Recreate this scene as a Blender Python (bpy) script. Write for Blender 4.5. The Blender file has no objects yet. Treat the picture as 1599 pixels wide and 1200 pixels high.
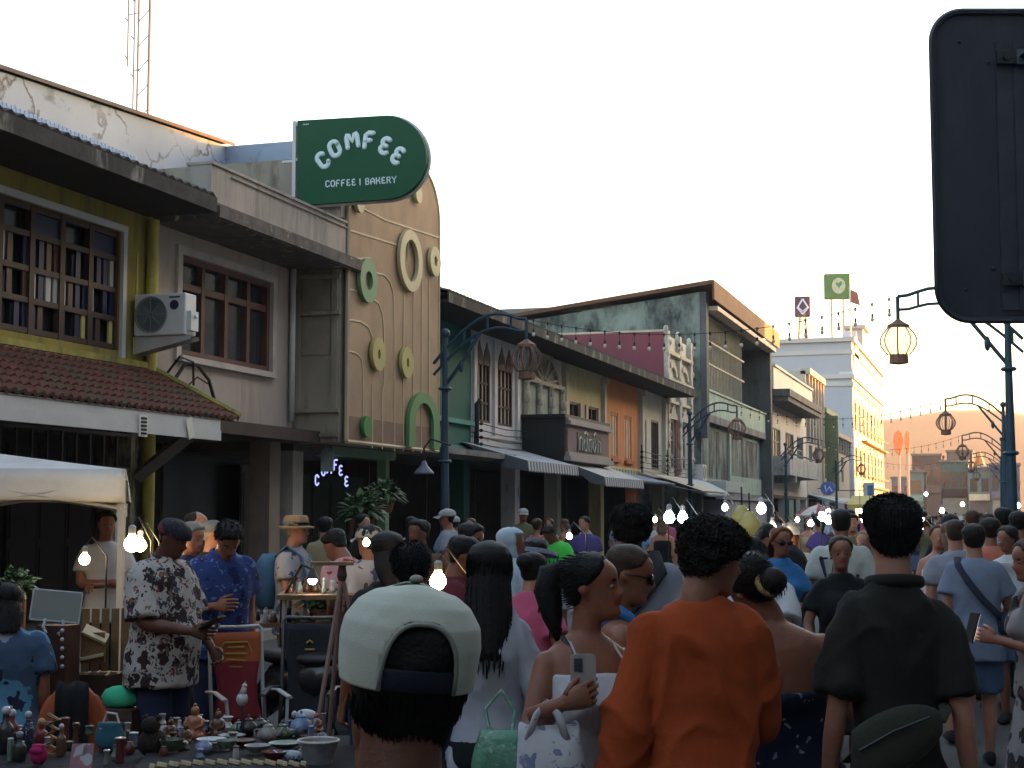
import bpy, bmesh, math, random
import numpy as np
from mathutils import Vector, Matrix, noise as mnoise
R = math.radians
rnd = random.Random(7)
SC = bpy.context.scene
COL = SC.collection
# ------------------------------------------------------------------ camera, sky, sun, exposure
F = 2400.0; PITCH = math.atan(203/2400.0); YAW = math.atan(760/2400.0*math.cos(PITCH)); CH = 1.7
cd = bpy.data.cameras.new('camera'); cam = bpy.data.objects.new('camera', cd); COL.objects.link(cam)
cd.sensor_width = 36; cd.lens = F/1599*36; cd.clip_start = .05; cd.clip_end = 9000
cam.location = (0, 0, CH); cam.rotation_euler = (R(90)+PITCH, 0, YAW)
SC.camera = cam
SUN_EL, SUN_AZ = 5.5, 50.0            # azimuth to the right of the street axis (+Y towards +X)
w = bpy.data.worlds.new('World'); SC.world = w; w.use_nodes = True
wn = w.node_tree; bg = wn.nodes['Background']
sky = wn.nodes.new('ShaderNodeTexSky'); sky.sky_type = 'NISHITA'; sky.sun_disc = False
sky.sun_elevation = R(SUN_EL); sky.sun_rotation = R(SUN_AZ); sky.air_density = 1.0; sky.dust_density = 3.0; sky.ozone_density = .8
wn.links.new(sky.outputs[0], bg.inputs[0]); bg.inputs[1].default_value = .15
sl = bpy.data.lights.new('sun', 'SUN'); so = bpy.data.objects.new('sun', sl); COL.objects.link(so)
sl.energy = 5.0; sl.angle = R(.5); sl.color = (1, .35, .07)
so.rotation_euler = (R(90-SUN_EL), 0, R(180-SUN_AZ))
so.location = (30, 60, 60)
SC.view_settings.view_transform = 'Standard'; SC.view_settings.look = 'None'
SC.view_settings.exposure = 3.2; SC.view_settings.gamma = 1
SC.cycles.use_denoising = True
SC.cycles.max_bounces = 6; SC.cycles.diffuse_bounces = 3; SC.cycles.glossy_bounces = 2
SC.cycles.transmission_bounces = 3; SC.cycles.transparent_max_bounces = 6; SC.cycles.volume_bounces = 0
SC.cycles.sample_clamp_indirect = 4
# pixel measurements of the photograph -> points on real planes
_fw = Vector((-math.sin(YAW)*math.cos(PITCH), math.cos(YAW)*math.cos(PITCH), math.sin(PITCH)))
_rt = Vector((math.cos(YAW), math.sin(YAW), 0)); _up = _rt.cross(_fw)
CAM = Vector((0, 0, CH))
def ray(px, py): return _fw + _rt*((px-799.5)/F) + _up*((600-py)/F)
def atD(px, py, d): return CAM + ray(px, py)*d
def atX(px, py, X): r = ray(px, py); return CAM + r*(X/r.x)
def atY(px, py, Y): r = ray(px, py); return CAM + r*(Y/r.y)
def atZ(px, py, Z): r = ray(px, py); return CAM + r*((Z-CH)/r.z)
def gnd(px, d): p = atD(px, 803, d); return Vector((p.x, p.y, 0))
# ------------------------------------------------------------------ mesh collector
class MB:
    def __init__(s): s.v = []; s.f = []; s.m = []
    def add(s, vs, fs, m=0):
        o = len(s.v); s.v += [tuple(v) for v in vs]; s.f += [tuple(i+o for i in f) for f in fs]; s.m += [m]*len(fs)
        return s
    def box(s, x0, x1, y0, y1, z0, z1, m=0):
        x0, x1 = min(x0, x1), max(x0, x1); y0, y1 = min(y0, y1), max(y0, y1); z0, z1 = min(z0, z1), max(z0, z1)
        return s.add([(x0,y0,z0),(x1,y0,z0),(x1,y1,z0),(x0,y1,z0),(x0,y0,z1),(x1,y0,z1),(x1,y1,z1),(x0,y1,z1)],
              [(0,3,2,1),(4,5,6,7),(0,1,5,4),(1,2,6,5),(2,3,7,6),(3,0,4,7)], m)
    def obox(s, c, rz, hx, hy, hz, m=0, rx=0, ry=0):
        M_ = Matrix.Rotation(rz,3,'Z') @ Matrix.Rotation(ry,3,'Y') @ Matrix.Rotation(rx,3,'X'); c = Vector(c)
        vs = [c + M_ @ Vector((x*hx, y*hy, z*hz)) for z in (-1,1) for x,y in ((-1,-1),(1,-1),(1,1),(-1,1))]
        return s.add(vs, [(0,3,2,1),(4,5,6,7),(0,1,5,4),(1,2,6,5),(2,3,7,6),(3,0,4,7)], m)
    def prism(s, poly, fn, d0, d1, m=0):
        """poly: list of 2D points; fn(u, v, d) -> 3D"""
        n = len(poly); vs = [fn(u,v,d0) for u,v in poly] + [fn(u,v,d1) for u,v in poly]
        fs = [tuple(range(n))[::-1], tuple(range(n, 2*n))] + [(i,(i+1)%n,n+(i+1)%n,n+i) for i in range(n)]
        return s.add(vs, fs, m)
    def annulus(s, c, ru, rv, iu, iv, fn, d0, d1, a0=0, a1=2*math.pi, n=36, m=0):
        full = abs(a1-a0-2*math.pi) < 1e-6; k = n if full else n+1; vs = []
        for i in range(k):
            a = a0+(a1-a0)*i/n; ca, sa = math.cos(a), math.sin(a)
            for d in (d0, d1):
                vs += [fn(c[0]+ru*ca, c[1]+rv*sa, d), fn(c[0]+iu*ca, c[1]+iv*sa, d)]
        fs = []
        for i in range(n):
            a, b = 4*i, 4*((i+1) % k)
            fs += [(a,b,b+1,a+1), (a+2,a+3,b+3,b+2), (a,a+2,b+2,b), (a+1,b+1,b+3,a+3)]
        if not full: fs += [(0,1,3,2), (4*n,4*n+2,4*n+3,4*n+1)]
        return s.add(vs, fs, m)
    def tube(s, pts, r, n=8, m=0, flat=1.0, up=None):
        pts = [Vector(p) for p in pts]; k = len(pts)
        rs = r if isinstance(r, (list, tuple)) else [r]*k
        vs = []; pu = Vector(up) if up else None
        for i, p in enumerate(pts):
            t = (pts[min(i+1,k-1)] - pts[max(i-1,0)]).normalized()
            if pu is None: pu = Vector((0,0,1)) if abs(t.z) < .9 else Vector((0,1,0))
            a = t.cross(pu)
            if a.length < 1e-4: a = t.cross(Vector((1,0,.3)))
            a.normalize(); b = a.cross(t).normalized(); pu = b
            for j in range(n):
                q = 2*math.pi*j/n; vs.append(p + a*math.cos(q)*rs[i] + b*math.sin(q)*rs[i]*flat)
        fs = [(i*n+j, i*n+(j+1)%n, (i+1)*n+(j+1)%n, (i+1)*n+j) for i in range(k-1) for j in range(n)]
        fs += [tuple(range(n))[::-1], tuple(range((k-1)*n, k*n))]
        return s.add(vs, fs, m)
    def loft(s, rings, m=0):
        n = len(rings[0]); k = len(rings); vs = [p for r in rings for p in r]
        fs = [(i*n+j, i*n+(j+1)%n, (i+1)*n+(j+1)%n, (i+1)*n+j) for i in range(k-1) for j in range(n)]
        fs += [tuple(range(n))[::-1], tuple(range((k-1)*n, k*n))]
        return s.add(vs, fs, m)
    def ball(s, c, rx, ry=None, rz=None, nu=12, nv=8, m=0, rot=None, z0=-1, z1=1):
        ry = rx if ry is None else ry; rz = rx if rz is None else rz; c = Vector(c); rings = []
        a0, a1 = math.asin(max(-.995, z0)), math.asin(min(.995, z1))
        for i in range(nv+1):
            a = a0+(a1-a0)*i/nv; rr = math.cos(a)
            rg = [Vector((rx*rr*math.cos(2*math.pi*j/nu), ry*rr*math.sin(2*math.pi*j/nu), rz*math.sin(a))) for j in range(nu)]
            rings.append([c + (rot @ p if rot else p) for p in rg])
        return s.loft(rings, m)
    def lathe(s, c, prof, n=16, m=0):
        c = Vector(c)
        return s.loft([[c+Vector((r*math.cos(2*math.pi*j/n), r*math.sin(2*math.pi*j/n), z)) for j in range(n)] for r, z in prof], m)
ORG = {}
def tag(o, label=None, cat=None, group=None, kind=None):
    if label: o['label'] = label
    if cat: o['category'] = cat
    if group: o['group'] = group
    if kind: o['kind'] = kind
    return o
def thing(name, label, cat, loc=(0,0,0), rz=0, group=None):
    o = bpy.data.objects.new(name, None); COL.objects.link(o); o.empty_display_size = .2
    o.location = loc; o.rotation_euler = (0, 0, rz); ORG[o.name] = Vector(loc) if rz == 0 else Vector((0,0,0))
    return tag(o, label, cat, group)
def root_of(p):
    while p.parent: p = p.parent
    return p
def obj(name, mb, mats, parent=None, smooth=False, auto=None):
    me = bpy.data.meshes.new(name)
    off = ORG.get(root_of(parent).name, Vector((0,0,0))) if parent else Vector((0,0,0))
    vs = mb.v if off.length == 0 else [(a-off.x, b-off.y, c-off.z) for a,b,c in mb.v]
    me.from_pydata(vs, [], mb.f)
    for mt in (mats if isinstance(mats, (list, tuple)) else [mats]): me.materials.append(mt)
    me.polygons.foreach_set('material_index', mb.m)
    if smooth:
        me.polygons.foreach_set('use_smooth', [True]*len(me.polygons))
        if auto: me.set_sharp_from_angle(angle=R(auto))
    me.update()
    o = bpy.data.objects.new(name, me); COL.objects.link(o)
    if parent: o.parent = parent
    return o
def flip_fix(o):
    bm = bmesh.new(); bm.from_mesh(o.data); bmesh.ops.recalc_face_normals(bm, faces=bm.faces[:]); bm.to_mesh(o.data); bm.free(); return o
# ------------------------------------------------------------------ materials
MC = {}
def nd(nt, t, **kw):
    n = nt.nodes.new(t)
    for k, v in kw.items():
        if k.startswith('i_'): n.inputs[int(k[2:])].default_value = v
        else: setattr(n, k, v)
    return n
def mixc(nt, fac, a, b, blend='MIX'):
    n = nt.nodes.new('ShaderNodeMix'); n.data_type = 'RGBA'; n.blend_type = blend
    for sock, val in ((n.inputs[0], fac), (n.inputs[6], a), (n.inputs[7], b)):
        if hasattr(val, 'is_output'): nt.links.new(val, sock)
        elif isinstance(val, (tuple, list)): sock.default_value = (*val[:3], 1)
        else: sock.default_value = val
    return n.outputs[2]
def noise_fac(nt, co, scale, lo, hi, detail=5, rough=.6):
    n = nd(nt, 'ShaderNodeTexNoise'); n.inputs['Scale'].default_value = scale; n.inputs['Detail'].default_value = detail
    n.inputs['Roughness'].default_value = rough; nt.links.new(co, n.inputs['Vector'])
    r = nd(nt, 'ShaderNodeMapRange'); r.inputs[1].default_value = lo; r.inputs[2].default_value = hi
    nt.links.new(n.outputs[0], r.inputs[0]); return r.outputs[0]
def mapped(nt, scale=(1,1,1), rot=(0,0,0), loc=(0,0,0)):
    tc = nd(nt, 'ShaderNodeTexCoord'); mp = nd(nt, 'ShaderNodeMapping')
    mp.inputs['Scale'].default_value = scale; mp.inputs['Rotation'].default_value = rot; mp.inputs['Location'].default_value = loc
    nt.links.new(tc.outputs['Object'], mp.inputs[0]); return mp.outputs[0]
def M(name, c, rough=.8, var=.22, scale=2.5, bump=.15, bscale=40, stain=None, sscale=(1.2,1.2,.4), slo=.5, shi=.68, metal=0, spec=.4, pattern=None, sheen=0, coat=0, trans=0, crack=None):
    if name in MC: return MC[name]
    m = bpy.data.materials.new(name); m.use_nodes = True; nt = m.node_tree; b = nt.nodes['Principled BSDF']
    b.inputs['Roughness'].default_value = rough; b.inputs['Metallic'].default_value = metal
    b.inputs['Specular IOR Level'].default_value = spec; b.inputs['Sheen Weight'].default_value = sheen; b.inputs['Coat Weight'].default_value = coat
    co = mapped(nt)
    if pattern: base = pattern(nt, co)
    else: base = c
    if var:
        f = noise_fac(nt, co, scale, .3, .7)
        if pattern:
            k = nd(nt, 'ShaderNodeMapRange'); k.inputs[3].default_value = 1-var; k.inputs[4].default_value = 1+var*.5; nt.links.new(f, k.inputs[0])
            h = nd(nt, 'ShaderNodeHueSaturation'); nt.links.new(k.outputs[0], h.inputs['Value']); nt.links.new(base, h.inputs['Color']); base = h.outputs[0]
        else: base = mixc(nt, f, tuple(x*(1-var) for x in c), tuple(min(1,x*(1+var*.6)) for x in c))
    if stain:
        f1 = noise_fac(nt, mapped(nt, sscale), 1.6, slo, shi, 8, .68); base = mixc(nt, f1, base, stain)
    if crack:
        dn = nd(nt, 'ShaderNodeTexNoise'); dn.inputs['Scale'].default_value = 1.5; dn.inputs['Detail'].default_value = 6; nt.links.new(co, dn.inputs['Vector'])
        ad = nd(nt, 'ShaderNodeVectorMath', operation='MULTIPLY_ADD'); ad.inputs[1].default_value = (1.3,1.3,1.3); nt.links.new(dn.outputs['Color'], ad.inputs[0]); nt.links.new(co, ad.inputs[2])
        vo = nd(nt, 'ShaderNodeTexVoronoi', feature='DISTANCE_TO_EDGE'); vo.inputs['Scale'].default_value = crack; nt.links.new(ad.outputs[0], vo.inputs['Vector'])
        mr = nd(nt, 'ShaderNodeMapRange'); mr.inputs[1].default_value = .0; mr.inputs[2].default_value = .035; mr.inputs[3].default_value = 1; mr.inputs[4].default_value = 0; nt.links.new(vo.outputs['Distance'], mr.inputs[0])
        mk = noise_fac(nt, mapped(nt, (.5,.5,.5), loc=(3,1,7)), 1.2, .42, .58); mm = nd(nt, 'ShaderNodeMath', operation='MULTIPLY'); nt.links.new(mr.outputs[0], mm.inputs[0]); nt.links.new(mk, mm.inputs[1])
        base = mixc(nt, mm.outputs[0], base, stain or (.05,.05,.05))
    if hasattr(base, 'is_output'): nt.links.new(base, b.inputs['Base Color'])
    else: b.inputs['Base Color'].default_value = (*base[:3], 1)
    if bump:
        n = nd(nt, 'ShaderNodeTexNoise'); n.inputs['Scale'].default_value = bscale; n.inputs['Detail'].default_value = 6; nt.links.new(co, n.inputs['Vector'])
        bp = nd(nt, 'ShaderNodeBump'); bp.inputs['Strength'].default_value = bump; bp.inputs['Distance'].default_value = .02
        nt.links.new(n.outputs[0], bp.inputs['Height']); nt.links.new(bp.outputs[0], b.inputs['Normal'])
    if trans: b.inputs['Transmission Weight'].default_value = trans
    MC[name] = m; return m
def emit(name, c, s):
    if name in MC: return MC[name]
    m = bpy.data.materials.new(name); m.use_nodes = True; b = m.node_tree.nodes['Principled BSDF']
    b.inputs['Base Color'].default_value = (*c, 1); b.inputs['Emission Color'].default_value = (*c, 1); b.inputs['Emission Strength'].default_value = s
    MC[name] = m; return m
def bands(axis, cols, freq):
    """repeating colour bands along an object axis"""
    def p(nt, co):
        sp = nd(nt, 'ShaderNodeSeparateXYZ'); nt.links.new(co, sp.inputs[0])
        a = nd(nt, 'ShaderNodeMath', operation='MULTIPLY'); a.inputs[1].default_value = freq; nt.links.new(sp.outputs[axis], a.inputs[0])
        fr = nd(nt, 'ShaderNodeMath', operation='FRACT'); nt.links.new(a.outputs[0], fr.inputs[0])
        r = nd(nt, 'ShaderNodeValToRGB'); r.color_ramp.interpolation = 'CONSTANT'; n = len(cols)
        for i, c in enumerate(cols):
            e = r.color_ramp.elements[i] if i < 2 else r.color_ramp.elements.new(i/n)
            e.position = i/n; e.color = (*c, 1)
        nt.links.new(fr.outputs[0], r.inputs[0]); return r.outputs[0]
    return p
def floral(basec, cols, scale=9):
    def p(nt, co):
        d = nd(nt, 'ShaderNodeTexNoise'); d.inputs['Scale'].default_value = scale*1.6; nt.links.new(co, d.inputs['Vector'])
        ad = nd(nt, 'ShaderNodeVectorMath', operation='MULTIPLY_ADD'); ad.inputs[1].default_value = (.14,.14,.14)
        nt.links.new(d.outputs['Color'], ad.inputs[0]); nt.links.new(co, ad.inputs[2])
        out = basec
        for i, (c, th, sc) in enumerate(cols):
            v = nd(nt, 'ShaderNodeTexVoronoi'); v.inputs['Scale'].default_value = scale*sc
            of = nd(nt, 'ShaderNodeVectorMath', operation='ADD'); of.inputs[1].default_value = (3.1*i, 1.7*i, 2.3*i)
            nt.links.new(ad.outputs[0], of.inputs[0]); nt.links.new(of.outputs[0], v.inputs['Vector'])
            lt = nd(nt, 'ShaderNodeMath', operation='LESS_THAN'); lt.inputs[1].default_value = th; nt.links.new(v.outputs['Distance'], lt.inputs[0])
            out = mixc(nt, lt.outputs[0], out, c)
        return out
    return p
# ------------------------------------------------------------------ setting
XF = -11.0; XB = -13.4
asph = M('asphalt', (.06,.058,.058), .85, .3, .8, .5, 90, stain=(.10,.095,.09), sscale=(.8,.25,1), slo=.48, shi=.7)
def struct(name, mb, m, **k): return tag(obj(name, mb, m, **k), kind='structure')
struct('ground', MB().box(-990, 1290, -120, 1490, -.3, 0), M('soil', (.09,.085,.075), .95, .3, .05, .3, 3))
struct('road', MB().box(-9.6, 2.2, -30, 290, -.1, .004), asph)
pv = M('pavement', (.2,.19,.18), .85, .25, 2, .3, 30)
struct('pavement', MB().box(XB-6, -9.62, -30, 168, -.1, .13).box(2.22, 6, -30, 160, -.1, .13), pv)
kb = MB()
for i in range(90): kb.box(-9.62, -9.47, -20+i*2, -18.02+i*2, -.1, .135)
struct('kerb', kb, M('kerb_stone', (.3,.29,.27), .85, .2, 3))
lm = MB()
for i in range(16): lm.box(-4.6, -4.48, 4+i*6, 7+i*6, .003, .008)
lm.box(.55, .67, -10, 150, .003, .008)
struct('road_markings', lm, M('road_paint', (.62,.6,.55), .7, .3, 6))
hl = MB(); hp = []
rh = random.Random(3); N = 70
for i in range(N+1):
    x = -900 + i*30; h = 61 + 8*math.sin(i*.42+2.6) + 5*math.sin(i*1.1) - max(0, (x-30))*.16 + rh.uniform(-2.2,2.2); hp.append((x, max(h, 16)))
for (x, h) in hp:
    hl.v += [(x, 900, -2), (x, 936, h*.55), (x, 996, h*.9), (x, 1070, h), (x, 1400, -2)]
for i in range(N):
    for j in range(4): a = i*5+j; hl.f.append((a, a+5, a+6, a+1)); hl.m.append(0)
struct('hills', hl, M('hill_forest', (.05,.065,.035), .95, .5, .012, 0), smooth=True)

# ------------------------------------------------------------------ building helpers
def wall_open(mb, X, y0, y1, z0, z1, ops, t=.22, m=0, back=True):
    """street facade in the plane X facing +X with openings (y0,y1,z0,z1) and reveals"""
    ys = sorted({y0, y1, *[o[0] for o in ops], *[o[1] for o in ops]}); zs = sorted({z0, z1, *[o[2] for o in ops], *[o[3] for o in ops]})
    for a, b in zip(ys, ys[1:]):
        for c, d in zip(zs, zs[1:]):
            cy, cz = (a+b)/2, (c+d)/2
            if any(o[0] < cy < o[1] and o[2] < cz < o[3] for o in ops): continue
            mb.add([(X,a,c),(X,b,c),(X,b,d),(X,a,d)], [(0,1,2,3)], m)
    for a, b, c, d in ops:
        q = X-t
        mb.add([(X,a,c),(X,b,c),(X,b,d),(X,a,d),(q,a,c),(q,b,c),(q,b,d),(q,a,d)], [(0,4,5,1),(1,5,6,2),(2,6,7,3),(3,7,4,0)], m)
def window(parent, X, y0, y1, z0, z1, cols, rows, fm, pm, fw=.07, bw=.045, dep=.12, sill=None, name='window'):
    f = MB(); q = X-dep
    f.box(q, X-.01, y0, y1, z0, z0+fw); f.box(q, X-.01, y0, y1, z1-fw, z1)
    f.box(q, X-.012, y0, y0+fw, z0+fw, z1-fw); f.box(q, X-.012, y1-fw, y1, z0+fw, z1-fw)
    for i in range(1, cols):
        y = y0+(y1-y0)*i/cols; f.box(q+.02, X-.02, y-bw/2, y+bw/2, z0+fw, z1-fw)
    for r in rows:
        z = z0+(z1-z0)*r; f.box(q+.03, X-.03, y0+fw, y1-fw, z-bw/2, z+bw/2)
    o = obj(name, f, fm, parent)
    if pm: obj('pane', MB().box(q+.035, q+.05, y0+fw*.5, y1-fw*.5, z0+fw*.5, z1-fw*.5), pm, o)
    if sill: obj('sill', MB().box(X, X+.1, y0-.06, y1+.06, z0-.09, z0-.003), sill, o)
    return o
glass = M('window_glass', (.03,.035,.04), .12, .3, 3, .02, 5, spec=.6)
dglass = M('dark_glass', (.015,.015,.017), .2, .3, 3, .02, 5)
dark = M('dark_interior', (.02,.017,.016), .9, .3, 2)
brownw = M('brown_wood', (.055,.028,.02), .6, .3, 6, .2, 30)
concr = M('grey_concrete', (.18,.175,.17), .9, .3, 1.5, .3, 20, stain=(.07,.068,.065))
white_w = M('white_plaster', (.5,.48,.46), .85, .12, 1.5, .1, 30, stain=(.28,.26,.25), slo=.58, shi=.8)
tile_d = M('dark_roof_tile', (.030,.024,.022), .85, .35, 2.5, .4, 14, stain=(.06,.055,.05))
def tiled(parent, name, X0, z0, X1, z1, y0, y1, mt, step=.28, rib=.21, hip0=0, hip1=0, t=.05):
    """pitched roof of lapped corrugated tiles from ridge (X0,z0) down to eave (X1,z1)"""
    mb = MB(); L = math.hypot(X1-X0, z1-z0); n = max(2, int(L/step)); ny = max(4, int((y1-y0)/rib*2))
    nx, nz = (z0-z1)/L, (X1-X0)/L      # outward normal for a slope that falls towards +X
    for i in range(n):
        a, b = i/n, (i+1.12)/n
        for (fa, lift) in ((a, 0), (min(b,1.02), .035)):
            for j in range(ny+1):
                y = (y0-hip0*fa) + ((y1+hip1*fa)-(y0-hip0*fa))*j/ny
                h = lift + .022*(1 if j % 2 else -1)
                mb.v.append((X0+(X1-X0)*fa+nx*h, y, z0+(z1-z0)*fa+nz*h))
        o = len(mb.v)-2*(ny+1)
        for j in range(ny): mb.f.append((o+j, o+ny+1+j, o+ny+2+j, o+j+1)); mb.m.append(0)
        e = o+ny+1                      # butt edge
        ro = len(mb.v)
        for j in range(ny+1): v = mb.v[e+j]; mb.v.append((v[0]-nx*.05, v[1], v[2]-nz*.05))
        for j in range(ny): mb.f.append((e+j, ro+j, ro+j+1, e+j+1)); mb.m.append(0)
    mb.add([(X0,y0,z0-t),(X1,y0-hip0,z1-t),(X1,y1+hip1,z1-t),(X0,y1,z0-t)], [(0,3,2,1)])
    return obj(name, mb, mt, parent)
def shutters_below(parent, y0, y1, X, z1, mt, n=6, name='folding_door'):
    for k in range(n):
        a = y0+(y1-y0)*k/n; b = y0+(y1-y0)*(k+1)/n
        d = MB().box(X-.05, X, a+.01, b-.01, .14, z1)
        d.box(X-.002, X+.02, a+.06, b-.06, .3, z1*.45).box(X-.002, X+.02, a+.06, b-.06, z1*.5, z1-.15)
        obj(name, d, mt, parent)
def shell(parent, y0, y1, zt, wm, depth=-20.0, zb=3.05, z0=None, gf=True, ops=(), pil=(), pm=None, rear=None, X=XF, name='wall', doors=None, dm=None):
    """one shophouse: upper facade, party walls, rear, floor slab over the five-foot way, recessed ground floor and pillars"""
    b = MB(); wall_open(b, X, y0, y1, zb, zt, ops)
    b.add([(X,y0,zb),(X,y0,zt),(depth,y0,zt),(depth,y0,0),(XB,y0,0),(XB,y0,zb)], [(0,1,2,3,4,5)])
    b.add([(X,y1,zb),(X,y1,zt),(depth,y1,zt),(depth,y1,0),(XB,y1,0),(XB,y1,zb)], [(5,4,3,2,1,0)])
    b.add([(depth,y0,0),(depth,y1,0),(depth,y1,zt),(depth,y0,zt)], [(0,1,2,3)])
    b.add([(X-.24,y0,zt-.02),(X-.24,y1,zt-.02),(depth,y1,zt-.02),(depth,y0,zt-.02)], [(0,1,2,3)])
    o = obj(name, b, wm, parent)
    obj('dark_backing', MB().box(X-.6, X-.4, y0+.05, y1-.05, zb+.1, zt-.1), dark, parent)  # added dark slab, keeps light from leaking through the openings
    if gf:
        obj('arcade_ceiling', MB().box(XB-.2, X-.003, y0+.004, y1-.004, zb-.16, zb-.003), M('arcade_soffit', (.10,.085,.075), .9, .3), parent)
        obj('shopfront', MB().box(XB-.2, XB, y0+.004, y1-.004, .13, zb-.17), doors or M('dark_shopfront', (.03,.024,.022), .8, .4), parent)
        for y in pil: obj('pillar', MB().box(X-.36, X-.004, y-.19, y+.19, .13, zb-.165).box(X-.38, X+.02, y-.21, y+.21, .13, .4), pm or wm, parent)
    return o
def awning(parent, y0, y1, X0, z0, X1, z1, mt, val=.22, name='awning', curve=0, vm=None):
    mb = MB(); n = 6; ny = 14
    for i in range(n+1):
        f = i/n
        for j in range(ny+1):
            mb.v.append((X0+(X1-X0)*f, y0+(y1-y0)*j/ny, z0+(z1-z0)*(f**(1+curve)) - .03*math.sin(math.pi*f)*(1-abs(math.cos(math.pi*j*2/ny)))))
    for i in range(n):
        for j in range(ny): a = i*(ny+1)+j; mb.f.append((a, a+ny+1, a+ny+2, a+1)); mb.m.append(0)
    o = obj(name, mb, mt, parent); md = o.modifiers.new('s', 'SOLIDIFY'); md.thickness = .02
    if val:
        v = MB(); k = int((y1-y0)/.12)
        for j in range(k):
            a, b = y0+(y1-y0)*j/k, y0+(y1-y0)*(j+1)/k; dz = .05*math.sin(j*1.7)
            v.add([(X1,a,z1-.005),(X1,b,z1-.005),(X1+.02,b,z1-val+.03),(X1+.03,(a+b)/2,z1-val-.02),(X1+.02,a,z1-val+.03)], [(0,4,3,2,1)])
        for sy in (y0, y1):
            v.add([(X0,sy,z0),(X1,sy,z1),(X1,sy,z1-val),(X1-.35*(X1-X0),sy,z1-val+.08)], [(0,1,2,3)])
        vo = obj('valance', v, vm or mt, o); md = vo.modifiers.new('s', 'SOLIDIFY'); md.thickness = .012
    fr = MB()
    for sy in (y0+.06, y1-.06): fr.tube([(X0,sy,z0-.25),(X1-.04,sy,z1-.05)], .018, 6)
    fr.tube([(X1-.03,y0,z1-.03),(X1-.03,y1,z1-.03)], .018, 6)
    obj('awning_frame', fr, M('grey_metal', (.3,.3,.3), .5, .1, metal=.6), o)
    return o
G1 = 'old shophouses in a row on the left side of the street'
EZ = 5.85
def long_roof(parent, y0, y1, mt, ez=EZ, xe=-10.0, xr=-16, zr=8.1):
    r = tiled(parent, 'roof', xr, zr, xe, ez+.12, y0, y1, mt)
    obj('eave_soffit', MB().box(XF-.02, xe+.02, y0, y1, ez-.1, ez-.04), M('soffit_board', (.035,.03,.028), .9), parent)
    obj('fascia', MB().box(xe+.02, xe+.06, y0, y1, ez-.1, ez+.1), M('old_fascia', (.045,.04,.036), .9, .4, 4, stain=(.28,.26,.22), slo=.56), parent)
    back = MB().add([(xr,y0,zr),(xr,y1,zr),(xr-4,y1,ez),(xr-4,y0,ez)], [(0,1,2,3)])
    back.add([(xr,y0,zr-.05),(xr-4,y0,ez),(xe,y0,ez+.05)], [(0,1,2)]).add([(xr,y1,zr-.05),(xr-4,y1,ez),(xe,y1,ez+.05)], [(0,2,1)])
    obj('rear_roof', back, mt, parent)
    return r
# --- yellow shophouse
yel = M('yellow_plaster', (.27,.21,.045), .85, .25, 1.2, .2, 30, stain=(.11,.09,.035), sscale=(2.2,2.2,.3), slo=.5, shi=.72)
B = thing('shophouse', 'yellow shophouse with a dark lattice window above a mossy red tile canopy', 'building', (XF, 15, 0), group=G1)
WY0, WY1, WZ0, WZ1 = 12.6, 17.64, 3.84, 5.42
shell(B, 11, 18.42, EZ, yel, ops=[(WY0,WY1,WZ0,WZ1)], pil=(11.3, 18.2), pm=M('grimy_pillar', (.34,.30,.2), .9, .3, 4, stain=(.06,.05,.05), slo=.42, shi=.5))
tr = MB(); tr.box(XF, XF+.05, WY0-.1, WY1+.1, WZ1+.003, WZ1+.09).box(XF, XF+.05, WY1+.003, WY1+.09, WZ0-.2, WZ1).box(XF, XF+.12, WY0-.1, WY1+.2, WZ0-.28, WZ0-.2)
obj('window_trim', tr, white_w, B)
win = MB()
for i in range(9):
    y = WY0+(WY1-WY0)*i/8; win.box(XF-.12, XF-.03, y-.05, y+.05, WZ0, WZ1)
for z in (WZ0+.05, WZ0+.42, WZ0+.80, WZ1-.36, WZ1-.04): win.box(XF-.11, XF-.04, WY0, WY1, z-.035, z+.035)
wo = obj('lattice_window', win, brownw, B)
obj('pane', MB().box(XF-.2, XF-.15, WY0, WY1, WZ0, WZ1), dglass, wo)
SLC = dict(white=(.42,.40,.38), blue=(.010,.010,.05), brown=(.07,.035,.022), yellow=(.5,.42,.15)); rp = random.Random(11)
def slat(c, *bx): obj('slat', MB().box(*bx), M('slat_'+c, SLC[c], .5, .15), wo)
for i in range(8):
    for k, (za, zb_) in enumerate(((WZ0+.09, WZ0+.385), (WZ0+.455, WZ0+.765), (WZ0+.835, WZ1-.395))):
        for j in range(4):
            y = WY0+(WY1-WY0)*(i+(j+.5)/4)/8; c = rp.choices(['white','blue','brown','yellow',None], [.16 if k else .0,.22,.34,.015,.3])[0]
            if c: slat(c, XF-.1, XF-.07, y-.05, y+.05, za, zb_)
    if i % 2: slat('blue', XF-.1, XF-.07, WY0+(WY1-WY0)*i/8+.06, WY0+(WY1-WY0)*(i+1)/8-.06, WZ1-.32, WZ1-.08)
moss = M('mossy_red_tile', (.13,.045,.03), .8, .4, 5, .4, 25, stain=(.07,.06,.035), sscale=(2,2,2), slo=.5, shi=.62)
moss = moss
rt = tiled(B, 'tile_canopy', XF+.03, 3.66, XF+1.25, 2.98, 11, 18.25, moss, step=.19, rib=.16, hip1=.35)
obj('canopy_flashing', MB().box(XF, XF+.1, 11, 18.3, 3.66, 3.74).tube([(XF+.05,18.32,3.70),(XF+1.28,18.63,3.02)], .045, 6), M('yellow_flashing', (.33,.28,.07), .9, .4, 4, stain=(.1,.09,.05)), rt)
fb = MB().box(XF+1.2, XF+1.24, 12, 18.15, 2.79, 2.95).box(XF+1.23, XF+1.28, 12, 18.1, 2.66, 2.795)
obj('fascia', fb, M('white_board', (.5,.48,.46), .7, .12, 2, stain=(.3,.28,.25), slo=.6), rt)
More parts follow.
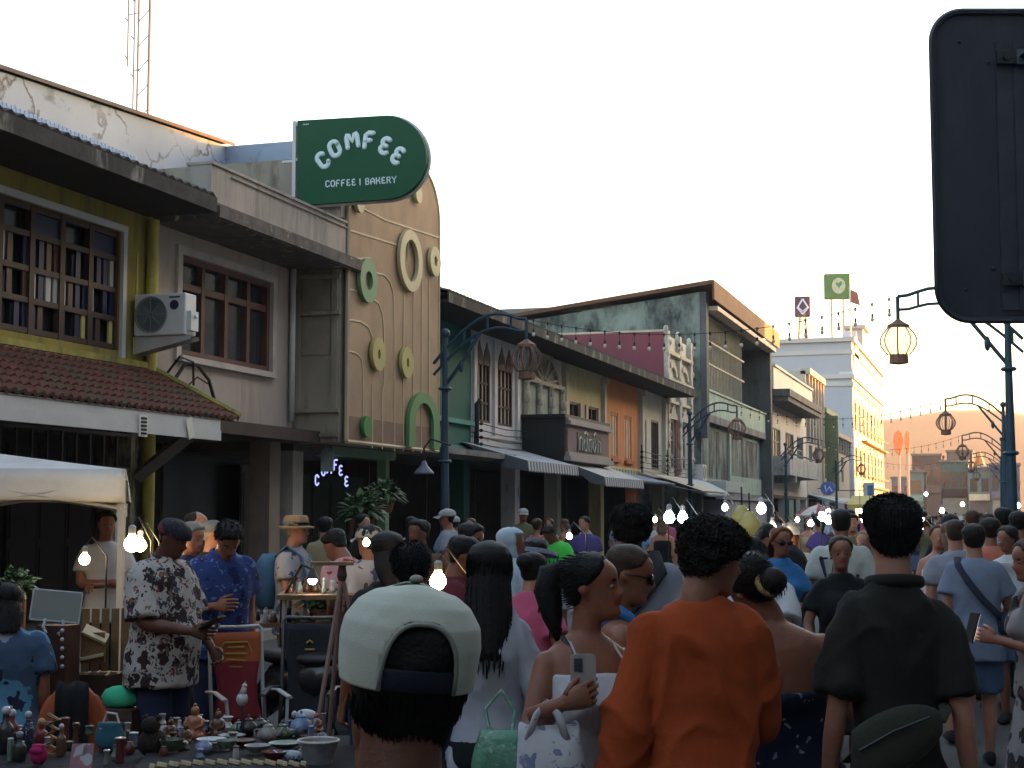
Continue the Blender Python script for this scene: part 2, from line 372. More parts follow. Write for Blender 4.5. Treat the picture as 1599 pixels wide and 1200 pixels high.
hb = MB().box(XF+1.285, XF+1.30, 16.05, 16.23, 2.62, 2.88)
for k in range(5): hb.box(XF+1.3, XF+1.31, 16.08, 16.20, 2.645+k*.045, 2.67+k*.045, 1)
obj('vent_plate', hb, [M('white_paint', (.6,.58,.55), .5, .1), dark], rt)
obj('tag_plate', MB().obox((XF+1.30, 17.25, 2.78), 0, .006, .07, .13, rx=.35), M('cream_paint', (.65,.6,.5), .5, .1), rt)
obj('brace', MB().tube([(XF+.05,18.1,2.2),(XF+1.1,17.9,2.85)], .1, 4), M('beige_brace', (.2,.17,.14), .8), rt)
long_roof(B, 10.5, 18.3, tile_d)
gr = MB()
for i in range(16): gr.box(XF-.03, XF-.0, 13+i*.31, 13.03+i*.31, 2.3, 2.75)
gr.box(XF-.03, XF, 13, 18, 2.28, 2.32).box(XF-.03, XF, 13, 18, 2.72, 2.76)
obj('vent_grille', gr, M('old_iron', (.06,.05,.05), .6), B)
shutters_below(B, 12, 18, XB+.06, 2.6, brownw, 7)
pp = MB().tube([(XF+.09, 18.3, .2),(XF+.09, 18.3, 5.7)], .085, 10).tube([(XF+.06,17.95,3.9),(XF+.06,17.95,5.2)], .02, 6)
obj('drain_pipe', pp, M('yellow_pipe', (.42,.35,.06), .5, .2, 3, stain=(.2,.16,.05)), B, smooth=True, auto=40)
# --- cream shophouse
crm = M('pinkish_cream_plaster', (.40,.325,.28), .85, .14, 1, .15, 30, stain=(.25,.20,.17), sscale=(2.2,2.2,.3), slo=.5, shi=.75)
B = thing('shophouse', 'pinkish cream shophouse with a brown window under a long concrete parapet', 'building', (XF, 20.5, 0), group=G1)
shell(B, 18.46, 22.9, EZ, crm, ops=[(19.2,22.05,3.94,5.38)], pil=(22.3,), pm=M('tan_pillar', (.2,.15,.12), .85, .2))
window(B, XF, 19.2, 22.05, 3.94, 5.38, 4, (.70,), M('red_brown_frame', (.11,.045,.035), .55, .2, 5), glass, .09, .1, .16, M('cream_trim', (.46,.40,.36), .8))
tm = MB().box(XF, XF+.05, 19.06, 19.19, 3.86, 5.5).box(XF, XF+.05, 22.06, 22.19, 3.86, 5.5).box(XF, XF+.05, 19.19, 22.06, 5.385, 5.5)
obj('window_trim', tm, M('cream_trim', (.46,.40,.36), .8), B)
obj('parapet', MB().box(-10.45, -10.12, 18.45, 23.0, 5.93, 6.46).box(-10.5, -10.09, 18.44, 23.0, 6.46, 6.5).box(-10.11, -10.09, 19.0, 23.0, 6.38, 6.40), M('parapet_render', (.36,.31,.27), .9, .15, 1.2, .2, 25, stain=(.2,.17,.15), sscale=(2.5,2.5,.3), slo=.5, shi=.75), B)
obj('eave_slab', MB().box(XF, -10.02, 18.45, 23.35, 5.70, 5.92).box(-10.02,-9.98, 18.45, 23.35, 5.72, 5.88), M('mouldy_concrete', (.12,.10,.09), .95, .4, 5, .4, 18, stain=(.42,.37,.25), sscale=(3,3,3), slo=.6, shi=.66), B)
obj('downpipe', MB().tube([(XF+.07,22.72,3.2),(XF+.07,22.72,5.7)], .05, 8), white_w, B, smooth=True)
r_ = tiled(B, 'roof', -16, 8.1, -10.6, 6.0, 18.4, 22.95, tile_d)
obj('ground_beam', MB().box(XF-.01, XF+.5, 18.46, 22.9, 2.85, 3.04), M('dark_brown_beam', (.05,.03,.025), .8), B)
shutters_below(B, 18.6, 22.2, XB+.06, 2.7, M('black_brown_door', (.03,.02,.018), .7), 5)
wr = MB()
wr.tube([(XF+.3,18.6,3.55),(XF+.35,18.75,3.75),(XF+.35,19.1,3.78),(XF+.32,19.5,3.6),(XF+.3,19.85,3.1)], .025, 6)
wr.tube([(XF+.15,18.6,3.6),(XF+.35,18.62,3.85),(XF+.4,18.9,3.8),(XF+.3,19.1,3.5)], .018, 6)
wr.tube([(XF+.3,18.8,3.4),(XF+.3,19.2,3.62),(XF+.3,19.5,3.55)], .012, 5)
for k in range(5): wr.ball((XF+.25,18.62+.11*k,3.52-.05*k), .07, .06, .06, 8, 5)
tag(obj('power_cable', wr, M('black_rubber', (.012,.012,.012), .6)), 'looping black cables and junctions on the corner of the tile canopy', 'cable')
# --- rear firewall and antenna mast
fwm = M('cracked_grey_render', (.20,.245,.33), .9, .14, .5, .15, 10, stain=(.055,.05,.055), sscale=(.35,.35,.5), slo=.58, shi=.7, crack=.55)
B = thing('party_wall', 'tall grey firewall streaked with black cracks behind the left roofs', 'wall', (-17.4, 24, 0))
wl = MB(); wl.add([(-17.2,9,0),(-17.2,32.4,0),(-17.2,32.4,10.4),(-17.2,9,8.75),(-17.6,9,0),(-17.6,32.4,0),(-17.6,32.4,10.4),(-17.6,9,8.75)], [(0,1,2,3),(5,4,7,6),(3,2,6,7),(4,0,3,7),(1,5,6,2)])
wl.box(-17.21, -13.2, 32.0, 32.4, 5.5, 10.35)
obj('wall', wl, fwm, B)
obj('coping', MB().add([(-17.1,9,8.76),(-17.1,32.3,10.41),(-17.1,32.3,10.49),(-17.1,9,8.84),(-17.7,9,8.76),(-17.7,32.3,10.41),(-17.7,32.3,10.49),(-17.7,9,8.84)], [(0,1,2,3),(3,2,6,7),(5,4,7,6),(4,0,3,7)]), M('black_coping', (.07,.06,.06), .9), B)
B = thing('sheet_roof', 'strip of pale blue metal sheet lying over the yellow shophouse roof', 'roof sheet', (-11.3, 16, 6.5))
sh = MB()
for k in range(60): sh.box(-11.62,-11.2,13.0+k*.089,13.0+k*.089+.07,6.50,6.60).box(-11.62,-11.205,13.07+k*.089,13.0+k*.089+.09,6.50,6.585)
obj('sheet', sh, M('blue_sheet_roof', (.30,.42,.6), .5, .12, 2), B); obj('batten', MB().box(-11.6,-11.3,13,18.3,6.36,6.498), brownw, B)
mp_ = gnd(211, 62); B = thing('antenna_mast', 'thin steel lattice antenna mast rising behind the left roofs', 'mast', tuple(mp_))
a_ = MB()
for dx, dy in ((-.22,-.15),(.3,-.15),(.02,.3)): a_.tube([(mp_.x+dx,mp_.y+dy,0),(mp_.x+dx,mp_.y+dy,26)], .045 if dx < .2 else .06, 6)
for i in range(24):
    z = 1+i*1.05; a_.tube([(mp_.x-.22,mp_.y-.15,z),(mp_.x+.3,mp_.y-.15,z+.5)], .022, 4).tube([(mp_.x+.3,mp_.y-.15,z),(mp_.x+.02,mp_.y+.3,z+.5)], .012, 4)
obj('lattice', a_, M('mast_steel', (.10,.09,.085), .6), B)
for (dx, z0, z1) in ((-.5,17.8,26),(-.8,20.2,26)):
    an = MB().tube([(mp_.x+dx,mp_.y,z0),(mp_.x+dx,mp_.y,z1)], .035, 6)
    for k in range(5): an.tube([(mp_.x+dx-.16,mp_.y,z0+.5+1.6*k),(mp_.x+dx-.02,mp_.y,z0+.35+1.6*k)], .025, 4)
    an.tube([(mp_.x+dx,mp_.y,z0+2.2),(mp_.x-.2,mp_.y,z0+2.25)], .02, 4)
    obj('aerial', an, M('mast_steel', (.45,.4,.37), .5), B)
# --- air conditioner
B = thing('air_conditioner', 'white outdoor air conditioner unit on a bracket beside the brown lattice window', 'air conditioner', (-10.6, 18.0, 4.0))
acw = M('ac_white', (.55,.55,.54), .45, .08, 2, .03)
bx = MB().box(-11.0+.06, -10.17, 17.9, 18.2, 4.06, 4.62); o = obj('casing', bx, acw, B); md = o.modifiers.new('b','BEVEL'); md.width = .02; md.segments = 2
fz = lambda u, v, d: (-10.68+u, 17.9-d, 4.34+v)
fg = MB(); fg.annulus((0,0), .245,.245,.225,.225, fz, -.01,.02)
for k in range(9): fg.annulus((0,0), .022*k+.03,.022*k+.03,.022*k+.022,.022*k+.022, fz, 0,.012, n=28)
for k in range(8): a = k*math.pi/4; fg.tube([fz(.02*math.cos(a),.02*math.sin(a),.015), fz(.23*math.cos(a),.23*math.sin(a),.015)], .006, 4)
obj('fan_guard', fg, M('ac_grille', (.2,.21,.22), .5), B)
obj('fan', MB().annulus((0,0), .22,.22,.001,.001, fz, -.005,.004), M('ac_dark', (.05,.055,.06), .6), B)
lb = MB().annulus((.345,.12), .065,.065,.001,.001, fz, -.003,.006, n=20).box(-10.41,-10.25,17.893,17.9,4.555,4.575)
obj('badge', lb, M('ac_label', (.02,.02,.05), .5), B)
obj('pipe_cover', MB().box(-10.17,-10.11,17.95,18.15,4.12,4.38).tube([(-10.12,18.05,4.3),(-10.08,18.05,4.32)], .025, 6), acw, B)
brk = MB()
for y in (17.94, 18.16): brk.add([(-10.97,y,4.05),(-10.12,y,4.05),(-10.12,y,4.0),(-10.97,y,3.82),(-10.97,y+.03,4.05),(-10.12,y+.03,4.05),(-10.12,y+.03,4.0),(-10.97,y+.03,3.82)], [(0,1,2,3),(7,6,5,4),(3,2,6,7),(0,4,5,1)])
obj('bracket', brk, M('ac_bracket', (.4,.38,.36), .6), B)
# ------------------------------------------------------------------ stroke lettering
def arc(cx, cy, rx, ry, a0, a1, n=7): return [(cx+rx*math.cos(R(a0+(a1-a0)*i/n)), cy+ry*math.sin(R(a0+(a1-a0)*i/n))) for i in range(n+1)]
GL = {'C': [arc(.4,.72,.3,.28,20,180)+arc(.4,.28,.3,.28,180,340)], 'O': [arc(.4,.7,.32,.3,0,180)+arc(.4,.3,.32,.3,180,360)+[(.72,.7)]],
 'M': [[(.02,0),(.02,.8),(.1,1),(.2,.95),(.42,.45),(.64,.95),(.74,1),(.82,.8),(.82,0)]], 'F': [[(.66,1),(.3,1),(.1,.85),(.1,0)],[(.1,.5),(.5,.5)]],
 'E': [arc(.42,.74,.3,.26,50,250)+[(.5,.5)], [(.32,.5)]+arc(.42,.25,.32,.25,110,320)], 'B': [[(.1,0),(.1,1),(.5,1),(.65,.78),(.5,.52),(.1,.52)],[(.5,.52),(.7,.28),(.5,0),(.1,0)]],
 'A': [[(.05,0),(.05,.7),(.38,1),(.7,.7),(.7,0)],[(.05,.4),(.7,.4)]], 'K': [[(.1,0),(.1,1)],[(.65,1),(.62,.7),(.4,.52),(.1,.52)],[(.4,.52),(.66,.3),(.7,0)]],
 'R': [[(.1,0),(.1,1),(.5,1),(.66,.75),(.5,.5),(.1,.5)],[(.42,.5),(.7,0)]], 'Y': [[(.05,1),(.4,.5),(.75,1)],[(.4,.5),(.4,0)]], '|': [[(.3,0),(.3,1)]],
 'V': [[(.05,1),(.4,0),(.75,1)]], 'I': [[(.3,0),(.3,1)]], 'T': [[(.02,1),(.78,1)],[(.4,0),(.4,1)]]}
def letter(mb, ch, fn, cx, cy, h, r, rot=0, wd=.8, m=0, flat=.6, nrm=None, ends=True):
    ca, sa = math.cos(R(rot)), math.sin(R(rot))
    for st in GL[ch]:
        pts = []
        for u, v in st:
            x, y = (u-.4)*h*wd/.8, (v-.5)*h; pts.append(Vector(fn(cx+x*ca-y*sa, cy+x*sa+y*ca, 0)))
        mb.tube(pts, r, 6, m, flat, up=nrm)
        if ends:
            for p in (pts[0], pts[-1]): mb.ball(p, r*.98, r*.98, r*.98, 6, 4, m)
# --- cafe building
B = thing('cafe_building', 'narrow cafe building fronted by a tall tan mesh screen with rings', 'building', (XF, 25, 0), group=G1)
gpl = M('old_grey_plaster', (.28,.24,.19), .9, .15, 1.2, .2, 25, stain=(.13,.10,.075), slo=.5, shi=.66)
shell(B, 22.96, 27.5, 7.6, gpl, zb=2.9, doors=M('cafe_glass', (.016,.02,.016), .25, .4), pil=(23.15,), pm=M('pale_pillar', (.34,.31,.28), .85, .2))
sw = MB().box(-11.0, -10.2, 22.95, 23.3, 2.86, 6.55)
for z in (2.95, 3.35, 4.95, 5.55, 6.1, 6.52): sw.box(-11.02, -10.17, 22.87, 22.95, z, z+.06)
for x in (-10.98, -10.32): sw.box(x, x+.1, 22.9, 22.95, 3.4, 6.1)
sw.box(-11.01, -10.15, 22.86, 23.3, 6.55, 6.75)
obj('side_wall', sw, gpl, B)
obj('side_panel', MB().box(-10.86,-10.36,22.93,22.948,4.3,4.93).box(-10.86,-10.36,22.93,22.948,5.03,5.5).box(-10.86,-10.36,22.93,22.948,5.65,6.05), M('darker_panel', (.24,.20,.155), .9, .2, 3), B)  # panels slightly darker than the side wall plaster
obj('back_top', MB().box(-10.98,-10.5,23,27.45,2.9,7.9), gpl, B)
PX = -10.12
def pfn(u, v, d): return (PX+d, u, v)
def pp_(px, py): q = atX(px, py, PX); return (q.y, q.z)
py0, py1, pz0, pz1 = 23.05, pp_(683, 500)[0], 2.88, pp_(660, 264)[1]
rr_ = .95
poly = [(py0,pz0),(py1,pz0)] + [(py1-rr_+rr_*math.cos(a*math.pi/20), pz1-rr_+rr_*math.sin(a*math.pi/20)) for a in range(11)] + [(py0,pz1)]
mesh_t = M('tan_mesh_screen', (.37,.245,.145), .75, .12, 1.3, .35, 160, stain=(.27,.18,.11), sscale=(.6,.9,.45), slo=.45, shi=.66)
scr = obj('screen', MB().prism(poly, pfn, -.03, .03), mesh_t, B)
lt = M('pale_screen_frame', (.44,.335,.22), .6, .1)
ed = MB()
pl = poly + [poly[0]]
for a, b in zip(pl, pl[1:]): ed.tube([pfn(*a, .02), pfn(*b, .02)], .036, 6)
obj('screen_edge', ed, lt, scr)
ln = MB()
def pline(pts, r=.021): ln.tube([pfn(*pp_(*p), .035) for p in pts], r, 6, 0, .5, up=(1,0,0))
pline([(541,406),(575,404)]); pline([(583,427),(597,430),(606,440),(611,458),(613,500),(613,705)])
pline([(541,452),(556,456)]); pline([(578,467),(588,474),(594,490),(597,520),(597,600),(594,612),(594,702)])
pline([(541,500),(560,503),(572,511),(579,528)]); pline([(541,549),(553,552),(561,560),(564,580),(564,650)])
pline([(578,600),(578,700)]); pline([(628,458),(627,545)]); pline([(643,440),(642,706)]); pline([(656,420),(655,708)])
pline([(627,592),(627,705)]); pline([(667,430),(667,620)]); pline([(541,360),(600,378),(618,384)]); pline([(552,320),(600,345),(683,372)], .02)
obj('screen_rib', ln, lt, scr)
obj('lower_band', MB().box(PX+.031, PX+.036, py0+.02, py1-.02, pz0+.02, pz0+.42), M('brown_band', (.21,.13,.085), .8, .2), scr)
def ring(px, py, w, h, iw, ih, mt, name='ring'):
    c = pp_(px, py); l = pp_(px-w/2, py)[0]; r2 = pp_(px+w/2, py)[0]; rv = abs(pp_(px, py-h/2)[1]-c[1]); ru = rv
    mb = MB().annulus(c, ru, rv, max(ru*iw, .003), max(rv*ih, .003), pfn, .06, .125)
    mb.tube([pfn(*c, .03), pfn(c[0], c[1]+rv*.8, .06)], .02, 4)
    obj(name, mb, mt, B)
rg = M('pale_green_disc', (.26,.29,.14), .6, .1); rg2 = M('mid_green_disc', (.12,.23,.11), .6, .1); rg3 = M('olive_disc', (.36,.31,.10), .6, .12); rgd = M('deep_green_disc', (.03,.16,.045), .6, .1)
ring(633, 408, 36, 96, .62, .68, M('cream_green_disc', (.48,.41,.24), .6, .12)); ring(566, 439, 27, 69, .42, .42, rg2); ring(671, 409, 15, 46, .3, .35, M('cream_green_disc', (.48,.41,.24)))
ring(582, 554, 19, 52, .2, .3, rg3); ring(627, 567, 17, 49, .2, .3, rg3); ring(564, 667, 15, 33, .002, .002, rgd, 'disc')
ring(645, 305, 13, 26, .002, .002, M('cream_green_disc', (.48,.41,.24)), 'disc'); ring(553, 318, 12, 30, .002, .002, M('cream_green_disc', (.48,.41,.24)), 'disc')
ac_ = pp_(654, 664); ru = pp_(677, 664)[0]-ac_[0]; rv = pp_(654, 614)[1]-ac_[1]; zb_ = pz0+.02
mb = MB().annulus(ac_, ru, rv, ru*.62, rv*.68, pfn, .05, .12, 0, math.pi, 24).box(PX+.05, PX+.12, ac_[0]-ru, ac_[0]-ru*.62, zb_, ac_[1]).box(PX+.05, PX+.12, ac_[0]+ru*.62, ac_[0]+ru, zb_, ac_[1])
obj('green_arch', mb, M('leaf_green', (.07,.2,.07), .6, .1), B)
shutters_below(B, 25.2, 27.2, XB+.3, 2.6, M('taupe_door', (.13,.10,.085), .7), 2)
obj('green_post', MB().box(-11.2,-11.02,27.0,27.18,.13,2.9).box(-11.25,-11.0,24.5,27.4,2.72,2.88), M('mint_paint', (.16,.27,.17), .7, .15), B)
nb = MB(); nf = lambda u, v, d: (-11.15+d, u, v)
for ch, px, py in (('C',495,750),('O',505,735),('M',514,731),('F',524,726),('E',532,735),('E',541,752)):
    q = atX(px, py, -11.15); letter(nb, ch, nf, q.y, q.z, .17, .017, 0, 1.0, nrm=(1,0,0))
B2 = thing('neon_sign', 'glowing blue-white neon arc of letters under the cafe screen', 'sign', tuple(atX(518, 740, -11.15)))
obj('letters', nb, emit('neon_white', (.42,.45,1), .16), B2)
q0 = atX(495, 712, -11.18); q1 = atX(545, 712, -11.18)
obj('rail', MB().tube([(-11.2,q0.y-.1,q0.z),(-11.2,q1.y+.1,q0.z)], .012, 5).tube([(-11.2,q0.y,q0.z),(-11.2,q0.y,2.9)], .008, 4).tube([(-11.2,q1.y,q0.z),(-11.2,q1.y,2.9)], .008, 4), M('black_steel', (.03,.03,.03), .5), B2)
q = atX(511, 718, -10.6)
B2 = thing('blade_sign', 'small pale grey-green hanging plaque with a rounded top in front of the neon letters', 'sign', tuple(q))
pl = [(-.11,-.2),(.11,-.2)] + [(.11*math.cos(a*math.pi/10), .09+.11*math.sin(a*math.pi/10)) for a in range(11)]
obj('plaque', MB().prism(pl, lambda u, v, d: (q.x+u, q.y+d, q.z+v), -.02, .02), M('plaque_grey', (.24,.30,.27), .5, .1), B2)
obj('hanger', MB().tube([(q.x,q.y,q.z+.2),(q.x,q.y,2.95)], .008, 5).tube([(q.x,q.y,2.93),(-11,q.y,2.93)], .012, 5), M('black_steel', (.03,.03,.03)), B2)
# --- green projecting sign
SY = 22.72
def sfn(px, py, d): q = atY(px, py, SY); return (q.x, SY-d, q.z)
c = atY(566, 250, SY)
B = thing('projecting_sign', 'large green cafe sign with a rounded end on a white post', 'sign', (c.x, SY, c.z))
out = [(467,190),(605,182)] + [(605+63*math.sin(R(a)), 247-65*math.cos(R(a))) for a in range(10, 180, 10)] + [(605,312.5),(467,322)]
obj('board', MB().prism(out[::-1], sfn, -.06, .06), M('sign_green', (.001,.055,.020), .5, .08, 2, .02, spec=.2), B)
sc_ = atY(604, 182, SY); 
rim = MB(); ol = out + [out[0]]
for a, b in zip(ol, ol[1:]): rim.tube([sfn(*a, -.07), sfn(*b, -.07)], .035, 6)
obj('rim', rim, M('sign_rim', (.5,.46,.44), .5), B)
def sf2(u, v, d): return (c.x+u, SY-.065-d, c.z+v)
lb = MB()
for ch, px, py, rot in (('C',506.5,252,38),('O',525,234,25),('M',552,221.5,9),('F',579,221,-7),('E',604,229.5,-20),('E',624,245,-34)):
    q = atY(px, py, SY); lq = MB(); letter(lq, ch, sf2, q.x-c.x, q.z-c.z, .245 if ch != 'M' else .22, .040, rot, .78 if ch != 'M' else .86, flat=.4, nrm=(0,-1,0)); obj('letter', lq, M('sign_letter', (.52,.60,.62), .5, .05), B)
t0 = atY(510, 289, SY); t1 = atY(622, 282, SY); txt = 'COFFEE | BAKERY'; n = len(txt)
wt = [.45 if ch == ' ' else .7 if ch == '|' else 1 for ch in txt]; ac = 0
for ch, wv in zip(txt, wt):
    f = (ac+wv/2)/sum(wt); ac += wv
    if ch != ' ': p = t0.lerp(t1, f); letter(lb, ch, sf2, p.x-c.x, p.z-c.z, .098, .0105, 3, .80, flat=.4, nrm=(0,-1,0))
q = atY(480, 196, SY)
for k in range(5): lb.ball(sf2(q.x-c.x-.04+.022*k, q.z-c.z, 0), .009, .005, .012, 6, 4)
obj('lettering', lb, M('sign_letter', (.52,.60,.62), .5, .05), B)
post = MB(); q = atY(462, 300, SY); zt = atY(460, 190, SY).z; zb_ = atY(459, 371, SY).z
post.box(q.x-.06, q.x-.0, SY-.03, SY+.05, zb_, zt)
for py in (196, 250, 315): zz = atY(462, py, SY).z; post.box(q.x, q.x+.1, SY-.02, SY+.02, zz-.02, zz+.02)
for py in (252, 318): zz = atY(462, py, SY).z; post.box(q.x-.25, q.x-.06, SY-.02, SY+.02, zz-.02, zz+.02)
obj('post', post, M('sign_post_white', (.48,.47,.47), .5, .1), B)
post = MB().box(q.x-.05, q.x+.0, 22.7, 22.78, 5.5, zb_+.01); obj('post_foot', post, M('sign_post_white', (.48,.47,.47)), B)

# --- teal shophouse
teal = M('teal_plaster', (.006,.09,.07), .75, .2, 1.5, .1, 20)
B = thing('shophouse', 'teal green shophouse squeezed between the tan screen and the white arched windows', 'building', (XF, 29.7, 0), group=G1)
shell(B, 27.52, 31.85, EZ, teal, ops=[(27.7,29.6,3.95,5.05)], pil=(31.6,), pm=M('dark_teal', (.01,.07,.055), .7))
window(B, XF, 27.7, 29.6, 3.95, 5.05, 3, (), M('ochre_frame', (.45,.28,.06), .6, .2), glass, .1)
obj('moulding', MB().box(XF, XF+.1, 27.55, 31.85, 3.62, 3.72).box(XF, XF+.08, 27.6, 31.8, 3.05, 3.15), M('teal_light', (.05,.22,.18), .7), B)
obj('canopy_slab', MB().box(XF, XF+1.0, 27.6, 32.0, 2.86, 2.98), concr, B)
obj('downpipe', MB().tube([(XF+.1,31.95,2.9),(XF+.1,31.95,4.1),(XF+.2,31.95,4.2)], .06, 8), M('black_pipe', (.02,.025,.03), .5), B, smooth=True)
long_roof(B, 27.5, 31.85, tile_d)
shutters_below(B, 27.8, 31.4, XB+.05, 2.5, M('dark_green_door', (.04,.06,.04), .7), 4)
# --- white arched-window shophouse
lav = M('lavender_white_plaster', (.54,.51,.51), .85, .12, 1.5, .15, 25, stain=(.2,.18,.18), slo=.58)
B = thing('shophouse', 'white shophouse with two brown Moorish arched windows', 'building', (XF, 33.7, 0), group=G1)
shell(B, 31.87, 35.5, EZ, lav, pil=(35.3,), ops=[(32.15,33.2,3.75,5.05),(33.75,34.9,3.75,5.1)])
for a, b in ((32.15,33.2),(33.75,34.9)):
    wo = window(B, XF, a, b, 3.75, 5.1, 4, (.33,.66,.98), brownw, M('cream_pane', (.52,.45,.38), .6, .1), .06, .05)
    ar = MB(); h = (b-a)/4
    for cy in (a+h, a+3*h):
        pts = [(XF-.05, cy+s*h*.92*math.cos(t), 5.05+.42*math.sin(t)+(.12 if abs(t-math.pi/2) < .2 else 0)) for s in (1,) for t in [i*math.pi/10 for i in range(11)]]
        ar.prism([(p[1],p[2]) for p in pts], lambda u, v, d: (XF+d, u, v), -.02, .02)
        ar.tube(pts, .04, 5)
    obj('arch', ar, M('brown_fretwork', (.12,.075,.06), .7, .4, 8), wo)
md_ = MB()
for z in (3.05, 3.25, 3.42): md_.box(XF, XF+.05, 31.9, 35.5, z, z+.05)
for y in (32.0, 33.45, 35.2): md_.box(XF, XF+.07, y-.1, y+.1, 3.5, 5.7)
obj('moulding', md_, lav, B)
long_roof(B, 31.85, 35.5, tile_d)
aw_g = M('grey_blue_canvas', (.32,.35,.39), .8, .1, 3, stain=(.16,.18,.2)); stripe = M('striped_canvas', (.3,.3,.3), .8, .1, pattern=bands(1, [(.42,.41,.41),(.10,.11,.13)], 4.5))
awning(B, 31.2, 35.3, XF+.02, 3.25, -9.5, 2.83, aw_g, vm=stripe)
ins = MB()
for k in range(5):
    z = 3.08+.15*k; ins.ball((XF+.2, 31.98, z), .05, .05, .04, 8, 5); ins.tube([(XF+.2,32.1,z),(XF+.28,33.5,z-.06),(XF+.2,35.4,z)], .012, 4)
tag(obj('power_line', ins, M('black_rubber', (.012,.012,.012))), 'rack of black insulators and sagging wires across the white arched-window facade', 'power line')
# --- mint ornate shophouse
B = thing('shophouse', 'white and mint shophouse with carved pilasters under a fan arch', 'building', (XF, 37.3, 0), group=G1)
wht = M('cream_white_plaster', (.50,.47,.41), .85, .12, 1.5, .15, 25, stain=(.25,.22,.19), slo=.6); mint = M('mint_render', (.30,.33,.27), .85, .2, 3)
shell(B, 35.52, 39.2, EZ, wht, pil=(39.0,))
pn = MB(); ln = MB()
for k in range(3):
    a = 35.95+k*1.08; pn.box(XF+.003, XF+.03, a, a+.8, 3.4, 4.95)
for k in range(4):
    y = 35.78+k*1.09; ln.tube([(XF+.06,y,3.2),(XF+.06,y,4.9)], .1, 8); ln.ball((XF+.08,y,4.55), .12, .15, .2, 8, 6); ln.ball((XF+.08,y,4.95), .1, .17, .1, 8, 6); ln.ball((XF+.07,y,3.9), .1, .13, .12, 8, 6)
ln.annulus((37.35,4.98), 1.45,.85, 1.22,.68, lambda u, v, d: (XF+d,u,v), 0, .12, 0, math.pi, 24)
for k in range(7): a = math.pi*(k+.5)/7; ln.tube([(XF+.06,37.35+.2*math.cos(a),5+.1*math.sin(a)),(XF+.06,37.35+1.25*math.cos(a),5+.72*math.sin(a))], .05, 5)
ln.box(XF, XF+.14, 35.6, 39.15, 4.95, 5.05)
obj('mint_panel', pn, mint, B); obj('carving', ln, M('carved_stucco', (.44,.40,.33), .85, .25, 8, .4, 30, stain=(.22,.19,.16), sscale=(3,3,1)), B, smooth=True, auto=40)
long_roof(B, 35.5, 39.2, tile_d)
# black shop sign box
B = thing('shop_sign', 'black boxed shop sign with a brown front and raised script over the striped awning', 'sign', (-10.4, 37.6, 3.5))
obj('box', MB().box(-10.98, -9.92, 35.6, 39.9, 2.95, 4.02).box(-10.98,-9.86,35.5,39.97,4.02,4.10), M('sign_black', (.02,.02,.022), .5, .2), B)
obj('cornice', MB().box(-9.92,-9.78,35.7,39.9,3.86,3.95).box(-9.92,-9.82,35.65,39.95,3.95,4.018).box(-9.92,-9.76,35.6,39.95,2.98,3.10).box(-9.92,-9.82,35.7,39.9,3.10,3.2), M('grey_pink_trim', (.30,.25,.23), .7, .15), B)
obj('front_panel', MB().box(-9.92,-9.87,35.75,39.85,3.2,3.86), M('mauve_brown_panel', (.16,.11,.105), .7, .15), B)
tx = MB(); tf = lambda u, v, d: (-9.85+d, u, v)
for k, st in enumerate(([(0,.0),(0,.28),(.12,.36),(.24,.3),(.24,0)],[(.45,.3),(.35,.15),(.45,0),(.62,.02),(.62,.34)],[(.8,.0),(.8,.3),(1.0,.34),(1.0,0)],[(1.2,.3),(1.12,.12),(1.3,.0),(1.4,.2),(1.3,.34)],[(1.6,0),(1.6,.34),(1.8,.3),(1.82,0)],[(.4,.44),(.55,.52),(.7,.44)],[(1.2,.45),(1.4,.55),(1.5,.45)])):
    tx = MB(); tx.tube([tf(36.75+1.15*u, 3.28+.9*v, 0) for u, v in st], .035, 6, 0, .6, up=(1,0,0)); obj('letter', tx, M('sign_script', (.34,.33,.30), .5), B)
obj('letter_backing', MB().box(-9.868,-9.855,36.6,39.0,3.24,3.72), M('sign_black', (.02,.02,.022)), B)
# --- yellow, orange, white shophouses
B = thing('shophouse', 'pale yellow shophouse with pinkish louvred shutters behind the black sign', 'building', (XF, 41.5, 0), group=G1)
py_ = M('pale_yellow_plaster', (.46,.40,.21), .85, .12, 1.5, stain=(.33,.28,.16)); pks = M('pink_shutter', (.42,.30,.26), .7, .15)
shell(B, 39.22, 43.8, EZ, py_, ops=[(39.9,41.0,3.4,4.75),(41.9,43.0,3.4,4.75)], pil=(43.6,))
for a, b in ((39.9,41.0),(41.9,43.0)):
    wo = window(B, XF, a, b, 3.4, 4.75, 2, (.7,), brownw, glass)
    for s in (a-.27, b+.02): obj('shutter', MB().box(XF+.01,XF+.05,s,s+.25,3.4,4.75), pks, wo)
for ya, yb in ((39.3,39.55),(43.5,43.75)): obj('pilaster', MB().box(XF,XF+.12,ya,yb,3.1,5.5).box(XF,XF+.2,ya-.04,yb+.04,5.5,5.65), M('cream_pilaster', (.45,.41,.30), .85, .15), B)
long_roof(B, 39.2, 43.8, tile_d)
awning(B, 36.3, 40.6, XF+.9, 2.98, -9.1, 2.6, M('grey_canvas', (.42,.40,.38), .8, .15, 3), vm=stripe)
B = thing('shophouse', 'orange shophouse with two tall narrow shuttered windows', 'building', (XF, 46, 0), group=G1)
org = M('orange_plaster', (.55,.215,.085), .85, .12, 1.2, stain=(.42,.16,.07)); wso = M('orange_frame', (.36,.12,.045), .7)
shell(B, 43.82, 48.4, EZ, org, ops=[(44.6,45.6,3.35,4.75),(46.4,47.4,3.35,4.75)], pil=(48.2,))
for a, b in ((44.6,45.6),(46.4,47.4)): window(B, XF, a, b, 3.35, 4.75, 3, (), wso, M('cream_shutter', (.55,.42,.3), .7, .15), .1, .1, .08, wso)
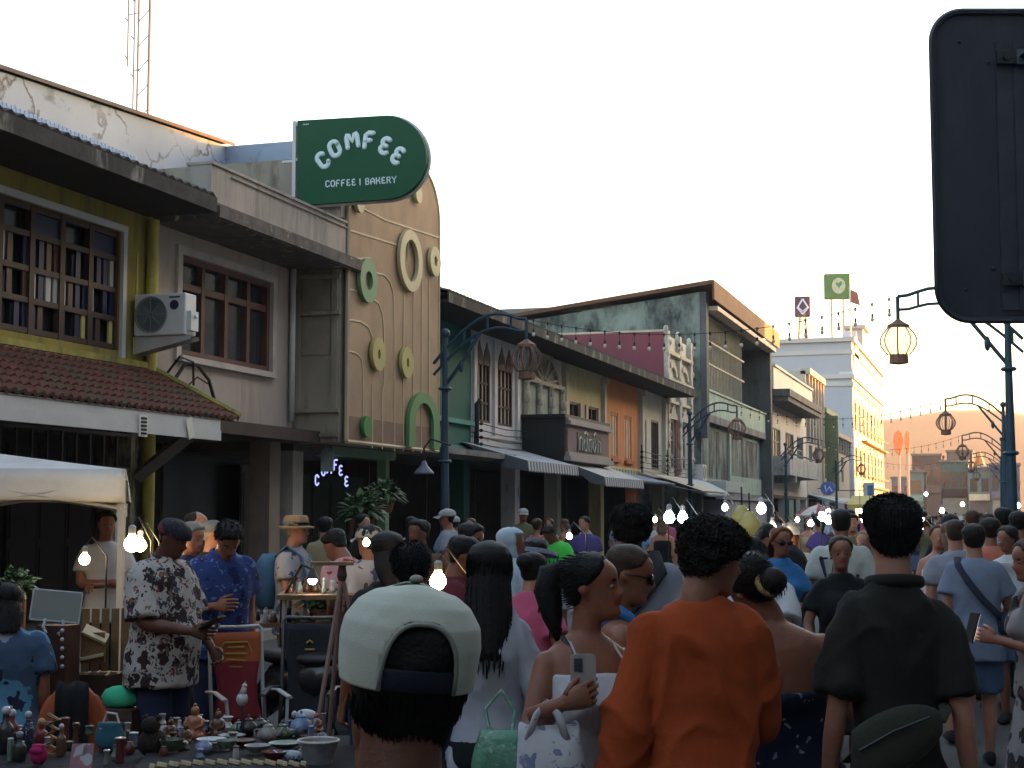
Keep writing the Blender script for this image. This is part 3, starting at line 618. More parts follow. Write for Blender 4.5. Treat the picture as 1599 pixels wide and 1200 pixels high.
obj('moulding', MB().box(XF,XF+.12,43.9,48.4,3.02,3.12), M('cream_pilaster', (.45,.41,.30)), B)
long_roof(B, 43.8, 48.4, tile_d)
ys_ = M('yellow_green_stripe', (.3,.3,.1), .8, .1, pattern=bands(1, [(.40,.34,.10),(.09,.16,.08)], 2.6))
obj('striped_board', MB().box(XF+.1,XF+.16,41.5,48.2,2.78,3.05), ys_, B)
awning(B, 39.7, 45.4, XF+.1, 3.0, -9.2, 2.6, M('blue_canvas', (.17,.21,.28), .8, .12, 3), val=0)
B = thing('shophouse', 'off-white shophouse with a dark barred window beyond the orange one', 'building', (XF, 50.4, 0), group=G1)
shell(B, 48.42, 52.4, EZ, wht, ops=[(49.0,49.6,3.4,4.8),(50.3,51.5,3.2,4.85)], pil=(52.2,))
window(B, XF, 49.0, 49.6, 3.4, 4.8, 1, (.5,), M('grey_shutter', (.28,.25,.22), .8), M('grey_shutter', (.28,.25,.22)))
window(B, XF, 50.3, 51.5, 3.2, 4.85, 4, (), M('black_steel', (.03,.03,.03)), dglass)
for ya, yb in ((48.45,48.75),(52.05,52.36)): obj('pilaster', MB().box(XF,XF+.14,ya,yb,3.1,5.5).box(XF,XF+.24,ya-.02,yb+.02,5.5,5.68), wht, B)
obj('tile_canopy', MB().add([(XF,47.6,3.1),(XF,52.3,3.1),(XF+.8,52.3,2.8),(XF+.8,47.6,2.8),(XF+.8,52.3,2.66),(XF+.8,47.6,2.66),(XF,52.3,2.66),(XF,47.6,2.66)],[(0,3,2,1),(3,5,4,2),(5,7,6,4),(0,7,5,3)]), M('mouldy_white', (.36,.34,.30), .9, .3, 5, stain=(.06,.06,.05), sscale=(2,2,2)), B)
long_roof(B, 48.4, 52.9, tile_d)
awning(B, 47.2, 51.2, XF+.7, 2.95, -8.7, 2.42, M('cream_canvas', (.45,.40,.31), .8, .12, 3), val=0)
ins = MB()
for y in (47.9, 51.9, 53.2):
    for k in range(5): ins.ball((XF+.22, y, 3.0+.17*k), .055, .055, .055, 8, 5)
    ins.tube([(XF+.22,y,2.8),(XF+.22,y,3.9)], .025, 5)
for k in range(5): ins.tube([(XF+.25,47.9,3.0+.17*k),(XF+.25,51.9,2.95+.17*k),(XF+.25,57,3.0+.17*k)], .012, 4)
tag(obj('power_line', ins, M('black_rubber', (.012,.012,.012))), 'black insulator racks and wires across the off-white facade', 'power line')
# --- tall ornate house with maroon gable
mar = M('maroon_render', (.19,.05,.065), .85, .1, .8, .1, 15)
B = thing('shophouse', 'narrow ornate shophouse with a maroon gable wall and cream stucco pediment', 'building', (XF, 54.7, 0), group=G1)
shell(B, 52.42, 57, 8.0, wht, ops=[(53.1,54.1,3.3,5.0),(55.2,56.2,3.3,5.0)], pil=(56.8,), depth=-15.5)
obj('gable_wall', MB().box(-15.5,-10.99,52.38,52.415,5.0,8.05), mar, B)
obj('parapet', MB().box(-15.5,-10.98,52.38,52.7,8.05,8.12).box(XF,XF+.18,52.38,57,7.3,7.42).box(XF,XF+.2,52.38,57,6.3,6.45).box(XF,XF+.14,52.38,57,5.6,5.7), M('cream_pilaster', (.45,.41,.30)), B)
st = MB()
for y in (52.6, 54.7, 56.8):
    st.box(XF,XF+.16,y-.2,y+.2,3.1,8.1)
    for k in range(12): st.ball((XF+.16,y+(.18 if k % 2 else -.18),3.3+.4*k), .06,.07,.12, 7, 5)
    st.ball((XF+.05,y,8.18), .09,.09,.12, 8, 6)
for y in (53.65, 55.75): st.annulus((y,6.6), .75,.5,.5,.3, lambda u, v, d: (XF+d,u,v), 0,.1, 0, math.pi, 14); st.add([(XF+.1,y-.8,5.05),(XF+.1,y+.8,5.05),(XF+.1,y,5.55),(XF,y-.8,5.05),(XF,y+.8,5.05),(XF,y,5.55)],[(0,1,2),(0,3,4,1),(1,4,5,2),(2,5,3,0)])
obj('stucco', st, M('carved_stucco', (.52,.48,.40)), B)
obj('maroon_panel', MB().box(XF+.01,XF+.05,54.15,54.95,3.1,5.2), mar, B)
for a, b in ((53.1,54.1),(55.2,56.2)): window(B, XF, a, b, 3.3, 5.0, 2, (.6,), M('grey_shutter', (.28,.25,.22)), dglass)
awning(B, 50.5, 55.5, XF+.1, 3.0, -9.3, 2.45, M('pale_grey_canvas', (.34,.37,.38), .7, .12, 3), val=.1, curve=1)
obj('canopy_board', MB().box(XF,-9.4,55.6,60,2.5,2.9), M('pale_grey_board', (.40,.42,.41), .7, .1), B)
B2 = thing('air_conditioner', 'small white air conditioner unit beside the green balcony building', 'air conditioner', (-10.7, 57.3, 3.1))
obj('casing', MB().box(-10.95,-10.5,57.0,57.7,2.95,3.55), acw, B2)
obj('fan_guard', MB().annulus((57.3,3.25), .26,.26,.2,.2, lambda u, v, d: (-10.5+d,u,v), 0,.02).annulus((57.3,3.25), .2,.2,.01,.01, lambda u, v, d: (-10.5+d,u,v), 0,.01), M('ac_grille', (.2,.21,.22)), B2)
# --- stained green concrete house
grn = M('stained_green_concrete', (.195,.225,.205), .9, .3, .8, .3, 12, stain=(.035,.04,.042), sscale=(.55,.55,.3), slo=.43, shi=.58)
drk = M('sooty_concrete', (.10,.10,.105), .9, .25, 1, .3, 15, stain=(.05,.05,.055))
B = thing('concrete_house', 'mould stained green concrete house with a rusty mono-pitch roof and deep balcony', 'building', (XF, 67, 0), group=G1)
cb = MB()
cb.add([(-24,58,0),(-10.75,58,0),(-10.75,58,10.2),(-24,58,8.6),(-24,58.3,0),(-10.75,58.3,0),(-10.75,58.3,10.2),(-24,58.3,8.6)], [(0,1,2,3),(5,4,7,6),(3,2,6,7),(1,5,6,2),(4,0,3,7)])
obj('side_wall', cb, grn, B)
obj('balcony_wall', MB().box(-12.45,-12.3,58.31,75.0,5.6,10.0), grn, B); obj('front_wall', MB().box(-11.2,-11,58.31,75,2.6,5.3), grn, B); obj('rear_wall', MB().box(-24,-23.8,58,77,0,8.6), grn, B)
obj('fin_wall', MB().box(-24,-10.45,75.0,75.5,0,10.0), drk, B); obj('corner_pier', MB().box(-10.74,-10.5,58.0,58.5,4.6,10.2), drk, B)
obj('floor_slab', MB().box(-24,-10.7,58.31,75,5.3,5.6).box(-20,-10.9,58.31,75,2.4,2.6).box(-24,-10.7,58.31,75,9.7,9.9), concr, B)
rs = M('rusty_sheet', (.11,.048,.027), .8, .35, 1.2, .3, 8, stain=(.07,.04,.03), sscale=(.6,.6,.6))
obj('roof', MB().add([(-24.3,57.7,8.85),(-10.2,57.7,10.62),(-10.2,76,10.62),(-24.3,76,8.85),(-24.3,57.7,8.72),(-10.2,57.7,10.46),(-10.2,76,10.46),(-24.3,76,8.72)],[(0,1,2,3),(7,6,5,4),(0,4,5,1),(1,5,6,2),(2,6,7,3),(3,7,4,0)]).box(-10.2,-10.12,57.7,76,9.85,10.6), rs, B)
obj('cornice', MB().box(-10.6,-10.15,58.6,75,9.55,9.72), M('pink_lit_cornice', (.48,.38,.32), .85, .2, 3), B)  # pink evening light is put into the cornice colour
obj('balustrade', MB().box(-10.9,-10.72,58.55,74.98,5.6,6.5).box(-10.95,-10.66,58.5,74.98,6.5,6.58), M('mint_concrete', (.30,.38,.32), .85, .2, 2, stain=(.2,.25,.22)), B)
rl = MB()
for i in range(28): rl.box(-10.83,-10.79,58.8+i*.35,58.84+i*.35,6.58,9.5)
for z in (7.6,8.5,9.45): rl.box(-10.84,-10.78,58.6,69,z,z+.06)
obj('balcony_grille', rl, M('cream_iron', (.3,.29,.24), .7), B)
window(B, -10.98, 59.5, 74.2, 3.0, 5.2, 9, (.45,), M('mint_frame', (.28,.36,.31), .8), M('grey_louvre', (.12,.13,.13), .6, .3), .12, .12)
obj('mint_panel', MB().box(-11.0,-10.93,66,74.8,2.6,3.35).box(-11,-10.9,65.5,65.9,2.6,5.3), M('mint_concrete', (.30,.38,.32)), B)
obj('ground_wall', MB().box(-12,-10.7,63,75.2,0,2.3).box(-10.9,-10.6,62,75.5,2.3,2.42), M('grey_ground_wall', (.23,.23,.25), .85, .12, 1.5), B)
obj('shopfront', MB().box(-13,-12.8,58.3,63,0,2.4), M('dark_shopfront', (.03,.024,.022)), B)
obj('house_seal', MB().box(-23.8,-12.5,58.35,74.9,2.6,5.3), dark, B)
# --- mauve roof and bits behind
B = thing('gabled_house', 'house with a mauve tiled roof peeking over the shophouse ridge', 'building', (-22, 50, 0))
q0 = atX(760, 462, -21); 
obj('roof', MB().add([(-21,q0.y-6,8.0),(-21,q0.y+1.5,9.75),(-21,q0.y+26,9.75),(-17,q0.y+26,7.4),(-17,q0.y+1.5,7.4),(-26,q0.y+1,7),(-26,q0.y+26,7)],[(0,4,1),(1,4,3,2),(1,2,6,5),(0,1,5)]), M('mauve_tile', (.24,.145,.14), .85, .2, 3, .3, 20), B)
obj('wall', MB().box(-25.5,-17.3,q0.y-1,q0.y+25.5,0,7.4), white_w, B)
obj('chimney', MB().box(-20.6,-20,q0.y+8,q0.y+8.8,9,10.9).box(-20.5,-20.1,q0.y+3.4,q0.y+3.7,9.5,10.3), M('ochre_block', (.35,.24,.08), .8), B)
q = atD(705, 423, 50); B = thing('satellite_dish', 'small rusty satellite dish on a pole above the roofs right of the tan screen', 'dish', (q.x, q.y, 8))
obj('pole', MB().tube([(q.x-.25,q.y,7.2),(q.x-.25,q.y,q.z)], .03, 5).tube([(q.x-.9,q.y,7.0),(q.x-.9,q.y,q.z-.55)], .03, 5), M('rust', (.2,.1,.06), .8), B)
obj('dish', MB().lathe((0,0,0), [(.002,-.1),(.12,-.08),(.2,-.02),(.25,.06),(.22,.06),(.1,-.04)], 14).tube([(0,0,-.08),(0,0,.22)], .015, 5), M('rust_dish', (.4,.22,.12), .7, .2), B)
d_ = B.children[1]; d_.rotation_euler = (R(70), 0, R(200)); d_.data.transform(Matrix.Translation(ORG[B.name])); d_.location = (0, 0, q.z-8)
# --- white art-deco building, beige blocks
B = thing('art_deco_building', 'white art deco building with two projecting rounded balconies', 'building', (XF, 85, 0), group=G1)
wall = shell(B, 77.2, 94, 7.6, white_w, zb=2.7, ops=[(79,82.5,4.4,6.2),(84.5,88,4.0,6.2),(89.5,92.5,4.2,6.2)], pil=(77.6,84,90,93.7))
for a, b, c_ in ((79,82.5,4.4),(84.5,88,4.0),(89.5,92.5,4.2)): window(B, XF, a, b, c_, 6.2, 4, (.6,), M('grey_frame', (.25,.25,.25), .7), glass)
obj('canopy', MB().box(XF,-9.9,77.3,92,7.35,7.6).box(XF,-9.8,77.2,92.2,7.6,7.95), M('stained_dark_concrete', (.10,.095,.095), .9, .3, 2, stain=(.2,.19,.18)), B)
obj('parapet', MB().box(-14,-10.6,77.2,94,7.96,9.1).box(-10.7,-10.5,77.2,94,9.1,9.22), white_w, B)
bl = MB().box(XF,-9.9,77.5,91,3.65,3.8).box(-10.05,-9.9,77.5,91,3.8,4.6).box(XF,-10.05,77.5,77.65,3.8,4.6).box(XF,-9.9,80,80.3,3.3,3.65)
obj('balcony', bl, M('grey_white_render', (.36,.36,.35), .85, .15, 2, stain=(.12,.12,.12)), B)
obj('balcony_rail', MB().tube([(-9.95,77.5,4.75),(-9.95,91,4.75)], .05, 6), drk, B)
obj('teal_door', MB().box(-11.0,-10.95,85.2,87.2,.13,2.5).box(-11,-10.95,88.2,90.2,.13,2.5), M('teal_door', (.03,.14,.17), .6), B)
for k, (y0, y1, zt, mt, lab) in enumerate(((94.2,103,10.4,M('beige_render',(.34,.31,.27),.85,.15),'plain beige block with a flat roof beyond the art deco building'),
      (103.2,111,8.6,M('olive_render',(.16,.19,.13),.85,.2),'olive green block with vertical ribs before the big white bank'),(111.2,122,7.4,M('grey_render',(.22,.21,.2),.85,.2),'low grey block at the foot of the big white bank'))):
    B = thing('shophouse', lab, 'building', (XF, (y0+y1)/2, 0), group=G1)
    shell(B, y0, y1, zt, mt, zb=2.8, ops=[(y0+1.2,y0+3,4,6),(y0+4.5,y0+6.3,4,6)], pil=(y0+.3,y1-.3))
    for a in (y0+1.2, y0+4.5): window(B, XF, a, a+1.8, 4, 6, 2, (.5,), M('grey_frame', (.25,.25,.25)), glass)
    rb = MB()
    for i in range(6): rb.box(XF, XF+.2, y0+.4+i*(y1-y0-.8)/5-.1, y0+.4+i*(y1-y0-.8)/5+.1, 6.1, zt-.2)
    rb.box(XF-.3, XF+.3, y0, y1, zt-.2, zt+.15); obj('cornice', rb, mt, B)
    if k == 1: obj('fascia_sign', MB().box(XF+.2,XF+1.0,y0+.2,y0+.5,3.2,8.2), M('olive_sign', (.12,.15,.08), .7, .2), B)
    awning(B, y0+.5, y1-.5, XF, 2.9, -9.4, 2.5, [aw_g, M('grey_canvas',(.42,.40,.38)), aw_g][k], val=.15)
# --- bank
bkw = M('bank_white', (.34,.37,.43), .8, .08, .6, .05, 10); bkl = M('bank_trim', (.42,.42,.42), .8, .1, .6)
B = thing('bank_building', 'large white corner bank whose street facade glows in the low sun', 'building', (XF, 140, 0))
BY0, BY1, BZ = 126.0, 160.0, 15.6
bops = [(BY0+1.2+i*4.1, BY0+3.6+i*4.1, z0, z1) for i in range(8) for z0, z1 in ((4.6,7.2),(8.4,11.0))]
bw = MB(); wall_open(bw, XF, BY0, BY1, 0, BZ, bops, .35)
bw.add([(XF,BY0,0),(XF,BY0,BZ),(-34,BY0,BZ),(-34,BY0,0)],[(0,1,2,3)]).add([(XF,BY1,0),(XF,BY1,BZ),(-34,BY1,BZ),(-34,BY1,0)],[(3,2,1,0)]).add([(XF,BY0,BZ),(XF,BY1,BZ),(-34,BY1,BZ),(-34,BY0,BZ)],[(0,1,2,3)]).add([(-34,BY0,0),(-34,BY0,BZ),(-34,BY1,BZ),(-34,BY1,0)],[(0,1,2,3)])
obj('wall', bw, bkw, B); obj('dark_backing', MB().box(XF-.9,XF-.6,BY0+.2,BY1-.2,.2,BZ-.2), dark, B)  # same added dark slab against light leaks
cn = MB()
for z, o in ((12.0,.12),(12.6,.2),(14.6,.1),(15.6,.25)): cn.box(-34-o, XF+o, BY0-o, BY1+o, z, z+.35)
obj('cornice', cn, bkl, B)
for a, b, c_, d in bops: window(B, XF-.02, a, b, c_, d, 2, (.6,), M('bank_frame', (.4,.25,.12), .7), M('bank_glass', (.10,.07,.05), .2, .2), .15, .1, .25)
pd = MB().add([(XF+.1,BY0-.2,12.95),(XF+.1,BY0+8,12.95),(XF+.1,BY0+3.8,16.9),(XF-1,BY0-.2,12.95),(XF-1,BY0+8,12.95),(XF-1,BY0+3.8,16.9)],[(0,1,2),(3,5,4),(0,2,5,3),(1,4,5,2)])
for i in range(9): pd.box(XF,XF+.05,BY0+.3+i*4.1,BY0+.9+i*4.1,.2,12)
obj('pediment', pd, bkl, B)
bc = MB()
for z in (4.0, 7.8): bc.box(XF,XF+.5,BY0+8,BY1,z,z+.15).tube([(XF+.45,BY0+8,z+1),(XF+.45,BY1,z+1)], .06, 5)
obj('balcony', bc, M('bank_rail', (.3,.12,.06), .7), B)
obj('roof_box', MB().box(-12.5,-11.3,BY0+15,BY0+19,15.95,18.4).box(-13,-11,BY0+14.6,BY0+19.4,18.4,18.7), bkl, B)
fl = MB().tube([(XF-.3,BY0+3,16),(XF-.3,BY0+3,20.5)], .07, 6)
obj('flagpole', fl, M('pole_white', (.5,.48,.45), .6), B)
obj('flag', MB().add([(XF-.3,BY0+3,20.3),(XF+.3,BY0+3.2,20.0),(XF+.5,BY0+3.2,18.9),(XF-.3,BY0+3,19.2)],[(0,1,2,3)]), M('flag_cloth', (.25,.08,.06), .8), B)
def roof_sign(label, cx, cy, w_, h_, col, d, name, ladder):
    c = atD(cx, cy, d); s = d/F; B = thing(name, label, 'sign', (c.x, c.y, 15.9))
    hw, hh = w_*s/2, h_*s/2
    o = obj('panel', MB().obox(tuple(c), YAW*.6, hw, .35, hh), col, B); md = o.modifiers.new('b', 'BEVEL'); md.width = .12; md.segments = 3
    t = MB(); wd = hw*.55 if not ladder else hw*.45
    for sx in (-1, 1):
        for sy in (-.3,.3): t.tube([(c.x+sx*wd*(1.3 if not ladder else 1),c.y+sy,15.9),(c.x+sx*wd*(.6 if not ladder else 1),c.y+sy,c.z-hh)], .05, 5)
    nn = 7; L = c.z-hh-15.9
    for i in range(nn):
        z = 15.9+L*(i+.5)/nn; t.tube([(c.x-wd,c.y,z),(c.x+wd,c.y,z)], .035, 4)
        if not ladder: t.tube([(c.x-wd,c.y-.3,z),(c.x+wd,c.y-.3,z+L/nn)], .04, 4)
    obj('tower', t, M('tower_'+name, (.42,.28,.05) if not ladder else (.34,.20,.13), .7), B)
    Mz = Matrix.Rotation(YAW*.6, 3, 'Z')
    return B, (lambda u, v, dd: tuple(c + Mz @ Vector((u*hw, -.36-dd, v*hh))))
B, fn = roof_sign('square green rooftop sign with a white disc on a ladder tower', 1307, 448, 40, 40, M('sign_leaf_green', (.05,.17,.05), .6, .15), 138, 'green_rooftop_sign', True)
obj('disc', MB().annulus((.1,.02), .52,.62,.002,.002, fn, 0,.03, n=28), M('disc_cream', (.42,.46,.33), .6), B)
obj('emblem', MB().prism([(-.12,.2),(-.05,.33),(.08,.2),(.2,.35),(.35,.36),(.33,.1),(.2,-.05),(.12,-.22),(.05,-.05),(-.08,.05)], fn, .03, .06), M('emblem_green', (.05,.2,.1), .6), B)
B, fn = roof_sign('small dark purple rooftop sign with a pale diamond emblem on a yellow lattice tower', 1253, 479.5, 24, 32, M('sign_purple', (.06,.022,.06), .6, .1), 134, 'purple_rooftop_sign', False)
em = MB()
for sgn in (-1, 1):
    em.tube([fn(0,.72,.03), fn(sgn*.68,-.15,.03), fn(0,-.78,.03)], .08, 5); em.tube([fn(sgn*.6,-.1,.03), fn(0,-.5,.03)], .05, 5)
em.prism([(0,.5),(.22,.1),(0,-.2),(-.22,.1)], fn, .01, .04, 1)
obj('emblem', em, [M('emblem_pale', (.55,.6,.75), .5), M('emblem_navy', (.02,.03,.08), .5)], B)
# --- buildings closing the street
def fx(px, py, Y): q = atY(px, py, Y); return q.x, q.z
far = []
for p0, p1, pt, Y, col, lab in ((1392,1426,748,215,(.24,.27,.33),'pale blue-grey block at the street end beside the orange sign columns'),(1424,1470,712,225,(.13,.10,.10),'dark brown flat-roofed block behind the far shopfronts'),(1468,1511,722,205,(.06,.16,.155),'teal shuttered shopfront with a dark signboard at the street end'),
    (1478,1518,706,230,(.22,.18,.17),'brown-grey upper storey rising behind the teal shopfront'),(1511,1546,734,200,(.20,.33,.32),'pale shopfront with a cream fascia at the street end'),(1546,1592,727,196,(.10,.14,.22),'slate blue shopfront beside the right lamp posts at the street end'),(1418,1442,738,203,(.22,.29,.25),'sage green narrow shopfront at the street end')):
    x0, zt = fx(p0, pt, Y); x1, _ = fx(p1, pt, Y); far.append((x0, x1, Y, zt, col, lab))
for k, (x0, x1, y, zt, col, lab) in enumerate(far):
    B = thing('far_shop', lab, 'building', ((x0+x1)/2, y, 0), group='shops closing the far end of the street')
    mt = M('far_render_%d' % k, tuple(x*.6 for x in col), .8, .18, 1.2)
    obj('wall', MB().box(x0, x1, y, y+9, 0, zt), mt, B)
    obj('cornice', MB().box(x0-.15, x1+.15, y-.3, y+9.2, zt, zt+.28), M('far_trim', (.15,.155,.15), .8), B)
    wn_ = MB(); n = max(1, int((x1-x0)/1.1))
    for i in range(n):
        a = x0+(x1-x0)*(i+.18)/n; b = x0+(x1-x0)*(i+.82)/n; wn_.box(a, b, y-.06, y-.003, zt*.62, zt*.85)
    obj('window', wn_, glass, B)
    obj('shutter', MB().box(x0+.2, x1-.2, y-.1, y-.003, .1, zt*.45), M('far_shutter_%d' % (k % 3), [(.12,.2,.2),(.08,.10,.11),(.2,.22,.2)][k % 3], .5, .2, pattern=bands(2, [(.12,.2,.2),(.09,.15,.15)] if k % 3 == 0 else [(.08,.10,.11),(.06,.07,.08)] if k % 3 == 1 else [(.2,.22,.2),(.15,.17,.15)], 6)), B)
    obj('fascia', MB().box(x0+.1, x1-.1, y-.5, y-.11, zt*.47, zt*.58), M('far_fascia_%d' % k, [(.25,.3,.33),(.12,.1,.1),(.02,.02,.03),(.2,.15,.14),(.6,.55,.4),(.1,.12,.16),(.2,.3,.26)][k], .7), B)
for nm, px, lab in (('roof_finial',1514,'slim orange pointed finial catching the sun at the street end'),('roof_finial',1530,'broader orange gable finial catching the sun at the street end')):
    x, z = fx(px, 727, 235); zt = fx(px, 700 if px < 1520 else 703, 235)[1]; w_ = .35 if px < 1520 else .8
    B = thing(nm, lab, 'roof finial', (x, 235, 0)); obj('base', MB().box(x-w_*1.6, x+w_*1.6, 234.2, 236, 0, z), bkl, B); obj('spire', MB().lathe((x,235,z), [(w_,0),(w_*.75,(zt-z)*.3),(w_*.5,(zt-z)*.5),(.03,zt-z)], 8), M('orange_spire', (.5,.25,.1), .7), B)
for px, w_, y0_, y1_, lab in ((1403,.5,790,672,'broad sign coloured sunlit orange on a slim column beside the bank'),(1417,.26,760,672,'narrow sign coloured sunlit orange on a slim column right of the broad one')):
    x, _ = fx(px, 700, 150); zt = fx(px, y1_, 150)[1]; zb_ = zt-2.2
    B = thing('street_sign', lab, 'sign', (x, 150, 0)); obj('column', MB().box(x-.12, x+.12, 149.9, 150.15, 0, zb_), bkl, B)
    obj('sign_panel', MB().prism([(x-w_*.5,zb_),(x+w_*.5,zb_),(x+w_,zb_+1.1),(x+w_*.7,zt-.3),(x,zt),(x-w_*.7,zt-.3),(x-w_,zb_+1.1)], lambda u, v, d: (u, 150-d, v), -.15, .15), M('sun_orange_sign', (.6,.28,.14), .7), B)  # orange of the low sun is put into the panel colour
# --- right-hand row (its shade covers the street)
for k, (y0, y1, zt, mt, lab) in enumerate(((-12,38,14.5,white_w,'long white four storey row along the right pavement near the camera'),(38.2,82,12.2,crm,'long cream three storey row along the right pavement'),(82.2,138,10.8,M('beige_render',(.34,.31,.27)),'far beige three storey row along the right pavement'))):
    B = thing('shophouse_row', lab, 'building', (3.0, (y0+y1)/2, 0))
    obj('wall', MB().box(3.0, 16, y0, y1, 3.3, zt).box(5.5, 16, y0, y1, 0, 3.3), mt, B)
    obj('roof', MB().add([(2.5,y0,zt),(2.5,y1,zt),(11,y1,zt+1.6),(11,y0,zt+1.6),(16.4,y1,zt),(16.4,y0,zt)],[(0,1,2,3)[::-1],(3,2,4,5)[::-1],(0,3,5),(1,4,2),(0,5,4,1)]), tile_d, B)
    for y in np.arange(y0+2.2, y1-2, 4.4):
        for z in ((4.4, 7.8, 10.9) if zt > 12 else (4.4, 7.8)): obj('window', MB().box(2.92,2.998,y-.8,y+.8,z,z+1.7).box(2.88,3.0,y-.9,y+.9,z-.1,z), glass, B)
        obj('pillar', MB().box(3.0,3.4,y-2.4,y-2.0,0,3.298), mt, B)

for nm, x0, x1, y0, y1, zt, mt, lab in (('shophouse_row',-21,-11.0,-12,10.7,8.6,crm,'cream two storey row on the left pavement beside the camera'),('shading_block',-24,18,-26,-15,13.5,white_w,'unseen white four storey block added behind the camera to darken the street')):  # both unseen, put in to darken the foreground; the block behind is invented
    B = thing(nm, lab, 'building', ((x0+x1)/2, (y0+y1)/2, 0)); obj('wall', MB().box(x0,x1,y0,y1,0,zt), mt, B); obj('cornice', MB().box(x0-.2,x1+.2,y0-.2,y1+.2,zt,zt+.3), concr, B)
    if x1 < 0:
        for y in np.arange(y0+2, y1-1, 3.4): obj('window', MB().box(x1+.003,x1+.06,y,y+1.6,4,5.6), glass, B); obj('door', MB().box(x1+.003,x1+.06,y,y+1.8,0,2.4), brownw, B)
    else:
        for x in np.arange(x0+2, x1-2, 3.6):
            for z in (1, 4.4, 7.6, 10.6): obj('window', MB().box(x,x+1.8,y1+.003,y1+.06,z,z+1.7), glass, B)
# ------------------------------------------------------------------ street lamps and string lights
pst = M('teal_lamp_paint', (.016,.045,.07), .5, .2, 4, .1, 20); lanm = M('lantern_brass', (.16,.08,.05), .6, .2); lang = M('lantern_glass', (.75,.62,.30), .35, .1, 3, .02)
lang.node_tree.nodes['Principled BSDF'].inputs['Emission Color'].default_value = (1,.80,.42,1); lang.node_tree.nodes['Principled BSDF'].inputs['Emission Strength'].default_value = .5
_nt = lang.node_tree; _tr = _nt.nodes.new('ShaderNodeBsdfTranslucent'); _tr.inputs[0].default_value = (1,.93,.70,1); _mx = _nt.nodes.new('ShaderNodeMixShader'); _mx.inputs[0].default_value = .75
_nt.links.new(_nt.nodes['Principled BSDF'].outputs[0], _mx.inputs[1]); _nt.links.new(_tr.outputs[0], _mx.inputs[2]); _nt.links.new(_mx.outputs[0], [n for n in _nt.nodes if n.type == 'OUTPUT_MATERIAL'][0].inputs[0])
lang2 = M('lantern_wire', (.17,.115,.10), .6)
def street_lamp(X, Y, sx, label, reach=1.5, lit=False, tilt=0):
    B = thing('street_lamp', label, 'street lamp', (X, Y, 0), group='lantern street lamps along the street')
    p = MB().tube([(X,Y,.1),(X,Y,.5)], .13, 12).tube([(X,Y,.5),(X,Y,2.6),(X,Y,4.85)], [.09,.072,.045], 12).ball((X,Y,4.88), .09, .09, .09, 10, 6)
    for z in (.52, 1.6, 2.62, 3.9): p.lathe((X,Y,z), [(.1,-.03),(.125,0),(.1,.03)], 12)
    obj('pole', p, pst, B, smooth=True, auto=40)
    a = MB(); n = 12
    def arcp(f, off): # from behind the pole, over the top, to the tip
        return (X+sx*(-.22+f*(reach+.22)), Y, 4.35+off+ .95*math.sin(min(1, f*1.12)*math.pi*.62) - (f*.15))
    top = [arcp(i/n, 0) for i in range(n+1)]; low = [arcp(i/n, -.2-.05*math.sin(i/n*3)) for i in range(n+1)]
    a.tube(top, .03, 6).tube(low, .026, 6)
    for i in (1, 4, 7, 10): a.tube([top[i], low[i]], .022, 5)
    a.tube([(X,Y,3.95), (X+sx*.38,Y,4.45), low[6]], .035, 6).ball((X+sx*.3,Y,4.3), .05, .05, .12, 8, 5)
    a.tube([top[n],(top[n][0],Y,top[n][2]-.42)], .03, 6)
    obj('arm', a, pst, B, smooth=True, auto=50)
    cz = top[n][2]-.72; c = (top[n][0], Y, cz)
    l = MB().lathe((c[0],Y,cz+.22), [(.17,0),(.17,.05),(.1,.09),(.03,.14)], 12).lathe((c[0],Y,cz-.33), [(.03,-.02),(.15,0),(.14,.13),(.16,.14)], 12)
    for k in range(8):
        q = k*math.pi/4; l.tube([(c[0]+math.cos(q)*(.16+.12*math.sin(t)), Y+math.sin(q)*(.16+.12*math.sin(t)), cz-.2+.43*t/math.pi) for t in [i*math.pi/6 for i in range(7)]], .012, 4)
    o = obj('lantern', l, lanm, B)
    g = MB().lathe((c[0],Y,cz), [(.14,-.2),(.2,-.15),(.262,-.02),(.25,.08),(.18,.19),(.15,.22)], 16)
    if lit: obj('lantern_glass', g, lang, o, smooth=True)
    else:
        ww = MB()
        for k in range(22): q = k*math.pi/11; ww.tube([(c[0]+math.cos(q)*(.15+.11*math.sin(t)), Y+math.sin(q)*(.15+.11*math.sin(t)), cz-.2+.43*t/math.pi) for t in [i*math.pi/5 for i in range(6)]], .006, 3)
        obj('lantern_wire', ww, lang2, o)
    return top[n]
tips = {}
for k, Y in enumerate((25.4, 48, 71, 94)):
    tips[('l',k)] = street_lamp(-9.25, Y, 1, ['teal street lamp before the white arched windows','teal street lamp before the narrow ornate shophouse','teal street lamp before the art deco balconies','distant teal street lamp before the olive block'][k])
for k, Y in enumerate((24.5, 47, 69, 91, 113)):
    tips[('r',k)] = street_lamp(.2, Y, -1, ['street lamp with a pale glass lantern under the dark traffic sign','second right-hand street lamp, its lantern over the hills','third right-hand street lamp, its lantern lower over the hills','fourth right-hand street lamp, its small lantern over the far shops','farthest right-hand street lamp over the street-end shops'][k], lit=(k == 0), reach=1.62)
blb = M('bulb_glass', (.5,.45,.36), .2, .1, 3, .0); blk = M('black_rubber', (.012,.012,.012))
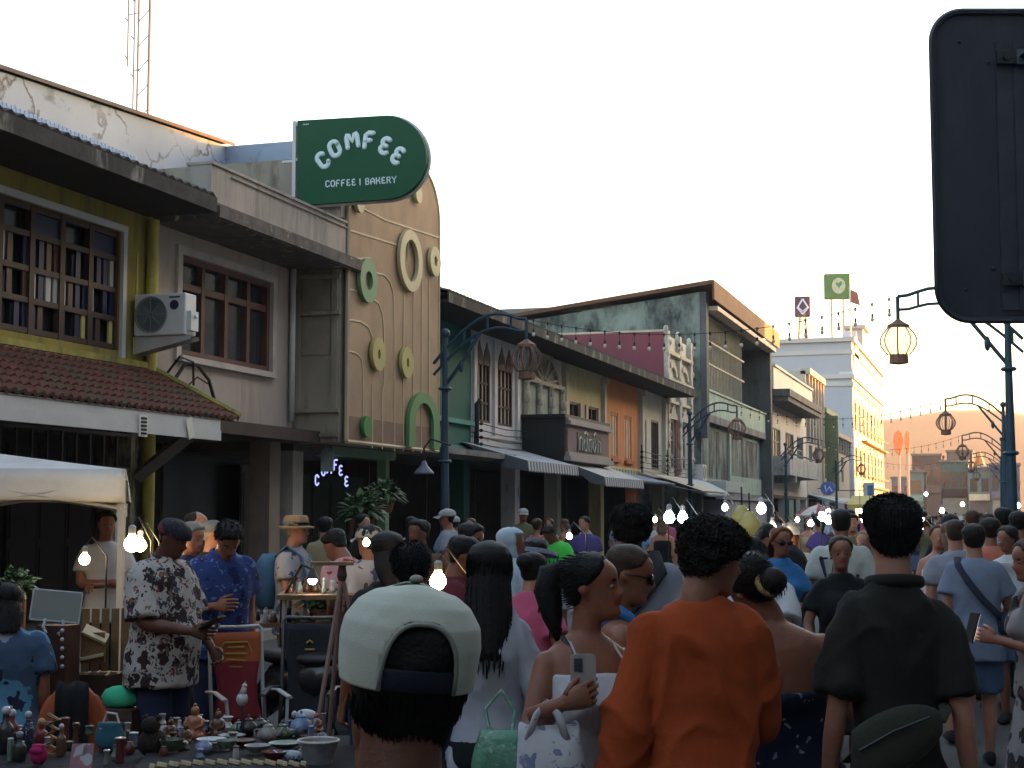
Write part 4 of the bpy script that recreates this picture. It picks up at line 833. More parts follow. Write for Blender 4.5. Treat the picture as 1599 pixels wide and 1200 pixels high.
def strand(a, b, sag, n, label, drop=.15, brk=()):
    a, b = Vector(a), Vector(b); c = (a+b)/2
    B = thing('string_lights', label, 'string lights', tuple(c), group='festoon strings of bulbs across the street')
    pt = lambda f: a.lerp(b, f) - Vector((0,0,sag*4*f*(1-f)))
    w_ = MB().tube([pt(i/20) for i in range(21)], .006, 4)
    for i in range(n):
        p = pt((i+.5)/n); w_.tube([p, p-Vector((0,0,drop))], .004, 4); w_.tube([p+Vector((0,0,.02)), p-Vector((0,0,.035))], .016, 6); w_.tube([p-Vector((0,0,drop-.0)), p-Vector((0,0,drop+.06))], .017, 6)
    obj('cable', w_, blk, B)
    for i in range(n):
        p = pt((i+.5)/n)-Vector((0,0,drop+.095)); obj('bulb', MB().ball(p, .030, .030, .038, 8, 6), blb, B)
strand(tips[('l',0)], tips[('r',0)], .42, 24, 'nearest festoon string crossing from the left lamp to the pale glass lantern')
strand(tips[('l',1)], tips[('r',1)], .5, 22, 'second festoon string crossing between the middle lamps')
strand(tips[('l',2)], tips[('r',2)], .55, 20, 'third festoon string crossing low over the hills')
strand(tips[('l',3)], tips[('r',3)], .55, 18, 'farthest festoon string crossing before the street end')
# ------------------------------------------------------------------ traffic sign seen from behind
D = 4.4; c = atD(1612, 258, D); s_ = D/F
hw = 155*s_; hh = 246*s_; rr_ = 50*s_
def tfn(u, v, d): q = _rt; return tuple(Vector((c.x, c.y, c.z)) + Vector((_rt.x,_rt.y,0))*u + Vector((0,0,v)) + Vector((-_rt.y,_rt.x,0))*d)
pl = []
for cx, cy, a0 in ((hw-rr_,hh-rr_,0),(-hw+rr_,hh-rr_,90),(-hw+rr_,-hh+rr_,180),(hw-rr_,-hh+rr_,270)):
    pl += [(cx+rr_*math.cos(R(a0+9*i)), cy+rr_*math.sin(R(a0+9*i))) for i in range(11)]
B = thing('traffic_sign', 'back of a tall dark rounded traffic sign close at the right edge', 'traffic sign', (c.x, c.y, 0))
tl = [Vector(tfn(u, v, 0)) for u, v in pl]
sgm = M('sign_back_dark', (.034,.037,.054), .42, .3, 3, .04, 40, spec=.5, stain=(.046,.050,.066), sscale=(6,6,1.2), slo=.5, shi=.7)
o = obj('plate', MB().prism(pl, tfn, .0, .012), sgm, B); md = o.modifiers.new('b','BEVEL'); md.width = .004; md.segments = 2
rim = MB(); rim.tube([tfn(u*.99, v*.994, -.004) for u, v in pl] + [tfn(pl[0][0]*.99, pl[0][1]*.994, -.004)], .010, 6)
obj('rim', rim, sgm, B)
pz = tfn(.03, 0, -.05)
obj('post', MB().tube([(pz[0],pz[1],0),(pz[0],pz[1],c.z+hh-.06)], .038, 16), M('galvanised_steel', (.30,.32,.35), .4, .15, 6, .05, 30, metal=.7), B, smooth=True, auto=40)
obj('rail', MB().prism([(-.098,-hh*.93),(.12,-hh*.93),(.12,hh*.80),(-.098,hh*.80)], tfn, -.006, -.001).prism([(-.05,-hh*.93),(.12,-hh*.93),(.12,hh*.80),(-.05,hh*.80)], tfn, -.014, -.0062), M('sign_rail', (.048,.053,.072), .45, .2, 8), B)
for u, v in ((-.12,.30),(-.12,-.30),(-.2,.36),(-.2,-.36)): obj('rivet', MB().ball(tfn(u, v, -.002), .006), sgm, B)
for py in (90, 439):
    v = (258-py)*s_; k = MB().prism([(-.10,-.018),(.13,-.018),(.13,.018),(-.10,.018)], lambda u, w2, d: tfn(u, v+w2, d), -.026, -.0145)
    for i in range(9):
        t = math.pi*(i/8); 
    k.tube([tfn(-.02, v, -.028)] + [tfn(.03-.05*math.cos(math.pi*i/8), v, -.05-.05*math.sin(math.pi*i/8)) for i in range(9)] + [tfn(.08, v, -.012)], .02, 6, 0, .25, up=(0,0,1))
    k.tube([tfn(-.075, v, -.034), tfn(-.075, v, -.02)], .010, 8)
    obj('clamp', k, M('clamp_steel', (.05,.055,.06), .4, .2, metal=.5), B)
    obj('band', MB().prism([(-.045,-.022),(.10,-.022),(.10,.022),(-.045,.022)], lambda u, w2, dd: tfn(u, v+w2, dd), -.032, -.0262), M('band_steel', (.13,.17,.21), .35, .2, metal=.6), B)
# ------------------------------------------------------------------ people
TS = bpy.data.scenes.new('workbench')
def remesh(mb, voxel, smooth=4, fac=.5):
    """fuse overlapping closed pieces into one continuous surface"""
    me = bpy.data.meshes.new('tmp'); me.from_pydata([tuple(v) for v in mb.v], [], mb.f)
    bm = bmesh.new(); bm.from_mesh(me); bmesh.ops.recalc_face_normals(bm, faces=bm.faces[:]); bm.to_mesh(me); bm.free()
    o = bpy.data.objects.new('tmp', me); TS.collection.objects.link(o)
    r = o.modifiers.new('r', 'REMESH'); r.mode = 'VOXEL'; r.voxel_size = voxel; r.adaptivity = 0
    sm = o.modifiers.new('s', 'SMOOTH'); sm.iterations = smooth; sm.factor = fac
    vl = TS.view_layers[0]; vl.update(); dg = vl.depsgraph; dg.update(); out = bpy.data.meshes.new_from_object(o.evaluated_get(dg))
    bpy.data.objects.remove(o); bpy.data.meshes.remove(me); return out
def coords(me):
    a = np.empty(len(me.vertices)*3); me.vertices.foreach_get('co', a); return a.reshape(-1,3)
def setco(me, a): me.vertices.foreach_set('co', np.ascontiguousarray(a).ravel()); me.update()
def ring(cx, cy, z, rx, ry, n=20, p=2.3):
    o = []
    for i in range(n):
        a = 2*math.pi*i/n; c, s = math.cos(a), math.sin(a)
        o.append((cx+rx*math.copysign(abs(c)**(2/p), c), cy+ry*math.copysign(abs(s)**(2/p), s), z))
    return o
def limb(mb, joints, radii, sub=5, n=12, flat=1.0, endcap=True):
    pts = [Vector(j) for j in joints]; P, Q = [], []
    for i in range(len(pts)-1):
        for k in range(sub):
            f = k/sub; P.append(pts[i].lerp(pts[i+1], f)); Q.append(radii[i]+(radii[i+1]-radii[i])*f)
    P.append(pts[-1]); Q.append(radii[-1])
    for _ in range(2): P = [P[0]]+[(P[i-1]+P[i]*2+P[i+1])/4 for i in range(1, len(P)-1)]+[P[-1]]
    mb.tube(P, Q, n, 0, flat)
    mb.ball(P[0], Q[0]*.98, nu=10, nv=6)
    if endcap: mb.ball(P[-1], Q[-1]*.98, nu=10, nv=6)
HT = np.array([0,.05,.12,.2,.27,.33,.4,.5,.58,.7,.8,.9,.96,1.0])
HF = np.array([.070,.086,.091,.085,.089,.088,.089,.083,.092,.091,.080,.054,.028,.0])
HB = np.array([.02,-.0,-.025,-.055,-.07,-.078,-.083,-.092,-.098,-.102,-.098,-.078,-.052,-.012])
HW = np.array([.024,.038,.050,.056,.060,.0635,.067,.071,.074,.0765,.073,.058,.040,.012])
HH = .232
def headpt(t, a, off=0.0, fem=False):
    yf, yb, wd = np.interp(t, HT, HF), np.interp(t, HT, HB), np.interp(t, HT, HW)
    if fem: wd *= .97 if t > .5 else .9
    c, s = math.cos(a), math.sin(a); yc = (yf+yb)*.42
    y = yc + ((yf-yc) if c >= 0 else (yc-yb))*math.copysign(abs(c)**.92, c); x = wd*math.copysign(abs(s)**.9, s)
    p = Vector((x, y, t*HH))
    if off:
        n = Vector((s/max(wd,.03), c/.09, (t-.55)*14 if t > .55 else 0)).normalized(); p += n*off
    return p
def head_pieces(mb, fem, X):
    mb.loft([[X(headpt(t, 2*math.pi*j/24, 0, fem)) for j in range(24)] for t in np.linspace(0, 1, 26)])
    k = .85 if fem else 1.0
    mb.tube([X(Vector((0,y,t*HH))) for y, t in ((.082,.55),(.094,.47),(.107*(.985 if fem else 1),.40),(.098,.355),(.084,.34))], [.007*k,.009*k,.012*k,.011*k,.006], 8)
    for s in (-1, 1):
        mb.ball(X(Vector((s*.012*k,.094,.365*HH))), .0085*k, nu=8, nv=5)
        mb.loft([[X(Vector((s*(.069+.010*math.sin(math.pi*f)+.004*j), -.012-.012*f+.018*math.sin(math.pi*(f*.9+.05))*math.cos(2*math.pi*q/10), (.36+.2*f)*HH+.0*j)) + Vector((s*.005*math.sin(2*math.pi*q/10),0,0))) for q in range(10)] for f in np.linspace(0,1,7) for j in (0,)])
    mb.ball(X(Vector((0,.0845,.292*HH))), .022,.011,.006, 12, 6); mb.ball(X(Vector((0,.083,.252*HH))), .019,.011,.007, 12, 6)
    mb.ball(X(Vector((0,.083,.12*HH))), .018,.012,.016, 10, 6)
def hand(mb, wrist, d, nrm, side, curl=.5, sc=1.0, m=0, spread=1.0, thumb=.6):
    """palm, four unequal bent fingers and a thumb leaving the side of the palm; nrm points out of the palm"""
    d = Vector(d).normalized(); nrm = Vector(nrm); nrm = (nrm-d*nrm.dot(d)).normalized(); t = d.cross(nrm)*side; w0 = Vector(wrist)
    rings = []
    for f, wd, th in ((-.12,.024,.020),(.0,.026,.018),(.03,.034,.016),(.06,.041,.015),(.085,.042,.013),(.098,.038,.010)):
        c = w0+d*f*sc; rings.append([c+t*math.cos(a)*wd*sc+nrm*math.sin(a)*th*sc for a in [2*math.pi*j/12 for j in range(12)]])
    mb.loft(rings, m)
    for i, (off, ln, r) in enumerate(((.031,.072,.0088),(.0105,.081,.009),(-.010,.075,.0086),(-.029,.058,.0078))):
        p = w0 + d*.088*sc + t*off*sc; a = .12; pts = [p-d*.012*sc]; cur = p; pts.append(cur)
        sp = t*(off*1.4*spread)
        for k, L in enumerate((.45,.32,.27)):
            a += curl*(1.0+.18*i)*(1,.95,.6)[k]; dd = (d*math.cos(a)+nrm*math.sin(a)+sp*(1-k*.4)).normalized(); cur = cur+dd*ln*L*sc; pts.append(cur)
        mb.tube(pts, [r*sc,r*sc,r*.95*sc,r*.9*sc,r*.66*sc], 8, m); mb.ball(pts[-1], r*.66*sc, nu=8, nv=5, m=m)
    b = w0+d*.028*sc+t*.026*sc; q = (d*.72+t*.62+nrm*thumb*.5).normalized(); q2 = (d*.9+t*.15+nrm*thumb).normalized()
    mb.tube([b-q*.01*sc, b+q*.03*sc, b+q*.045*sc+q2*.018*sc, b+q*.05*sc+q2*.045*sc], [.0125*sc,.011*sc,.0098*sc,.007*sc], 8, m); mb.ball(b+q*.05*sc+q2*.045*sc, .007*sc, nu=8, nv=5, m=m)
skin_c = {'light':(.36,.175,.115),'tan':(.24,.10,.058),'brown':(.12,.048,.028),'dark':(.085,.04,.027)}
def skin(k): m = M('skin_'+k, skin_c[k], .52, .22, 9, .12, 130, spec=.35, sheen=.03, stain=tuple(np.array(skin_c[k])*np.array([.95,.72,.68])), sscale=(9,9,9), slo=.45, shi=.7); m.node_tree.nodes['Principled BSDF'].inputs['Subsurface Weight'].default_value = .08; m.node_tree.nodes['Principled BSDF'].inputs['Subsurface Scale'].default_value = .02; return m
def hairm(n, c): return M('hair_'+n, c, .6, .35, 30, .3, 160, spec=.22)
HAIR = {'black':(.009,.008,.008),'dark':(.017,.012,.010),'brown':(.045,.026,.015),'red':(.16,.055,.02),'grey':(.20,.185,.17),'blond':(.22,.15,.075),'lightbrown':(.09,.055,.032)}
def hm_(k): return hairm(k, HAIR[k])
def cloth(n, c, pattern=None, rough=.9, var=.12): return M('cloth_'+n, c, rough, var, 5, .35, 16, spec=.2, sheen=.03, pattern=pattern)
PRE = {'relax':((.203,-.035,1.13),(.212,.055,.885)), 'relax2':((.20,-.06,1.13),(.205,-.03,.875)), 'phone':((.215,.0,1.13),(.085,.24,1.20)), 'fold':((.225,.05,1.13),(-.06,.18,1.13)),
       'bent':((.225,-.02,1.13),(.19,.22,1.06)), 'low':((.235,.02,1.14),(.20,.2,.95)), 'up':((.26,.10,1.27),(.12,.2,1.48)), 'reach':((.25,.16,1.24),(.22,.40,1.20)), 'lap':((.23,.02,1.14),(.10,.24,.98)), 'hip':((.33,-.06,1.14),(.19,.04,.98))}
SMP = {'torso': [(.80,.105,.095,.0),(.86,.158,.122,-.005),(.92,.170,.128,-.008),(1.0,.158,.115,.0),(1.07,.150,.108,.004),(1.16,.158,.110,.006),(1.26,.176,.120,.004),(1.34,.184,.120,-.002),(1.40,.176,.105,-.008),(1.43,.155,.092,-.010),(1.455,.112,.080,-.012),(1.478,.072,.066,-.012)],
       'fem': [(.80,.108,.095,.0),(.86,.165,.122,-.01),(.92,.176,.128,-.012),(1.0,.155,.108,.0),(1.08,.130,.092,.006),(1.16,.132,.094,.008),(1.26,.150,.108,.008),(1.34,.156,.105,.0),(1.40,.150,.092,-.008),(1.43,.134,.080,-.010),(1.455,.095,.070,-.012),(1.478,.058,.056,-.012)]}
PERSONS = []
def person(label, px=None, d=None, H=1.72, face=0, loc=None, w=1.0, fem=False, sk='tan', arms=('relax','relax'), lean=0, twist=0, roll=0, head=(0,0,0), hair='short', hc='black',
           top=('tshirt','white'), bot=('trousers','black'), stride=0.0, sit=False, det=None, group='people in the market crowd', shoe='black', hands=((.45,None),(.45,None)), belly=0, cat='person', hl=.42, mats=None, strand=0, hthick=1.0, wr=1.0, smax=0, nape=None):
    w *= .95; s = H/1.74; p = Vector(loc) if loc else gnd(px, d)
    dist = (p-CAM).length if det is None else det
    vx = .0085 if dist < 6.5 else .0125 if dist < 10 else .017 if dist < 18 else .024
    B = thing('person', label, cat, tuple(p), R(face), group); ORG[B.name] = Vector((0,0,0))
    dz = -.40 if sit else 0.0
    pv = np.array([0,0,.95+dz]); cl, sl_ = math.cos(R(lean)), math.sin(R(lean))
    def U(v):
        v = Vector(v); v = Vector((v.x*w, v.y, v.z+dz)) if False else Vector((v.x, v.y, v.z+dz))
        f = min(1, max(0, (v.z-(.84+dz))/.26)); f = f*f*(3-2*f)
        q = v-Vector(pv)
        q = Matrix.Rotation(-R(lean)*f,3,'X') @ Matrix.Rotation(R(roll)*f,3,'Y') @ Matrix.Rotation(R(twist)*f,3,'Z') @ q
        return (q+Vector(pv))*s
    HR = Matrix.Rotation(R(head[0]),3,'Z') @ Matrix.Rotation(R(head[2]),3,'Y') @ Matrix.Rotation(R(head[1]),3,'X')
    hs = .945/s*(.97 if fem else 1.0)*(.5+.5*s)
    piv = Vector((0,-.005,1.50))
    hx0 = Vector((0,.018,1.74-.232*hs))
    def X(q): return U(piv + HR @ (hx0 - piv + Vector(q)*hs))
    sl = SMP['fem' if fem else 'torso']
    def tring(z, rx, ry, cy, ix=0, iy=None, n=24): return [U(v) for v in ring(0, cy+(belly*math.exp(-((z-1.05)/.12)**2)*.5), z, rx*w+ix, ry*(1+(w-1)*.8)+(ix if iy is None else iy)+belly*math.exp(-((z-1.05)/.12)**2)*.5, n)]
    sw = (.150 if fem else .178)*w; ar = (.8 if fem else 1.0)*(1+(w-1)*.7)
    body = MB()
    body.loft([tring(*q) for q in sl])
    limb(body, [U((0,-.012,1.44)), U((0,-.008,1.50)), X((0,-.012,.06))], [.060*(.85 if fem else 1)*ar**.3,.056*(.82 if fem else 1),.052*(.84 if fem else 1)], 4)
    if fem:
        for sx in (-1,1): body.ball(U((sx*.068*w,.085,1.27)), .058,.052,.056, 12, 8)
    J = {}
    for i, sx in enumerate((-1, 1)):
        a = arms[i]; a = PRE[a] if isinstance(a, str) else a
        E, W = Vector(a[0]), Vector(a[1]); E = Vector((E.x*sx, E.y, E.z)); W = Vector((W.x*sx, W.y, W.z))
        if w > 1.0 and isinstance(arms[i], str): E.x += sx*.18*(w-1); W.x += sx*.18*(w-1)
        S = Vector((sx*sw,-.01,1.385)); J[i] = (U(S),U(E),U(W))
        limb(body, [U(S), U(S.lerp(E,.45)), U(E), U(E.lerp(W,.3)), U(W)], [.052*ar,.047*ar,.039*ar,.040*ar,.026*ar], 4)
    LG = {}
    for i, sx in enumerate((-1, 1)):
        st = stride*sx
        if sit: hp, kn, an = Vector((sx*.09,0,.50)), Vector((sx*.13,.42,.47)), Vector((sx*.13,.40,.09))
        else: hp, kn, an = Vector((sx*.088,0,.86)), Vector((sx*.085,.03+st*.55+max(0,-st)*.25,.47)), Vector((sx*.085,-.02+st,.085+max(0,-st)*.12))
        LG[i] = (hp*s, kn*s, an*s)
        k = (.95 if fem else 1.0)*(1+(w-1)*.6)
        limb(body, [hp*s, hp.lerp(kn,.45)*s, kn*s, kn.lerp(an,.3)*s, an*s], [.088*k,.074*k,.053*k,.055*k,.034*k], 4)
    head_pieces(body, fem, X)
    me = remesh(body, vx, 5 if vx < .01 else 3)
    co = coords(me)
    Hi = np.array([list(X((0,0,0))), list(X((1,0,0))), list(X((0,1,0))), list(X((0,0,1)))]); A = (Hi[1:]-Hi[0]).T; Ai = np.linalg.inv(A)
    if dist < 14:
        h = (co-Hi[0]) @ Ai.T
        for sx in (-1, 1):
            dd = np.sum((h-np.array([sx*.031,.084,.505*HH]))**2*np.array([1,1,1.6]), 1); h2 = -.0085*np.exp(-dd/(.013**2)); co = co + np.outer(h2, A[:,1])
        dd = np.sum((h-np.array([0,.094,.272*HH]))**2*np.array([.25,1,8]), 1); co = co + np.outer(-.0035*np.exp(-dd/.006**2), A[:,1])
        setco(me, co)
    fc = np.array([list(q.center) for q in me.polygons]) if dist < 14 else None
    mi = np.zeros(len(me.polygons), int)
    if fc is not None:
        h = (fc-Hi[0]) @ Ai.T; t = h[:,2]/HH
        mi[(abs(h[:,0]) < .023) & (t > .232) & (t < .312) & (h[:,1] > .078)] = 1
        mi[(abs(h[:,0]) > .014) & (abs(h[:,0]) < .05) & (t > .578-abs(h[:,0]-np.sign(h[:,0])*.027)*.5) & (t < .600-abs(h[:,0]-np.sign(h[:,0])*.027)*.9) & (h[:,1] > .06)] = 2
    ext = MB()
    for sx in (-1, 1):
        for q, r, m_ in ((Vector((sx*.031,.0715,.503*HH)), .0112, 3),(Vector((sx*.031,.0765,.503*HH)), .0078, 4)):
            if dist < 14: ext.ball(X(q), r*.95, r*.95, r*.62, nu=10, nv=7, m=m_)
    for i, sx in enumerate((-1, 1)):
        S, E, W = J[i]; d_ = (W-E).normalized(); cu, nn = hands[i][0], hands[i][1]
        if len(hands[i]) > 2: d_ = Vector(hands[i][2])
        nn = Vector(nn) if nn else Vector((-sx, .15, 0))
        if abs(nn.normalized().dot(d_)) > .9: nn = Vector((0,0,-1))
        hand(ext, W, d_, nn, sx, cu, s*(.93 if fem else 1.03), 0)
    for i in (0, 1):
        hp, kn, an = LG[i]
        shm = MB()
        rg = [[Vector((an.x+math.cos(a)*wd*s, an.y+y*s, max(.005, .02+zc+math.sin(a)*th*s))) for a in [2*math.pi*j/12 for j in range(12)]] for y, wd, th, zc in ((-.075,.022,.02,.02),(-.06,.036,.045,.03),(0,.042,.055,.035),(.08,.047,.04,.025),(.15,.044,.028,.015),(.18,.02,.014,.01))]
        dzf = an.z-.085*s
        shm.loft([[v+Vector((0,0,dzf)) for v in r] for r in rg]); obj('shoe', shm, cloth('shoe_'+shoe, (.02,.02,.022) if shoe == 'black' else (.4,.38,.36)), B, smooth=True)
    nv = len(me.vertices)
    full = bpy.data.meshes.new('person_body')
    fs = [tuple(q.vertices) for q in me.polygons]+[tuple(i+nv for i in f) for f in ext.f]
    full.from_pydata([tuple(v) for v in coords(me)]+[tuple(v) for v in ext.v], [], fs)
    full.polygons.foreach_set('material_index', list(mi)+ext.m); full.polygons.foreach_set('use_smooth', [True]*len(fs))
    sm = skin(sk); lc = tuple(np.array(skin_c[sk])*np.array([1.0,.62,.62]))
    for mt in (sm, M('lip_'+sk, lc, .4, .1, 20), hm_(hc), M('eye_white', (.15,.13,.12), .35, .05), M('eye_iris', (.02,.012,.01), .2, .1)): full.materials.append(mt)
    bpy.data.meshes.remove(me)
    bo = bpy.data.objects.new('body', full); COL.objects.link(bo); bo.parent = B
    # ---- clothing
    def garment(name, mb, mt, vox=None, fold=.006, fs=7.0, sm_=4):
        g = remesh(mb, vox or vx*1.05, sm_); c = coords(g)
        if dist < 13 and fold:
            nn_ = np.empty(len(g.vertices)*3); g.vertices.foreach_get('normal', nn_); nn_ = nn_.reshape(-1,3); of = np.array([p.x*3.1, p.y*1.7, 0])
            am = []
            for q in c:
                v1 = Vector((q[0]*fs*.8, q[1]*fs*.8, q[2]*fs*.5))+Vector(of); v2 = Vector((q[0]*5.0+q[2]*2.6, q[1]*5.0, q[2]*3.4-q[0]*2.2))+Vector(of)*1.3; v3 = Vector((q[0]*7.5-q[2]*5.5, q[1]*7.5, q[2]*4+q[0]*3))+Vector(of)*.7
                am.append(.55*mnoise.noise(v1) + 1.05*max(0, 1-2.6*abs(mnoise.noise(v2)))**2*(.4+mnoise.noise(v1*.7)) + .6*max(0, 1-3*abs(mnoise.noise(v3)))**2*(.3+mnoise.noise(v1*.9+Vector((5,2,1)))))
            am = np.array(am)
            c = c + nn_*(am*fold*1.9*wr)[:,None]; setco(g, c)
        g.polygons.foreach_set('use_smooth', [True]*len(g.polygons)); g.materials.append(mt); g.update()
        o = bpy.data.objects.new(name, g); COL.objects.link(o); o.parent = B; g.name = name; return o
    G = {}
    kind, tc = top[0], top[1]; tm = tc if not isinstance(tc, str) else MC['cloth_'+tc]
    o_ = top[2] if len(top) > 2 else {}
    if kind:
        T = MB(); hem = o_.get('hem', .80); loose = o_.get('loose', .018); zt = 1.50
        if kind in ('tank','dress'): zt = o_.get('top', 1.37)
        if kind == 'tube': zt = o_.get('top', 1.33)
        zz = [q[0] for q in sl]; lo = np.linspace(hem, min(zt, 1.44), 12); prof = []
        for z in lo:
            rx, ry, cy = (np.interp(z, zz, [q[k] for q in sl]) for k in (1,2,3))
            if z < .95: rx, ry = max(rx, .17), max(ry, .125)
            lf = loose if z < 1.30 else loose*.7
            flare = 0
            if kind == 'dress' and z < .98: flare = (.98-z)*.22
            prof.append((z, rx+(0 if kind in ('tank','tube','dress') and z > 1.0 else max(0, 1.2-z)*.02)+flare, ry+flare+(.03 if fem and 1.2 < z < 1.34 else 0), cy+(.016 if fem and 1.2 < z < 1.34 else 0), lf))
        T.loft([tring(z, rx, ry, cy, lf) for z, rx, ry, cy, lf in prof] + ([tring(1.465,.098 if not fem else .085,.080,-.012,.010), tring(1.492,.070,.070,-.012,.004)] if zt > 1.45 else []))
        if fem and kind in ('dress','tank','tube','tshirt','longsleeve'):
            for sx in (-1,1): T.ball(U((sx*.068*w,.088,1.268)), .064,.058,.062, 12, 8)
        if kind == 'tank':
            for sx in (-1, 1): T.tube([U((sx*.10*w,.115,1.30)),U((sx*.105*w,.075,1.42)),U((sx*.10*w,-.01,1.475)),U((sx*.10*w,-.085,1.42)),U((sx*.09*w,-.115,1.3))], .026, 8)
        if kind in ('tshirt','longsleeve'):
            for i, sx in enumerate((-1, 1)):
                S, E, W = J[i]; sl2 = o_.get('slv', .62)
                if kind == 'tshirt': limb(T, [S+(S-E).normalized()*.012+Vector((-sx*.02,0,0)), S.lerp(E,.3), S.lerp(E, sl2)], [.060*ar+loose*.4+.003,.061*ar+loose*.6,.062*ar+loose*.9], 4, 14, endcap=False)
                else: limb(T, [S+Vector((-sx*.02,0,.01)), S.lerp(E,.5), E, E.lerp(W,.5), W.lerp(E,.03)], [.062*ar+loose*.4+.004,.058*ar+loose*.5,.052*ar+loose*.5,.047*ar+loose*.4,.036*ar+loose*.3], 4, 14, endcap=False)
        G['top'] = garment('top', T, tm, fold=o_.get('fold', .007))
        if o_.get('collar'):
            cm = MB(); pts = [U((.078*math.sin(a), -.012+.074*math.cos(a), 1.492+.010*math.cos(a+math.pi))) for a in [2*math.pi*j/16 for j in range(17)]]
            cm.tube(pts, .011, 8, 0, 1.6); obj('collar', cm, tm, G['top'], smooth=True)
    kind, bc = bot[0], bot[1]; bm_ = bc if not isinstance(bc, str) else MC['cloth_'+bc]
    if kind:
        T = MB(); up = bot[2] if len(bot) > 2 else 1.0
        zz = [q[0] for q in sl]
        def hipring(z, e=.012):
            rx, ry, cy = (np.interp(z, zz, [q[k] for q in sl]) for k in (1,2,3)); return tring(z, rx, ry, cy, e)
        T.loft([hipring(z) for z in np.linspace(.81, up, 6)])
        if kind == 'skirt':
            T.loft([[Vector((q[0],q[1],q[2]))*s for q in ring(0, -.005, z+dz, .165*w+(.9-z)*.16, .125*w+(.9-z)*.16, 24)] for z in (.45,.6,.75,.9)])
        else:
            for i in (0, 1):
                hp, kn, an = LG[i]
                if kind == 'shorts': limb(T, [hp, hp.lerp(kn,.5), hp.lerp(kn,.82)], [.102,.098,.094], 5, 14, endcap=False)
                elif kind == 'minishorts': limb(T, [hp, hp.lerp(kn,.22), hp.lerp(kn,.4)], [.100,.098,.096], 5, 14, endcap=False)
                else: limb(T, [hp, hp.lerp(kn,.45), kn, kn.lerp(an,.5), an+Vector((0,0,.01))], [.098,.088,.070,.064,.056], 5, 14, endcap=False)
        G['bottom'] = garment('bottom', T, bm_, fold=.006)
    # ---- hair
    hmat = hm_(hc)
    FF = []
    def capsurf(hair_line, thick, nt=30, na=56, jit=.004, t0=.05, seed=1):
        mb = MB(); rings = []; FF.clear()
        for t in np.linspace(t0, 1.0, nt):
            rg = []
            for j in range(na):
                a = 2*math.pi*j/na; deg = abs(math.degrees(a) if a <= math.pi else math.degrees(a)-360)
                hl_ = np.interp(deg, hair_line[0], hair_line[1]); f = (t-hl_)/.10; f = max(0, min(1, f)); f = f*f*(3-2*f)
                th = thick(t, deg)*f - .010*(1-f)
                q = headpt(min(t, 1), a, 0, fem); n_ = mnoise.noise(Vector((q.x*38+seed, q.y*38, q.z*30)))
                th += n_*jit*f*2; FF.append(f); rg.append(X(headpt(t, a, th, fem)))
            rings.append(rg)
        mb.loft(rings); return mb
    HLm = ([0,25,45,62,80,95,105,130,180],[.80,.80,.76,.63,.56,.50,.36,.22,.13])
    HLw = ([0,30,55,75,95,120,180],[.86,.84,.70,.56,.42,.22,.10])
    hb = None
    if nape is not None: HLm = (HLm[0], [.80,.80,.76,.63,.56,.46,.26,.08,nape])
    if hair == 'short': hb = capsurf(HLm, lambda t, g: (.010+.022*max(0,(t-.45)))*hthick + (.006 if g < 60 and t > .8 else 0), jit=.0035)
    elif hair == 'buzz': hb = capsurf(HLm, lambda t, g: .004, jit=.001)
    elif hair == 'bald': hb = capsurf(([0,60,75,100,130,180],[2,1.6,.75,.42,.25,.14]), lambda t, g: .007*max(0, 1-(t-.55)*2.4) if t > .55 else .007, jit=.0012)
    elif hair == 'curly': hb = capsurf(([0,30,55,75,95,120,180],[.74,.70,.58,.48,.36,.22,.14]), lambda t, g: (.034+.022*max(0,t-.4))*hthick, jit=.009)
    elif hair in ('long','pony','bun','bob','updo'):
        hb = capsurf(HLw, lambda t, g: .014+.008*max(0,t-.5) if hair in ('long','bob') else .008+.006*max(0,t-.5), jit=.0012)
        if hair in ('long','bob'):
            L = hl if hair == 'long' else .19; bk = MB(); rg = []
            for f in np.linspace(0, 1, 14):
                z = .16-L*f-.02; wd = (.082 if f < .5 else .082-.02*(f-.5)*2)*(1+.16*math.sin(f*2.4)); th = .036-.016*f; y = -.076-.105*f+.028*f*f
                r_ = []
                for j in range(20):
                    a = 2*math.pi*j/20; x = wd*math.cos(a); yy = y+th*math.sin(a) + (.05*(abs(math.cos(a))**3)*(1-f*.5))
                    r_.append(X((x, yy, z+.012*math.sin(j*2.1)*f)))
                rg.append(r_)
            bk.loft(rg)
            hb.add(bk.v, bk.f)
        if hair == 'pony':
            c0 = Vector((0,-.105,.175)); pts = [c0, c0+Vector((0,-.035,-.01)), c0+Vector((0,-.05,-.07)), c0+Vector((0,-.035,-.16)), c0+Vector((0,-.02,-.24))]
            hb.tube([X(q) for q in pts], [.022,.034,.036,.026,.006], 10, 0, 1.2); hb.ball(X(c0), .026, nu=10, nv=6)
        if hair in ('bun','updo'): hb.ball(X((0,-.125,.165 if hair == 'bun' else .11)), .045,.038,.042, 12, 8)
